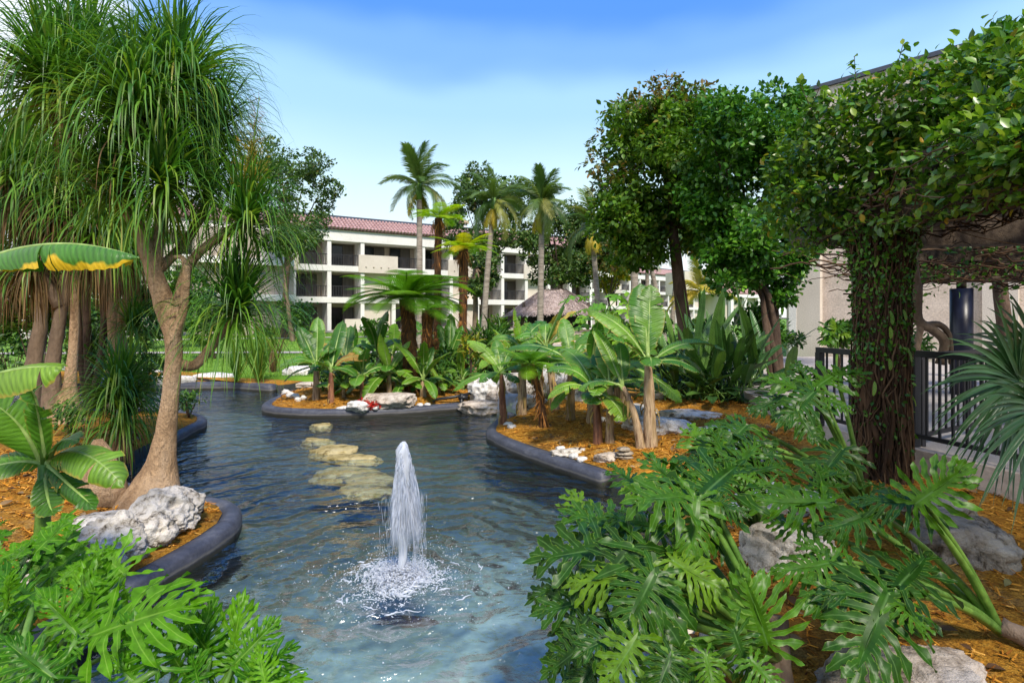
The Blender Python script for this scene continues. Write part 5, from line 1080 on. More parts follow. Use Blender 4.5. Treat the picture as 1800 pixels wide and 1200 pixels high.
b = onbed(664, 676, 1); banana_plant('dark upright banana in the middle of the island left of the tree fern', b, .75, .06, auto_leaves(8, 1.1, .2, 6, 82, 15), 206, IG)
b = onbed(790, 672, 1); banana_plant('upright glossy banana right of the island tree fern', b, .65, .06, [(85, 82, 1.2, .2), (140, 62, 1.0, .18), (40, 60, 1.0, .18), (180, 30, .9, .18), (0, 25, .9, .17), (270, 40, .8, .16), (230, 10, .9, .16)], 207, IG)
b = onbed(606, 680, 1); banana_plant('leafy banana at the back of the island with a browned leaf', b, .7, .055, auto_leaves(7, 1.0, .19, 8, 75, 10, ('banana', 'banana', 'banana_dry')), 208, IG)
for lab, x, y, sd in (('low leafy banana sucker at the front left of the island', 604, 698, 51), ('low banana sucker between the thin stemmed banana and the tan boulder', 655, 690, 52), ('low banana sucker just behind the tan boulder on its right', 708, 692, 53), ('low banana sucker left of the black pipes', 772, 690, 54), ('low banana sucker above the black pipes', 812, 684, 55), ('low banana sucker in the middle of the island bed', 735, 684, 56)):
    b = onbed(x, y, 1); banana_plant(lab, b, .22, .04, auto_leaves(7, .68, .13, sd, 75, 5, ('banana', 'banana', 'banana_light')), sd + 200, IG, shreds=4)
b = onbed(765, 664, 1); banana_plant('tall leafed banana at the back right of the island', b, .8, .06, auto_leaves(8, 1.2, .22, 41, 80, 10), 230, IG)
b = onbed(690, 668, 1); banana_plant('broad leafed banana right behind the island fern trunk', b, .8, .06, auto_leaves(8, 1.1, .22, 42, 80, 5, ('banana', 'banana_light')), 231, IG)
b = onbed(620, 668, 1); banana_plant('banana with overlapping leaves at the back of the island near the path light', b, .8, .06, auto_leaves(8, 1.2, .22, 43, 80, 10), 232, IG)
b = onbed(835, 668, 1); banana_plant('banana with yellow tipped leaves above the black pipes', b, .6, .06, auto_leaves(7, 1.0, .18, 44, 75, 0, ('banana', 'banana_light')), 233, IG)
b = onbed(720, 680, 1); banana_plant('small yellowish banana at the foot of the island tree fern', b, .4, .05, auto_leaves(7, .8, .15, 9, 70, -5, ('banana', 'banana_light')), 209, IG)
# ------------------------------------------------------------------ right bank bananas
b = onbed(1143, 785, 2); banana_plant('tallest banana of the right bank with torn light leaves', b, 1.16, .085, [(110, 80, 1.25, .24, 'banana', .15), (150, 70, 1.05, .2, 'banana_light', .3), (30, 38, 1.15, .19, 'banana', .45), (5, 24, 1.0, .17, 'banana', .7), (70, 75, .95, .2), (200, 40, .9, .18), (340, 15, .7, .15), (250, 30, .7, .16)], 211, RG, lean=(-.03, 0))
b = onbed(1128, 788, 2); banana_plant('leaning thin banana stem touching the tallest one', b, .85, .055, [(150, 74, .9, .12, 'banana_light', .1), (165, 25, .6, .14), (100, 60, .6, .12)], 212, RG, lean=(-.26, .05))
b = onbed(1052, 780, 2); banana_plant('short banana with brown sheaths in front on the right bank', b, .78, .065, [(175, 60, .95, .19, 'banana', .45), (200, 35, .8, .18, 'banana_light', .6), (60, 65, .9, .18), (300, -10, .75, .19, 'banana_light', .8), (20, 25, .8, .16), (250, 10, .6, .16), (130, 45, 1.0, .18)], 213, RG, lean=(-.05, .05), sheath='sheath_red')
b = onbed(1072, 778, 2); banana_plant('slim banana right beside the short one with brown sheaths', b, .85, .06, [(70, 65, .9, .18, 'banana_light', .2), (20, 50, .85, .17, 'banana_light', .5), (340, 20, .8, .16), (110, 40, .9, .17), (210, 15, .6, .15)], 214, RG)
b = onbed(1096, 738, 2); banana_plant('broad banana behind the two short ones on the right bank', b, .95, .065, auto_leaves(8, .95, .19, 61, 74, -10, ('banana', 'banana', 'banana_light')), 240, RG)
b = onbed(1038, 742, 2); banana_plant('banana with hanging leaves between the pale stem and the short brown sheathed one', b, .85, .06, auto_leaves(8, .85, .17, 62, 68, -20, ('banana', 'banana_light', 'banana')), 241, RG)
b = onbed(950, 716, 2); banana_plant('banana crowding behind the small tree fern on the right bank', b, 1.0, .07, auto_leaves(8, .95, .18, 63, 72, -10), 242, RG)
b = onbed(1003, 738, 2); banana_plant('banana with pale straight stem in the middle of the right bank', b, 1.05, .075, [(165, 35, 1.05, .2, 'banana', .4), (40, 48, 1.15, .2, 'banana', .3), (100, 70, .9, .18), (280, 10, .7, .18), (0, 20, .8, .16), (215, 15, .9, .18)], 215, RG)
b = onbed(884, 745, 2); banana_plant('slender red stemmed banana at the pond tip with leaves to the left', b, .95, .06, [(150, 48, 1.0, .17, 'banana_light', .3), (180, 8, .95, .15, 'banana', .55), (110, 60, .7, .15), (20, 40, .6, .13), (230, 10, .6, .13), (320, 0, .5, .12), (60, 62, .75, .14)], 216, RG, lean=(-.03, 0), sheath='sheath_red')
b = onbed(918, 728, 2); banana_plant('banana with ragged pale stem behind the cascade', b, 1.35, .085, auto_leaves(6, .9, .17, 17, 70, 0, ('banana', 'banana_light')), 217, RG, shreds=16)
b = onbed(976, 722, 2); banana_plant('banana with ragged brown stem before the white boulders', b, 1.3, .08, auto_leaves(6, 1.0, .18, 18, 75, 5), 218, RG, lean=(-.2, 0), shreds=16)
b = Q(955, 660, 15.2); b[2] = .4; banana_plant('tall yellowing banana clump in front of the thatched hut', b, .75, .08, auto_leaves(12, 1.25, .24, 19, 82, 5, ('banana_light', 'banana_light', 'banana', 'banana_dry')), 219, RG)
b = Q(905, 665, 15.5); b[2] = .4; banana_plant('light green banana left of the yellowing clump', b, .7, .07, auto_leaves(9, 1.15, .2, 20, 70, -5, ('banana', 'banana_light')), 220, RG)
b = Q(1010, 665, 15.0); b[2] = .4; banana_plant('browning banana right of the yellowing clump', b, .6, .07, auto_leaves(7, .9, .16, 21, 70, -15, ('banana', 'banana_dry', 'banana_dry')), 221, RG)
b = Q(1085, 690, 12.6); b[2] = .4; banana_plant('dark leaved banana between the bird of paradise and the papaya', b, .9, .07, auto_leaves(9, 1.1, .2, 22, 75, 0), 222, RG)

# ------------------------------------------------------------------ tree ferns
b = onbed(722, 690, 1); tree_fern('broad tree fern with thick dark trunk in the middle of the island', b, Q(716, 525, b[1]), .18, 32, 1.75, 301, FR, e0=30, e1=-8, fib=420)
b2 = Q(752, 660, 16.6); tree_fern('second shaggy fern trunk close behind the thick one', A3(b2[0], b2[1], .5), Q(752, 545, 16.6), .17, 12, 1.2, 302, FR, e0=25, e1=-20, fib=420)
b = Q(815, 640, 17.2); tree_fern('tall tree fern with rusty trunk and flat yellow green crown', A3(b[0], b[1], .4), Q(815, 438, 17.2), .135, 16, 1.15, 303, FRY, e0=28, e1=-4, fib=420, skirt=50)
b = Q(770, 640, 18.5); tree_fern('highest tree fern with yellow green crown and hanging rusty fronds', A3(b[0] + .0, b[1], .4), Q(771, 384, 18.5), .12, 14, 1.15, 304, FRY, e0=30, e1=-6, fib=260, skirt=60)
b = onbed(955, 750, 2); tree_fern('small tree fern with crooked dark trunk on the right bank', b, Q(932, 640, b[1]), .065, 20, .78, 305, FR, e0=28, e1=-14, fib=160)
# ------------------------------------------------------------------ papaya
b = Q(1066, 700, 12.2); rt = thing('papaya_tree', 'light green papaya with layered leaves before the thatched hut', 'papaya', (b[0], b[1], .4)); tp = Q(1066, 545, 12.2)
mb = MB(); mb.add(*tube(cpath([A3(b[0], b[1], .3), A3(b[0] + .03, b[1], 1.3), tp], 10), np.linspace(.05, .03, 10), 8)); part('trunk', mb, M['petiole'], rt); rng = RNG(12)
for k in range(26):
    az = k * 2.4; f = k / 26; el = .55 - f * .75; L = rng.uniform(.45, .75); A = tp - A3(0, 0, f * .7) + A3(math.cos(az) * L * math.cos(el), math.sin(az) * L * math.cos(el), math.sin(el) * L + .1); h = A3(math.cos(az), math.sin(az), -.35)
    place_leaf(rt, PAP[k % 2], A, A + h * rng.uniform(.28, .42), base=tp - A3(0, 0, f * .7), pr=.006, up=(0, -.2, 1))
# ------------------------------------------------------------------ bird of paradise clump
b = onbed(1245, 700, 2); rt = thing('bird_of_paradise', 'big clump of dark stiff paddle leaves behind the banana bed', 'plant', tuple(b)); rng = RNG(14)
for k in range(230):
    az = rng.uniform(0, 2 * PI); e = math.radians(rng.uniform(3, 80)); L = rng.uniform(1.1, 2.3) * (1 - .12 * math.sin(az)); r0 = A3(rng.normal(0, .55), rng.normal(0, .3), 0); p0 = b + r0
    d = A3(math.cos(az) * math.cos(e) * 1.05, math.sin(az) * math.cos(e) * .8, math.sin(e)); q0 = p0 + d * L * .40; c = p0 + d * L * .75; t = c + (d + A3(0, 0, -.28) * math.cos(e)) * L * .33; W_ = rng.uniform(.085, .13)
    mb = MB(); banana_leaf(mb, q0, c, t, W_, rng, 1 if rng.random() < .2 else 0, 32, 2, A3(.1 * math.cos(az), -.25, 1), n=14); lf = part('leaf', mb, M['bop'], rt)
    mb = MB(); mb.add(*tube(bez(p0, p0 * .5 + q0 * .5 + A3(0, 0, .08), q0, 6), np.linspace(.022, .012, 6), 6)); pp = part('petiole', mb, M['petiole'] if k % 3 else M['bop'], rt)
    pp.parent = lf
p = onbed(1157, 702, 2); rt = thing('bucket', 'white plastic bucket half hidden under the dark paddle leaves', 'bucket', tuple(p)); mb = MB(); mb.add(*tube([p, p + A3(0, 0, .30)], [.13, .155], 20, cap=True)); part('body', mb, M['white'], rt); mb = MB(); mb.add(*tube([p + A3(0, 0, .27), p + A3(0, 0, .30)], .165, 20)); part('rim', mb, M['white'], rt)
# ------------------------------------------------------------------ palms and far trees
def lz(p): return A3(p[0], p[1], float(lawn_z(p[1])))
CP = [('coconut palm left of the tall tree ferns with a leaning crown', 738, 640, 737, 335, 30, .16, 20, 2.2, 1, 3), ('coconut palm with slanting pale trunk right of the tall tree ferns', 848, 650, 868, 362, 30, .15, 18, 1.9, 2, 5), ('coconut palm with straight pale trunk in front of the hut', 949, 650, 953, 366, 29, .15, 20, 2.0, 3, 2),
      ('coconut palm right of the hut with crown behind the big tree', 1054, 640, 1040, 405, 36, .17, 16, 2.4, 4, 3), ('thick straight palm trunk right of the yellow leaved tree', 1116, 630, 1114, 400, 33, .22, 14, 2.4, 5, 1), ('thin upright palm trunk left of the leaning one by the far wing', 1137, 620, 1138, 420, 38, .13, 12, 2.2, 6, 1),
      ('leaning thin palm trunk before the far hotel wing', 1168, 610, 1130, 415, 36, .15, 12, 2.0, 7, 1), ('palm trunk tilted right before the far hotel wing', 1180, 605, 1196, 420, 45, .16, 12, 2.2, 8, 1)]
for lab, bx_, by_, tx, ty, d, r, n, L, sd, old in CP:
    bq = lz(Q(bx_, by_, d)); coconut(lab, bq, Q(tx, ty, d), r, n, L, sd, old=old)
bq = lz(Q(1232, 560, 40)); coconut('yellow fronded small palm beside the leaning tree trunk', bq, Q(1232, 520, 40), .15, 14, 2.6, 9, meshes=PFY, group='coconut palms')
BT = 'background trees in front of the hotel'
def bgtree(label, bx_, by_, d, blist, n, ll, seed, leaf, bark='bark_brown', r=.22, fork=None, c2=None, **kw):
    C = np.array([Q(x, y, d + dz) for x, y, rr, dz in blist]); R = np.array([rr * d / F for x, y, rr, dz in blist]); bq = lz(Q(bx_, by_, d)); fk = Q(fork[0], fork[1], d) if fork else (bq + C.mean(0)) / 2
    cr2 = None
    if c2: cr2 = (np.array([Q(x, y, d + dz) for x, y, rr, dz in c2[0]]), np.array([rr * d / F for x, y, rr, dz in c2[0]]), c2[1], c2[2])
    return tree(label, bq, fk, C, R, n, ll, seed, leaf, bark, r, BT, crown2=cr2, **kw)
def cluster(cx, cy, rx, ry, k, r, seed, dz=1.5):
    rng = RNG(seed); o = []
    for i in range(k):
        a = rng.uniform(0, 2 * PI); q = math.sqrt(rng.uniform(.05, 1)); o.append((cx + rx * q * math.cos(a), cy + ry * q * math.sin(a), r * rng.uniform(.7, 1.25), rng.normal(0, dz)))
    return o
bgtree('wide dark broadleaf tree before the left end of the hotel', 500, 620, 40, cluster(522, 345, 70, 80, 40, 17, 1) + cluster(490, 275, 30, 30, 9, 12, 2), 14000, .22, 401, 'bg_leaf', fork=(508, 450))
bgtree('thin grey tree with small crown close to the left end of the hotel', 515, 625, 36, cluster(505, 420, 40, 22, 8, 16, 3), 3600, .22, 402, 'bg_leaf', 'bark_grey', .12, fork=(500, 470))
bgtree('tall dark tree behind the coconut palm crowns', 850, 620, 44, cluster(850, 385, 66, 70, 38, 19, 4) + cluster(845, 315, 34, 24, 9, 12, 5), 16000, .26, 403, 'bg_leaf', fork=(845, 480))
bgtree('dark tree mass behind the straight palm right of the hotel bays', 985, 620, 46, cluster(985, 430, 66, 68, 42, 19, 6) + cluster(930, 375, 40, 66, 18, 18, 7), 22000, .27, 404, 'bg_leaf', fork=(985, 500))
bgtree('grey trunked tree in front of the hotel behind the tall tree fern', 835, 600, 40, cluster(845, 470, 30, 40, 8, 18, 8), 5000, .25, 405, 'bg_leaf', 'bark_grey', .2, fork=(835, 470))
bgtree('small yellow and green tree right of the hut', 1070, 610, 42, cluster(1075, 475, 26, 28, 9, 14, 9), 3000, .30, 406, 'shrub_yellow', 'bark_brown', .1, fork=(1070, 530), c2=(cluster(1085, 440, 30, 35, 10, 16, 10), 3500, 'tree_leaf_red'))
bgtree('green tree above the hut roof behind the palms', 1015, 610, 48, cluster(1030, 440, 30, 40, 10, 20, 12), 8000, .28, 407, 'bg_leaf', fork=(1015, 500))
# big trees right of the middle
bq = A3(5.35, 17.0, .5); D = 17.0
bl = cluster(1160, 300, 105, 130, 46, 32, 21, .8) + cluster(1225, 235, 105, 65, 24, 30, 22, .8) + cluster(1100, 400, 55, 50, 22, 26, 23, .6) + cluster(1200, 385, 70, 45, 18, 26, 28, .6) + cluster(1110, 440, 60, 32, 16, 22, 29, .6) + cluster(1262, 400, 60, 70, 24, 26, 30, .6)
C1 = np.array([Q(x, y, D + dz) for x, y, r_, dz in bl]); R1_ = np.array([r_ * D / F for x, y, r_, dz in bl])
bl2 = cluster(1180, 210, 110, 62, 22, 26, 24, .8) + cluster(1080, 290, 40, 70, 12, 22, 25, .8); C2 = np.array([Q(x, y, D + .6 + dz) for x, y, r_, dz in bl2]); R2_ = np.array([r_ * D / F for x, y, r_, dz in bl2])
tree('large tree with leaning dark trunk and russet tinged crown right of the sky gap', bq, Q(1182, 395, D), C1, R1_, 50000, .165, 410, 'tree_leaf', 'bark_brown', .20, 'big trees right of the sky gap', limbs=14, crown2=(C2, R2_, 5500, 'tree_leaf_red'), hang=.35)
D = 14.2; bq = A3(6.65, 14.2, .5); bl = cluster(1315, 310, 105, 135, 50, 32, 31, .7) + cluster(1385, 240, 60, 75, 16, 26, 32, .6) + cluster(1325, 430, 95, 60, 30, 26, 33, .5) + cluster(1405, 400, 40, 85, 18, 24, 34, .4) + cluster(1285, 465, 60, 35, 14, 22, 35, .5) + cluster(1370, 490, 40, 45, 12, 20, 36, .4)
C1 = np.array([Q(x, y, D + dz) for x, y, r_, dz in bl]); R1_ = np.array([r_ * D / F for x, y, r_, dz in bl])
gt = tree('dense glossy dark tree with gnarly twisted trunk before the pale wall', bq, Q(1320, 470, D), C1, R1_, 50000, .135, 411, 'ficus', 'bark_brown', .13, 'big trees right of the sky gap', limbs=14, asp=1.15, mid=(.2, 0, .1))
rng = RNG(5)
for k in range(5):
    s = Q(1352 + rng.normal(0, 10), 540, D); mb = MB(); mb.add(*tube(cpath([bq + A3(rng.normal(0, .1), rng.normal(0, .1), -.1), s + A3(rng.normal(0, .2), rng.normal(0, .15), .2), Q(1345 + rng.normal(0, 25), 480, D), Q(1330 + rng.normal(0, 35), 430, D)], 12), np.linspace(.08, .035, 12), 7, rough=.2, seed=k)); part('trunk_strand', mb, M['bark_brown'], gt)
D = 13.0; bl = cluster(1745, 90, 85, 35, 18, 26, 41, .6); C1 = np.array([Q(x, y, D + dz) for x, y, r_, dz in bl]); R1_ = np.array([r_ * D / F for x, y, r_, dz in bl])
tree('dark tree top rising over the pergola vine at the right edge', A3(11.6, 13.2, .7), Q(1740, 180, D), C1, R1_, 5200, .2, 412, 'ficus', 'bark_brown', .14, 'big trees right of the sky gap', asp=1.1)
# ------------------------------------------------------------------ shrubs
SH = [('low hedge shrub at the hotel foot left of the bay columns', 470, 590, 44, 40, 12, 1500, .22, 'shrub'), ('round shrub at the hotel foot below the left balconies', 540, 588, 45, 28, 12, 1200, .2, 'shrub'), ('feathery olive shrub hanging before the left hotel block', 520, 550, 38, 36, 30, 2200, .2, 'shrub'), ('flowering shrub under the island fern before the hotel', 660, 580, 40, 30, 16, 1500, .22, 'shrub'),
      ('clipped shrub by the patio chairs at the hotel', 795, 590, 42, 26, 10, 1000, .2, 'shrub'), ('dark shrub before the hotel right of the tall tree fern', 870, 575, 38, 32, 18, 1600, .22, 'tree_leaf'), ('leafy shrub at the hotel corner left of the hut', 925, 570, 40, 26, 18, 1200, .22, 'shrub'), ('bright shrub right of the thatched hut', 1100, 580, 32, 30, 16, 1600, .18, 'shrub'), ('round bush between the palm trunks and the far wing', 1155, 575, 30, 34, 22, 2000, .18, 'shrub'), ('dark bush behind the paddle leaf clump', 1215, 590, 24, 40, 30, 2000, .16, 'tree_leaf')]
for k, (lab, x, y, d, rx, ry, n, ll, lf) in enumerate(SH): c = Q(x, y, d); shrub(lab, c, (rx * d / F, .9, ry * d / F), n, ll, 500 + k, lf, 'shrubs round the lawn', base_z=float(lawn_z(d)))
IS = [('low mixed greenery in the left half of the island', 610, 664, 14.4, 60, 20, 1100, .13, 'shrub', .8), ('low mixed greenery in the right half of the island', 765, 662, 14.6, 70, 22, 1300, .14, 'shrub', .7), ('low dark greenery along the back of the banana bed', 1010, 690, 13.9, 110, 14, 900, .13, 'shrub', .7), ('spiky dark grass like shrub at the right end of the island', 855, 610, 16.6, 38, 40, 420, .55, 'shrub', .16), ('yellow green croton shrub at the island tree fern', 742, 640, 15.6, 24, 34, 700, .13, 'shrub_yellow', .8), ('leafy low shrub under the island bananas', 650, 660, 15.5, 60, 26, 900, .17, 'shrub', .8), ('bushy shrub at the back left of the island', 590, 640, 16.2, 34, 26, 700, .16, 'shrub', .8), ('green filler shrub right of the island tree fern', 790, 640, 16.0, 40, 34, 900, .17, 'shrub', .7),
      ('bright yellow bromeliad like shrub right of the island ferns', 828, 608, 15.0, 16, 14, 160, .22, 'shrub_yellow', .35), ('dark low shrub behind the waterfall boulders', 920, 630, 15.8, 60, 26, 1100, .18, 'shrub', .8), ('small mixed shrub between waterfall and papaya', 1030, 660, 14.5, 45, 26, 900, .16, 'shrub', .7)]
for k, (lab, x, y, d, rx, ry, n, ll, lf, asp) in enumerate(IS): c = Q(x, y, d); shrub(lab, c, (rx * d / F, .55, ry * d / F), n, ll, 520 + k, lf, 'shrubs of the islands', asp=asp, base_z=.35)
LS = [('tall leafy screen of shrubs behind the forked grey palm trunk', 235, 560, 13.2, 70, 75, 4200, .14, 'shrub', .6), ('dark leafy screen behind the far left palm trunks', 70, 520, 13.5, 90, 85, 4600, .15, 'tree_leaf', .6), ('leafy bush between the thin stems and the far shore', 165, 620, 13.0, 50, 40, 2000, .13, 'shrub', .6), ('bright bush behind the drooping right palm head', 380, 560, 24, 70, 50, 3600, .2, 'shrub', .7), ('dense green shrub at the far left behind the palm trunks', 20, 590, 16, 60, 70, 3000, .16, 'shrub', .8), ('leafy bush behind the thin palm stems', 150, 560, 19, 90, 45, 3500, .18, 'shrub', .7), ('bamboo like bright shrub left of the leaning trunk', 240, 650, 12.0, 40, 50, 1500, .18, 'shrub', .35), ('tall green bush behind the drooping palm heads', 120, 420, 26, 150, 110, 9000, .26, 'tree_leaf', .8), ('broad bush beyond the far shore behind the leaning trunk', 310, 520, 30, 100, 60, 5000, .26, 'shrub', .8), ('small leafy weed by the pink palm base', 125, 730, 8.6, 22, 24, 300, .09, 'shrub', .8), ('low weed right of the leaning trunk at the inlet', 332, 700, 11.2, 18, 16, 300, .12, 'shrub', .5), ('pink leaved cordyline by the far left shore', 112, 700, 10.5, 16, 20, 200, .14, 'pink', .3)]
for k, (lab, x, y, d, rx, ry, n, ll, lf, asp) in enumerate(LS): c = Q(x, y, d); shrub(lab, c, (rx * d / F, .06 * rx * d / F + .4, ry * d / F), n, ll, 540 + k, lf, 'shrubs of the left shore', asp=asp, base_z=.25)
RS = [('dense shrub between the gnarled tree and the pale wall', 1335, 580, 16.5, 62, 48, 2600, .17, 'ficus', .8), ('low shrub row at the foot of the big leaning tree', 1250, 595, 18, 60, 34, 2200, .17, 'shrub', .8), ('pale leafy shrub at the wall behind the short railing', 1475, 585, 15, 40, 26, 900, .2, 'shrub', .8), ('low green fill at the foot of the vine column', 1600, 600, 9.5, 45, 25, 700, .12, 'shrub', .6), ('small shrub by the corner pilaster', 1400, 600, 19, 16, 14, 200, .2, 'shrub', .6)]
for k, (lab, x, y, d, rx, ry, n, ll, lf, asp) in enumerate(RS): c = Q(x, y, d); shrub(lab, c, (rx * d / F, .4, ry * d / F), n, ll, 560 + k, lf, 'shrubs by the pale wall', asp=asp, base_z=.6)
# reeds on the far shore
def tuft(label, p, n, L, w, seed, group, mat='strap_low', name='reed_clump', cat_='reeds'):
    rt = thing(name, label, cat_, tuple(p), group); mb = MB(); strap_leaves(mb, p, n, L, w, seed, 55, 90, .06); part('blades', mb, M[mat], rt, kind='stuff'); return rt
tuft('tall reeds at the far shore left of the white boulder', G(455, 668, .3), 130, 2.4, .03, 601, 'reeds at the far shore'); tuft('shorter reeds left of the tall ones at the far shore', G(415, 670, .3), 90, 1.8, .03, 602, 'reeds at the far shore'); tuft('reddish reeds behind the tall ones', G(480, 655, .3), 60, 1.5, .03, 603, 'reeds at the far shore', 'strap_dry')
p = onbed(650, 716, 1); rt = thing('red_flower_clump', 'clump of small red flowers between the white rock and the tan boulder', 'flowers', tuple(p)); mb = MB(); rng = RNG(7); n = 260; pos = p + rng.normal(0, 1, (n, 3)) * A3(.13, .06, .05) + A3(0, -.15, .10); scatter(mb, LEAF_V, LEAF_F, pos, frames(runit(rng, n), runit(rng, n)), np.full(n, .06)); part('petals', mb, M['red'], rt, kind='stuff')
# ------------------------------------------------------------------ pipes at the island
rt = thing('pump_pipe', 'black pump pipe bent over the edging beside the waterfall', 'pipe', tuple(Q(790, 690, 13.3))); d = 13.25
mb = MB(); mb.add(*tube([Q(842, 688, 13.6), Q(800, 697, d), Q(765, 702, d), Q(762, 706, d), Q(761, 728, d - .15)], .035, 8)); part('long_pipe', mb, M['black'], rt)
mb = MB(); mb.add(*tube([Q(812, 692, d), Q(811, 710, d), Q(812, 728, d - .15)], .05, 8)); part('down_pipe', mb, M['black'], rt); mb = MB(); mb.add(*tube([Q(806, 698, d), Q(822, 699, d)], .06, 8)); part('coupling', mb, M['black'], rt)
# ------------------------------------------------------------------ patio furniture and lamps at the hotel
def chair(label, p, rot, s=1.0):
    rt = thing('patio_chair', label, 'chair', tuple(p), 'patio chairs at the hotel', rot); k = M['chairgrey']
    for nm, b_ in (('seat', (-.26, .26, -.25, .25, .40, .45)), ('backrest', (-.26, .26, .22, .27, .452, .92))): mb = MB(); mb.add(*box(*b_)); part(nm, mb, k, rt, False, world=False)
    for sx in (-1, 1):
        for sy in (-1, 1): mb = MB(); mb.add(*tube([(sx * .24, sy * .22, 0), (sx * .23, sy * .21, .398)], .02, 6)); part('leg', mb, k, rt, world=False)
        mb = MB(); mb.add(*box(sx * .27 - .02, sx * .27 + .02, -.24, .24, .62, .65)); part('armrest', mb, k, rt, False, world=False)
q = lz(Q(782, 590, 47)); chair('patio chair right of the low table at the hotel foot', A3(q[0], 47.0, .93), .6); q = Q(764, 590, 47.6); chair('patio chair left of the low table at the hotel foot', A3(q[0] - .4, 47.3, .93), -1.2)
q = Q(773, 590, 47); rt = thing('patio_table', 'low round patio table between the two chairs', 'table', (q[0] - .2, 46.6, .93)); mb = MB(); mb.add(*tube([(0, 0, .45), (0, 0, .49)], .32, 16)); part('table_top', mb, M['chairgrey'], rt, world=False); mb = MB(); mb.add(*tube([(0, 0, 0), (0, 0, .448)], .04, 8)); part('leg', mb, M['chairgrey'], rt, world=False)
for lab, x, d in (('small black path light on the lawn before the hotel bays', 690, 40), ('small black path light beside the dark banana leaf', 596, 36), ('black path light at the paving before the hut', 1026, 24)):
    q = lz(Q(x, 600, d)); rt = thing('path_light', lab, 'lamp', tuple(q), 'path lights'); mb = MB(); mb.add(*tube([q, q + A3(0, 0, .6)], .06, 8)); part('post', mb, M['black'], rt); mb = MB(); mb.add(*tube([q + A3(0, 0, .6), q + A3(0, 0, .72), q + A3(0, 0, .76)], [.11, .11, .03], 10)); part('lamp_head', mb, M['black'], rt)

# ------------------------------------------------------------------ pergola with vine
pg = thing('pergola', 'old timber pergola beams carrying the vine over the patio', 'pergola', (3.9, 6.05, .4))
def beam(p, q, w, h, nm='beam'):
    V, Fq = quadbox(p[:2], q[:2], w, p[2], p[2] + h); mb = MB(); mb.add(V, Fq); return part(nm, mb, M['wood'], pg, False)
beam((3.90, 8.0, 3.16), (3.72, -1.5, 3.16), -.26, .34); beam((4.35, 8.0, 3.16), (4.5, -1.5, 3.16), -.2, .30)
beam((7.2, 11.3, 2.85), (14, 10.6, 2.85), .3, .42); beam((6.4, 9.6, 3.1), (13, 8.8, 3.1), .25, .35); beam((5.6, 7.9, 3.15), (12, 7.2, 3.15), .25, .35)
for k in range(12): y = -1.2 + k * .8; beam((3.75, y, 3.505), (11, y + .9, 3.505), .10, .20, 'rafter')  # beams and rafters run on out of view under the added shade roof
colb = A3(3.93, 6.05, .3); vc = thing('vine_column', 'thick column wrapped in tangled brown vine stems and small leaves', 'column', tuple(colb)); rng = RNG(31)
mb = MB(); zz = np.linspace(.1, 3.2, 30); mb.add(*tube(np.column_stack([3.93 + 0.03 * np.sin(zz), 6.05 + 0 * zz, zz]), np.interp(zz, [.1, .5, 1.2, 2.6, 3.2], [.25, .22, .185, .19, .28]), 22, rough=.18, seed=2)); part('core', mb, M['bark_brown'], vc)
mb = MB()
for k in range(650):
    z0 = rng.uniform(.15, 2.4); L = rng.uniform(.5, 1.7); m = 10; z = np.linspace(z0, min(z0 + L, 3.25), m); a0 = rng.uniform(0, 2 * PI); a = a0 + np.cumsum(rng.normal(0, .13, m)) + rng.normal(0, .25) * np.linspace(0, 1, m); R_ = np.interp(z, [.1, .5, 1.2, 2.6, 3.2], [.28, .25, .21, .21, .31]) + rng.uniform(-.01, .05) + .02 * np.sin(np.linspace(0, 6, m) + k)
    mb.add(*tube(np.column_stack([3.93 + R_ * np.cos(a), 6.05 + R_ * np.sin(a), z]), rng.uniform(.003, .010), 5, cap=False))
part('vine_stems', mb, M['vine_stem'], vc, kind='stuff')
for k in range(26):
    m = 26; z = np.linspace(rng.uniform(.2, .9), rng.uniform(2.3, 3.35), m); a = rng.uniform(0, 2 * PI) + rng.choice([-1, 1]) * np.linspace(0, rng.uniform(.4, 2.2), m) + .12 * np.sin(np.linspace(0, 9, m) + k); R_ = np.interp(z, [.1, .5, 1.2, 2.6, 3.2], [.29, .26, .215, .21, .33]) + .015; mbs = MB()
    mbs.add(*tube(np.column_stack([3.93 + R_ * np.cos(a), 6.05 + R_ * np.sin(a), z]), np.linspace(rng.uniform(.016, .034), .010, m), 7, rough=.3, seed=k)); part('thick_stem', mbs, M['vine_stem'], vc)
mb = MB(); n = 3900; z = rng.uniform(.7, 3.2, n); z = np.where(rng.random(n) < .72, rng.uniform(1.7, 3.2, n), z); a = rng.uniform(0, 2 * PI, n); R_ = np.interp(z, [.1, .5, 1.2, 2.6, 3.2], [.28, .25, .215, .22, .34]) + rng.uniform(.0, .06, n); d = np.stack([np.cos(a), np.sin(a), 0 * a], -1)
scatter(mb, LEAF_V, LEAF_F, A3(3.93, 6.05, 0) + d * R_[:, None] + z[:, None] * A3(0, 0, 1), frames(nrm(d * .3 + runit(rng, n) + A3(0, 0, -.5)), d + runit(rng, n) * .5), rng.uniform(.03, .062, n)); part('leaves', mb, M['ficus'], vc, kind='stuff')
for k in range(14):
    z = rng.uniform(1.2, 3.0); a = rng.uniform(PI, 2 * PI); p = A3(3.93 + .27 * math.cos(a), 6.05 + .27 * math.sin(a), z); L = rng.uniform(.12, .18); D_ = nrm(A3(math.cos(a) * .3, math.sin(a) * .3, -1)); mbl = MB(); banana_leaf(mbl, p, p + D_ * L * .5 + A3(0, -.03, 0), p + D_ * L, .022, rng, 0, 10, 0, A3(math.cos(a), math.sin(a), .2), n=8); part('long_leaf', mbl, M['banana_light'], vc)
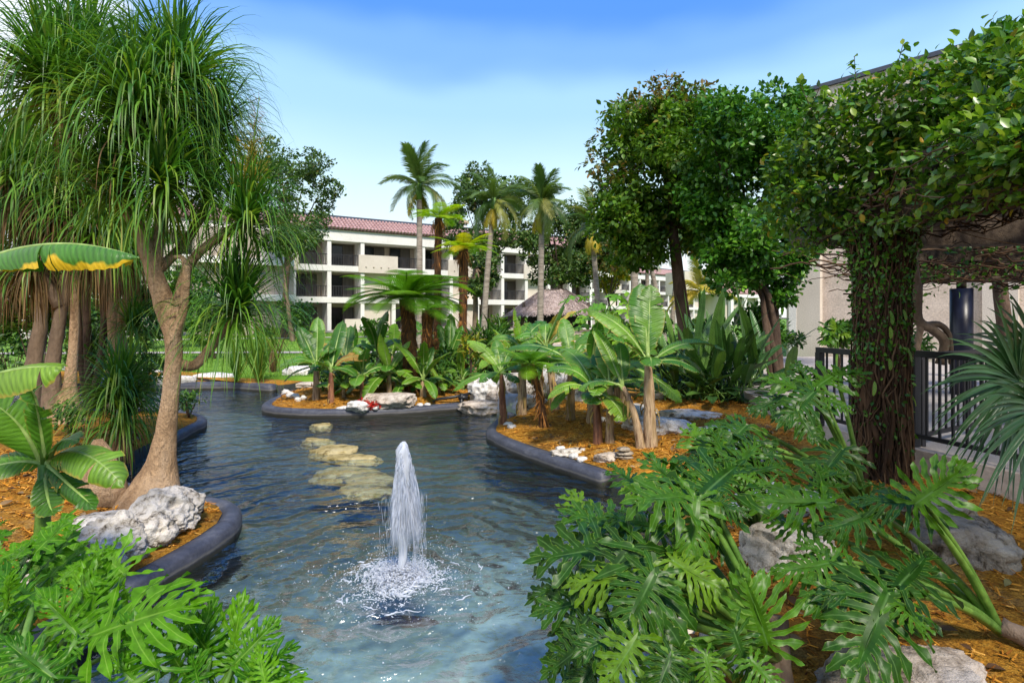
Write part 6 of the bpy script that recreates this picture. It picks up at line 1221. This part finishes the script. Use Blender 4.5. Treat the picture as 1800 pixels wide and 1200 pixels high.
# vine crown over the beams
vn = thing('pergola_vine', 'leafy vine heaped over the pergola beams in light and dark green', 'vine', (3.9, 6.0, 3.2)); rng = RNG(33)
def vp(x, y, d): return Q(x, y, d)
VB = [(vp(1395, 330, 6.6), .34), (vp(1420, 270, 6.5), .36), (vp(1450, 340, 6.4), .40), (vp(1480, 260, 6.3), .45), (vp(1475, 200, 6.3), .24), (vp(1530, 220, 6.1), .45), (vp(1540, 310, 6.0), .42), (vp(1590, 190, 5.8), .45), (vp(1610, 270, 5.7), .42), (vp(1650, 180, 5.5), .45), (vp(1680, 250, 5.3), .40), (vp(1720, 150, 5.1), .42), (vp(1750, 220, 4.9), .38), (vp(1790, 160, 4.7), .40), (vp(1830, 230, 4.5), .38), (vp(1850, 140, 4.4), .38), (vp(1430, 380, 6.6), .26), (vp(1365, 380, 6.8), .22), (vp(1500, 370, 6.2), .24), (vp(1690, 320, 5.1), .16), (vp(1770, 290, 4.8), .16), (vp(1380, 300, 6.8), .22), (vp(1580, 320, 5.7), .2), (vp(1640, 335, 4.85), .13), (vp(1690, 300, 4.5), .19), (vp(1735, 300, 4.25), .16), (vp(1775, 270, 4.0), .2), (vp(1815, 260, 3.8), .2), (vp(1660, 270, 4.7), .22), (vp(1740, 230, 4.3), .24), (vp(1800, 200, 4.0), .24)]
for k in range(110): y = rng.uniform(-1.0, 9.5); VB.append((A3(rng.uniform(3.9 if y > 2.4 else 2.6, 8.0), y, 3.85 + rng.uniform(-.05, .3)), .36))  # vine roof run on unseen past the camera, added to shade the right bank
VC = np.array([q for q, _ in VB]); VR = np.array([r_ for _, r_ in VB])
mb = MB(); foliage(mb, VC[:31], VR[:31], 14000, .09, 71, .95, 0, 1.0); part('foliage', mb, M['vine'], vn, kind='stuff')
mb = MB(); foliage(mb, VC[31:], VR[31:], 15000, .12, 72, .6, 0, 1.0); part('roof_and_shade_foliage', mb, M['ficus'], vn, kind='stuff')
LFm = MB(); u_ = np.linspace(0, 1, 7); w_ = np.interp(u_, [0, .2, .5, .8, 1], [.04, .24, .30, .18, .01]); V = np.vstack([np.column_stack([-w_, u_, .07 * w_ * 4 - .12 * u_ ** 2]), np.column_stack([0 * u_, u_, -.12 * u_ ** 2]), np.column_stack([w_, u_, .07 * w_ * 4 - .12 * u_ ** 2])]); i = np.arange(6)
LFm.add(V, [np.stack([i, 7 + i, 8 + i, i + 1], -1), np.stack([7 + i, 14 + i, 15 + i, 8 + i], -1)], np.column_stack([np.r_[np.ones(7), np.zeros(7), np.ones(7)], np.tile(u_, 3)])); LFme = LFm.mesh('vine_leaf_shape', M['vine_obj'])
cnt = 0
while cnt < 290:
    k = int(rng.integers(0, 31)); u = runit(rng, 1)[0]; u[1] = -abs(u[1]); p = VC[k] + u * VR[k] * rng.uniform(.9, 1.12)
    D_ = nrm(u + runit(rng, 1)[0] * .7 + A3(0, -.2, .2)); inst('leaf', LFme, vn, p, frames(D_[None], nrm(A3(0, -.6, .7) + runit(rng, 1)[0] * .5)[None])[0], rng.uniform(.08, .135)); cnt += 1
for k in range(22):     # shoots standing out of the heap
    c = VC[int(rng.integers(0, 16))]; p = c + A3(rng.normal(0, .2), rng.normal(-.1, .1), .25); e = p + nrm(A3(rng.normal(0, .4), rng.normal(-.2, .3), rng.uniform(.3, 1))) * rng.uniform(.25, .5); mb = MB(); P = cpath([p, p * .5 + e * .5, e], 7); mb.add(*tube(P, .004, 4)); sh_ = part('shoot', mb, M['vine_stem'], vn)
    mb = MB(); m = 16; q = P[rng.integers(1, 7, m)]; scatter(mb, LEAF_V, LEAF_F, q, frames(nrm(runit(rng, m) + (e - p) * .8), runit(rng, m) + A3(0, -.3, .6)), rng.uniform(.07, .12, m), LEAF_U); lo = part('shoot_leaves', mb, M['vine'], sh_)
mb = MB()
for k in range(330):    # tangle of bare stems along and under the beams
    y = rng.uniform(3.0, 6.6); x = rng.uniform(3.5, 4.9); m = 8; P = np.column_stack([x + np.cumsum(rng.normal(0, .06, m)), y + np.linspace(0, rng.uniform(-1.5, .9), m), rng.uniform(3.05, 3.55) + np.cumsum(rng.normal(0, .045, m))]); mb.add(*tube(P, rng.uniform(.003, .010), 5, cap=False))
for k in range(520):
    x = rng.uniform(6.3, 13); y = rng.uniform(8.8, 11.4); m = 8; P = np.column_stack([x + np.linspace(0, rng.uniform(-1.6, 1.6), m), y + np.cumsum(rng.normal(0, .06, m)), np.interp(y, [8.8, 11.4], [3.15, 2.85]) + rng.uniform(-.12, .5) + np.cumsum(rng.normal(0, .05, m))]); mb.add(*tube(P, rng.uniform(.006, .018), 5, cap=False))
part('bare_stems', mb, M['vine_stem'], vn, kind='stuff')
mb = MB(); n = 3200; pos = np.column_stack([rng.uniform(6.2, 13.5, n), rng.uniform(8.7, 11.2, n), np.zeros(n)]); pos[:, 2] = np.interp(pos[:, 1], [8.8, 11.4], [3.2, 2.95]) + rng.normal(.2, .28, n); scatter(mb, LEAF_V, LEAF_F, pos, frames(runit(rng, n), runit(rng, n) + A3(0, -.4, .6)), rng.uniform(.06, .12, n), LEAF_U); part('under_foliage', mb, M['ficus'], vn, kind='stuff')
mb = MB(); n = 1500; y = rng.uniform(2.8, 7.6, n); pos = np.column_stack([3.55 + rng.normal(0, .12, n) + .02 * y, y, 3.02 + rng.random(n) ** 1.4 * .6]); scatter(mb, LEAF_V, LEAF_F, pos, frames(nrm(runit(rng, n) + A3(-.3, -.3, -.4)), runit(rng, n) + A3(-.3, -.5, .5)), rng.uniform(.05, .10, n), LEAF_U); part('beam_foliage', mb, M['vine'], vn, kind='stuff')
gv = thing('twisted_trunk', 'pale twisted vine trunk between the column and the navy post', 'vine', (5.75, 8.3, .7)); d = 8.4
for pts, r0, r1 in (([(1612, 500), (1613, 560), (1640, 580), (1660, 600), (1652, 640)], .075, .06), ([(1622, 572), (1650, 570), (1668, 590), (1672, 640)], .05, .035), ([(1620, 565), (1612, 610), (1606, 680)], .05, .04), ([(1613, 520), (1606, 470), (1600, 430)], .07, .06)):
    mb = MB(); mb.add(*tube(cpath([Q(x, y, d) for x, y in pts], 16), np.linspace(r0, r1, 16), 9, rough=.2)); part('strand', mb, M['bark_grey'], gv)

# ------------------------------------------------------------------ fan palm at the right edge
fp = thing('fan_palm', 'fan palm with long drooping blue green leaf rays at the right edge', 'fan palm', (4.1, 3.9, .4)); rng = RNG(41)
def fan(hub, n, L, a0, a1, tilt, seed, stem):
    rg = RNG(seed); mb = MB(); rows = 12
    for k in range(n):
        a = math.radians(np.interp(k, [0, n - 1], [a0, a1]) + rg.normal(0, 1.0)); Lk = L * (1 - .25 * abs(2 * k / (n - 1) - 1) ** 2) * rg.uniform(.9, 1.08); t = np.linspace(0, 1, rows)
        d = A3(math.cos(a), -tilt + rg.normal(0, .05), math.sin(a)); d = nrm(d); P = hub + d * (t * Lk)[:, None] + A3(0, -.1, -1) * (Lk * (.16 + .20 * rg.random()) * t ** 2.6)[:, None]; s = nrm(np.cross(d, A3(0, -1, .2))); w = np.interp(t, [0, .15, .5, .8, 1], [.006, .024, .021, .009, .001]) * L
        up = nrm(np.cross(s, d)); V = np.vstack([P - s * w[:, None] + up * w[:, None] * .45, P, P + s * w[:, None] + up * w[:, None] * .45]); i = np.arange(rows - 1); o = part('ray', MB().add(V, [np.stack([i, rows + i, rows + i + 1, i + 1], -1), np.stack([rows + i, 2 * rows + i, 2 * rows + i + 1, rows + i + 1], -1)]), M['fanpalm'], fp)
    mb = MB(); mb.add(*tube(bez(np.asarray(stem, float), (np.asarray(stem) + hub) / 2 + A3(.1, 0, .2), hub, 10), np.linspace(.022, .013, 10), 7)); part('petiole', mb, M['petiole'], fp)
fan(Q(1792, 668, 3.7), 36, .78, 80, 262, .25, 1, (4.1, 3.9, .6)); fan(Q(1830, 640, 4.3), 30, .85, 70, 235, .15, 2, (4.1, 3.9, .6)); fan(Q(1835, 720, 3.4), 28, .66, 120, 275, .3, 3, (4.1, 3.9, .6))
mb = MB(); mb.add(*tube([(4.1, 3.9, .3), (4.12, 3.9, .9)], [.12, .1], 12, rough=.3)); part('trunk', mb, M['fern_trunk'], fp)

# ------------------------------------------------------------------ near right philodendrons
def philo(label, base, leaves, seed, meshes, group, pr=.014, stem=None):
    base = np.asarray(base, float); rt = thing('philodendron', label, 'philodendron', tuple(base), group); rg = RNG(seed)
    if stem: mb = MB(); mb.add(*tube(cpath([np.asarray(p, float) for p in stem], 14), np.linspace(.075, .05, 14), 10, rough=.35, seed=seed)); part('stem', mb, M['bark_grey'], rt)
    for k, lf in enumerate(leaves):
        (ax, ay, ad), (tx, ty, td) = lf[0], lf[1]; up = lf[2] if len(lf) > 2 else (rg.normal(0, .15), -.55, 1.0)
        place_leaf(rt, meshes[int(rg.integers(len(meshes)))], Q(ax, ay, ad), Q(tx, ty, td), up, rg.uniform(.92, 1.08), base if (len(lf) < 4 or lf[3]) else None, pr)
    return rt
PG = 'philodendrons of the right bank'
philo('largest philodendron with dark glossy lobed leaves hanging over the pond', (1.38, 2.95, .42), [
    ((1205, 870, 3.15), (1135, 790, 3.4)), ((1215, 872, 3.0), (1100, 875, 2.85)), ((1225, 878, 2.95), (1215, 985, 2.75)), ((1235, 870, 3.1), (1310, 800, 3.5)), ((1245, 875, 3.0), (1320, 900, 2.9)),
    ((1105, 935, 3.1), (985, 890, 3.3)), ((1085, 960, 2.9), (925, 980, 3.0)), ((1060, 950, 3.2), (1000, 850, 3.5)), ((1110, 960, 2.8), (1030, 1060, 2.7)), ((1140, 960, 2.8), (1180, 1140, 2.45)), ((1150, 1010, 2.6), (1090, 1120, 2.45)), ((1060, 1050, 2.8), (935, 1075, 2.8)), ((1040, 1080, 2.7), (960, 1170, 2.6)),
    ((1180, 985, 2.75), (1290, 1040, 2.6)), ((1080, 1150, 2.5), (990, 1215, 2.5)), ((1200, 1130, 2.5), (1130, 1230, 2.4)), ((1270, 960, 3.0), (1210, 930, 3.0)), ((1165, 930, 3.0), (1060, 900, 3.1)), ((1290, 1110, 2.4), (1330, 1215, 2.3)), ((1110, 1010, 2.7), (990, 1020, 2.75)), ((1030, 1010, 2.95), (920, 1050, 3.0)), ((1350, 1130, 2.45), (1300, 1000, 2.5), (-.6, -.6, .5)), ((1130, 860, 3.4), (1070, 810, 3.6)), ((1250, 1160, 2.4), (1180, 1200, 2.3))],
    701, PH, PG, .016, stem=[(1.38, 2.95, .2), (1.38, 2.95, .45), (1.40, 3.0, .62)])
philo('philodendron with broad pale leaves on long stalks rooted at the mulch edge', (2.75, 3.2, .42), [
    ((1625, 885, 3.0), (1500, 870, 3.15)), ((1610, 885, 2.95), (1705, 815, 2.8), (-.2, -.7, .6)), ((1455, 885, 3.3), (1310, 870, 3.35)), ((1450, 880, 3.35), (1440, 810, 3.7)), ((1560, 1045, 2.7), (1500, 1200, 2.4)), ((1570, 1035, 2.75), (1440, 1040, 2.7)), ((1480, 985, 3.0), (1400, 950, 3.1)), ((1460, 990, 2.9), (1350, 1000, 2.95)), ((1540, 900, 3.1), (1440, 930, 3.1)), ((1580, 1030, 2.75), (1640, 960, 3.0)), ((1500, 1010, 2.85), (1420, 1070, 2.7)), ((1420, 930, 3.3), (1340, 910, 3.4)), ((1570, 1050, 2.7), (1640, 1120, 2.5))],
    702, PH, PG, .015, stem=[(3.0, 2.9, .25), (2.9, 3.05, .4), (2.75, 3.2, .46)])
philo('tall philodendron in front of the vine column with upright stalks', (3.05, 4.9, .55), [
    ((1425, 690, 4.7), (1340, 660, 4.8)), ((1430, 690, 4.6), (1370, 740, 4.4)), ((1435, 680, 4.8), (1490, 640, 5.0)), ((1440, 695, 4.6), (1500, 720, 4.4)), ((1420, 680, 4.9), (1400, 630, 5.1)), ((1370, 700, 4.7), (1320, 720, 4.6)), ((1300, 745, 4.6), (1220, 760, 4.6)), ((1310, 750, 4.5), (1250, 800, 4.3)), ((1330, 780, 4.3), (1290, 850, 4.1)), ((1360, 800, 4.2), (1280, 790, 4.3)), ((1480, 790, 4.2), (1430, 850, 4.0)), ((1530, 850, 4.0), (1600, 880, 3.8)), ((1470, 660, 4.9), (1530, 650, 4.9)), ((1400, 720, 4.5), (1440, 780, 4.3)), ((1290, 780, 4.5), (1210, 790, 4.5)), ((1440, 830, 4.0), (1500, 830, 4.0))],
    703, PH, PG, .017)
philo('low philodendron between the pond edging and the white boulders', (2.0, 4.6, .45), [
    ((1270, 815, 4.2), (1180, 800, 4.3)), ((1280, 810, 4.2), (1250, 750, 4.5)), ((1290, 820, 4.1), (1340, 770, 4.3)), ((1275, 830, 4.0), (1210, 860, 3.9)), ((1300, 835, 3.9), (1360, 860, 3.8)), ((1240, 830, 4.1), (1150, 850, 4.1)), ((1310, 830, 4.0), (1390, 810, 4.1)), ((1250, 800, 4.3), (1210, 740, 4.6)), ((1340, 850, 3.8), (1420, 880, 3.6)), ((1150, 850, 3.9), (1090, 860, 3.9))],
    704, PH, PG, .012)
philo('shaded philodendron low over the water at the bottom edge', (1.15, 2.55, .35), [((1090, 1110, 2.5), (1010, 1150, 2.4)), ((1120, 1120, 2.4), (1060, 1210, 2.3)), ((1180, 1150, 2.3), (1150, 1230, 2.2)), ((1030, 1130, 2.6), (950, 1190, 2.6)), ((1240, 1150, 2.3), (1260, 1230, 2.2)), ((1320, 1160, 2.3), (1380, 1220, 2.2)), ((1050, 1160, 2.5), (1000, 1230, 2.4))], 705, PH, PG, .012)
# small philodendron at the wall, weeds on the mulch
b = Q(1470, 610, 14.5); philo('distant small philodendron at the pale wall behind the railing', (b[0], b[1], .7), [((1465, 585, 14.5), (1440, 575, 14.4)), ((1470, 580, 14.5), (1490, 565, 14.4)), ((1475, 585, 14.5), (1500, 590, 14.3)), ((1460, 590, 14.5), (1445, 605, 14.3)), ((1470, 585, 14.5), (1465, 560, 14.5))], 706, PHS, PG, .012)
# ------------------------------------------------------------------ near left philodendrons
LG = 'philodendrons at the bottom left'
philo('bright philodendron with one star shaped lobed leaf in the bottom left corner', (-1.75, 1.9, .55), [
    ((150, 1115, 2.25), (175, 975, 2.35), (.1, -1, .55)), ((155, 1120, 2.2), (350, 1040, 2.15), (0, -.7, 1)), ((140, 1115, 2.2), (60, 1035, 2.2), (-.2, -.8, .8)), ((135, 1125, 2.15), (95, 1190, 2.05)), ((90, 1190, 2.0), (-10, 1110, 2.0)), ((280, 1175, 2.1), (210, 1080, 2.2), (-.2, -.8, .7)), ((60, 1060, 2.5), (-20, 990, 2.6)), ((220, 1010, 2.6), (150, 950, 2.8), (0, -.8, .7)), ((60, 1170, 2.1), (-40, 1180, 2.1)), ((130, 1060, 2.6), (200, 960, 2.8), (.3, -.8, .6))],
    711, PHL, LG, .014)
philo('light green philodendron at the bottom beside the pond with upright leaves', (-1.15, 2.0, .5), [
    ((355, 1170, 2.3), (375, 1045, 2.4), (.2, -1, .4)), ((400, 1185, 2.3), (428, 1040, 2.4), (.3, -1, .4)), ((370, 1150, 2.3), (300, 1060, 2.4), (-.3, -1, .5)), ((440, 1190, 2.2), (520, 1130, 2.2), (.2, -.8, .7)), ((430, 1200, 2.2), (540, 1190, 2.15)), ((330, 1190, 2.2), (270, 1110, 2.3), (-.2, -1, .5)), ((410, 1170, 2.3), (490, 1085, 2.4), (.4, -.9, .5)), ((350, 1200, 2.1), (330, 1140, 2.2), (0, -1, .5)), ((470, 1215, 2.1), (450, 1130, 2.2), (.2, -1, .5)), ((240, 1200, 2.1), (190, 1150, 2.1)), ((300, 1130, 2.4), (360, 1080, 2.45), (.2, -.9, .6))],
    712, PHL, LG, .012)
rng = RNG(55); lv = []
for k in range(26):
    x = rng.uniform(-60, 130); y = 960 + rng.uniform(-25, 75) + x * .1; d = rng.uniform(2.7, 3.5); lv.append(((x, y, d), (x + rng.uniform(25, 85), y - rng.uniform(25, 80), d + .15), (-.2, -.8, .6)))
NAR = [philo_mesh('narrow_lobed_leaf_%d' % s, M['philo_lit'], 80 + s, nl=6, narrow=.95, aspect=.62, simple=True) for s in range(3)]
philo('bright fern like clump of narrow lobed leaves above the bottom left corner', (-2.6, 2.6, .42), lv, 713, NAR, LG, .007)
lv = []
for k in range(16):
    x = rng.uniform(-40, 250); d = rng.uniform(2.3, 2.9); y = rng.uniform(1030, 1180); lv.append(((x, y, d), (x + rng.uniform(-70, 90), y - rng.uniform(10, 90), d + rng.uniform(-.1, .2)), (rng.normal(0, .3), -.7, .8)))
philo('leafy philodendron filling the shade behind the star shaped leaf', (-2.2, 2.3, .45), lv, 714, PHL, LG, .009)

# ------------------------------------------------------------------ mulch chips, grass
CH = [(-.5, 0, 0), (.5, 0, 0), (.42, 1, .05), (-.38, 1, .1), (-.4, .1, .22), (.4, .1, .2), (.34, .9, .25), (-.3, .9, .3)]
def chips(label, key, n, seed, test, s0=.022, s1=.075):
    rg = RNG(seed); O, c, zed, dome = BEDS['mulch_bed%d' % key]; k = n * 8; i = rg.integers(0, len(O), k); f = np.sqrt(rg.random(k)); xy = c + (O[i] - c) * f[:, None]; d = xy[:, 1]; px = 900 + F * xy[:, 0] / d; ok = test(xy, px) & (f < .985); xy = xy[ok][:n]; f = f[ok][:n]; m = len(xy)
    z = bed_height(f, dome, zed) + .10 * fbm(np.column_stack([xy * 1.3, np.full(m, 3.3)]), key, 4) * (f < .97); pos = np.column_stack([xy, z + .004 + .012 * rg.random(m)]); D = nrm(runit(rg, m) * A3(1, 1, .25)); L = rg.uniform(s0, s1, m); w = rg.uniform(.006, .014, m)
    mb = MB(); scatter(mb, CH, BOXF, pos, frames(D, A3(0, 0, 1) + rg.normal(0, .35, (m, 3))), np.stack([w, L, w], -1)); single('mulch_chips', mb, M['chip'], label, 'mulch', kind='stuff', smooth=False)
M['chip'] = mat_leaf('mulch_chip', [(0, (0.12, 0.035, 0.006)), (0.3, (0.34, 0.13, 0.016)), (0.7, (0.55, 0.24, 0.03)), (1, (0.66, 0.36, 0.09))], 'island', 0.9, 0.15, 0.0)
chips('loose orange wood chips on the near right bank', 2, 9000, 1, lambda xy, px: (xy[:, 1] < 6) & (xy[:, 0] > 1.5) & (px > 1200) & (px < 1850))
chips('loose orange wood chips on the banana bed', 2, 12000, 2, lambda xy, px: (xy[:, 1] >= 6) & (xy[:, 1] < 12.5) & (px < 1400), .03, .09)
chips('loose orange wood chips on the near left bank', 3, 9000, 3, lambda xy, px: (xy[:, 1] < 7.5) & (px > -50))
chips('loose orange wood chips on the island', 1, 5000, 4, lambda xy, px: xy[:, 1] < 15.5, .04, .11)
rg = RNG(61); n = 26000; d = 17.8 + 29 * rg.random(n) ** 1.6; px = rg.uniform(300, 1250, n); pos = np.column_stack([(px - 900) / F * d, d, lawn_z(d)]); mb = MB(); scatter(mb, [(-.5, 0, 0), (.5, 0, 0), (0, 1, .1)], np.array([[0, 1, 2]]), pos, frames(nrm(A3(0, 0, 1) + rg.normal(0, .4, (n, 3))), runit(rg, n)), np.stack([np.full(n, .03) * d / 25, rg.uniform(.05, .10, n), np.full(n, .5)], -1))
M['grass'] = mat_leaf('grass_blade', [(0, (0.07, 0.19, 0.010)), (1, (0.18, 0.34, 0.03))], 'island', 0.6, 0.2, 0.2); single('grass', mb, M['grass'], 'short bright grass blades of the lawn', 'grass', kind='stuff')

# fallen leaves on the mulch
def litter(label, key, n, seed, test):
    rg = RNG(seed); O, c, zed, dome = BEDS['mulch_bed%d' % key]; k = n * 10; i = rg.integers(0, len(O), k); f = np.sqrt(rg.random(k)); xy = c + (O[i] - c) * f[:, None]; px = 900 + F * xy[:, 0] / np.maximum(xy[:, 1], .1); ok = test(xy, px) & (f < .97); xy = xy[ok][:n]; f = f[ok][:n]; m = len(xy)
    pos = np.column_stack([xy, bed_height(f, dome, zed) + .10 * fbm(np.column_stack([xy * 1.3, np.full(m, 3.3)]), key, 4) + .03]); mb = MB(); s_ = rg.uniform(.05, .13, m)
    scatter(mb, LEAF_V, LEAF_F, pos, frames(nrm(runit(rg, m) * A3(1, 1, .3)), A3(0, 0, 1) + rg.normal(0, .4, (m, 3))), np.stack([s_ * .7, s_, s_], -1), LEAF_U); single('fallen_leaves', mb, M['litter'], label, 'leaf litter', kind='stuff')
M['litter'] = mat_leaf('leaf_litter', [(0, (0.07, 0.035, 0.018)), (0.5, (0.17, 0.10, 0.05)), (0.8, (0.30, 0.21, 0.12)), (1, (0.12, 0.14, 0.03))], 'island', 0.8, 0.2, 0.1)
litter('dry fallen leaves on the banana bed', 2, 420, 1, lambda xy, px: (xy[:, 1] > 6.5) & (xy[:, 1] < 12.5) & (px < 1400)); litter('dry fallen leaves on the near right mulch', 2, 260, 2, lambda xy, px: (xy[:, 1] < 6.5) & (xy[:, 1] > 2.5) & (px > 1150) & (px < 1850))
litter('dry fallen leaves under the left palms', 3, 420, 3, lambda xy, px: (xy[:, 1] < 9.5) & (px > -50)); litter('dry fallen leaves on the island mulch', 1, 320, 4, lambda xy, px: xy[:, 1] < 16)

PB = ['first white pebble left of the smooth white rock on the island', 'white pebble behind the first one on the island', 'white pebble nearest the red stemmed island banana', 'white pebble in front of the red flowers', 'white pebble in front of the low spreading banana', 'white pebble left of the black pipe end', 'white pebble at the inner curve of the banana bed tip', 'white pebble beside the slender red stem at the pond tip', 'white pebble left of the low bedded white stone', 'white pebble touching the low bedded white stone', 'white pebble farthest left of the bedded white stone', 'white pebble behind the slim banana stem', 'white pebble behind the short brown sheathed banana', 'white pebble against the cracked white rock']
for k, (x, y, key) in enumerate([(606, 716, 1), (612, 709, 1), (598, 712, 1), (660, 719, 1), (738, 708, 1), (752, 703, 1), (900, 752, 2), (893, 746, 2), (1010, 797, 2), (1022, 803, 2), (985, 788, 2), (1090, 742, 2), (1060, 740, 2), (1150, 762, 2)]):
    p = onbed(x, y, key); V, Fs = rock_geo((.085, .07, .05), 300 + k, 3); mb = MB(); mb.add(V + p + A3(0, 0, .02), Fs); single('pebble', mb, M['limestone_white'], PB[k], 'pebble', 'small white pebbles along the edging', origin=tuple(p))
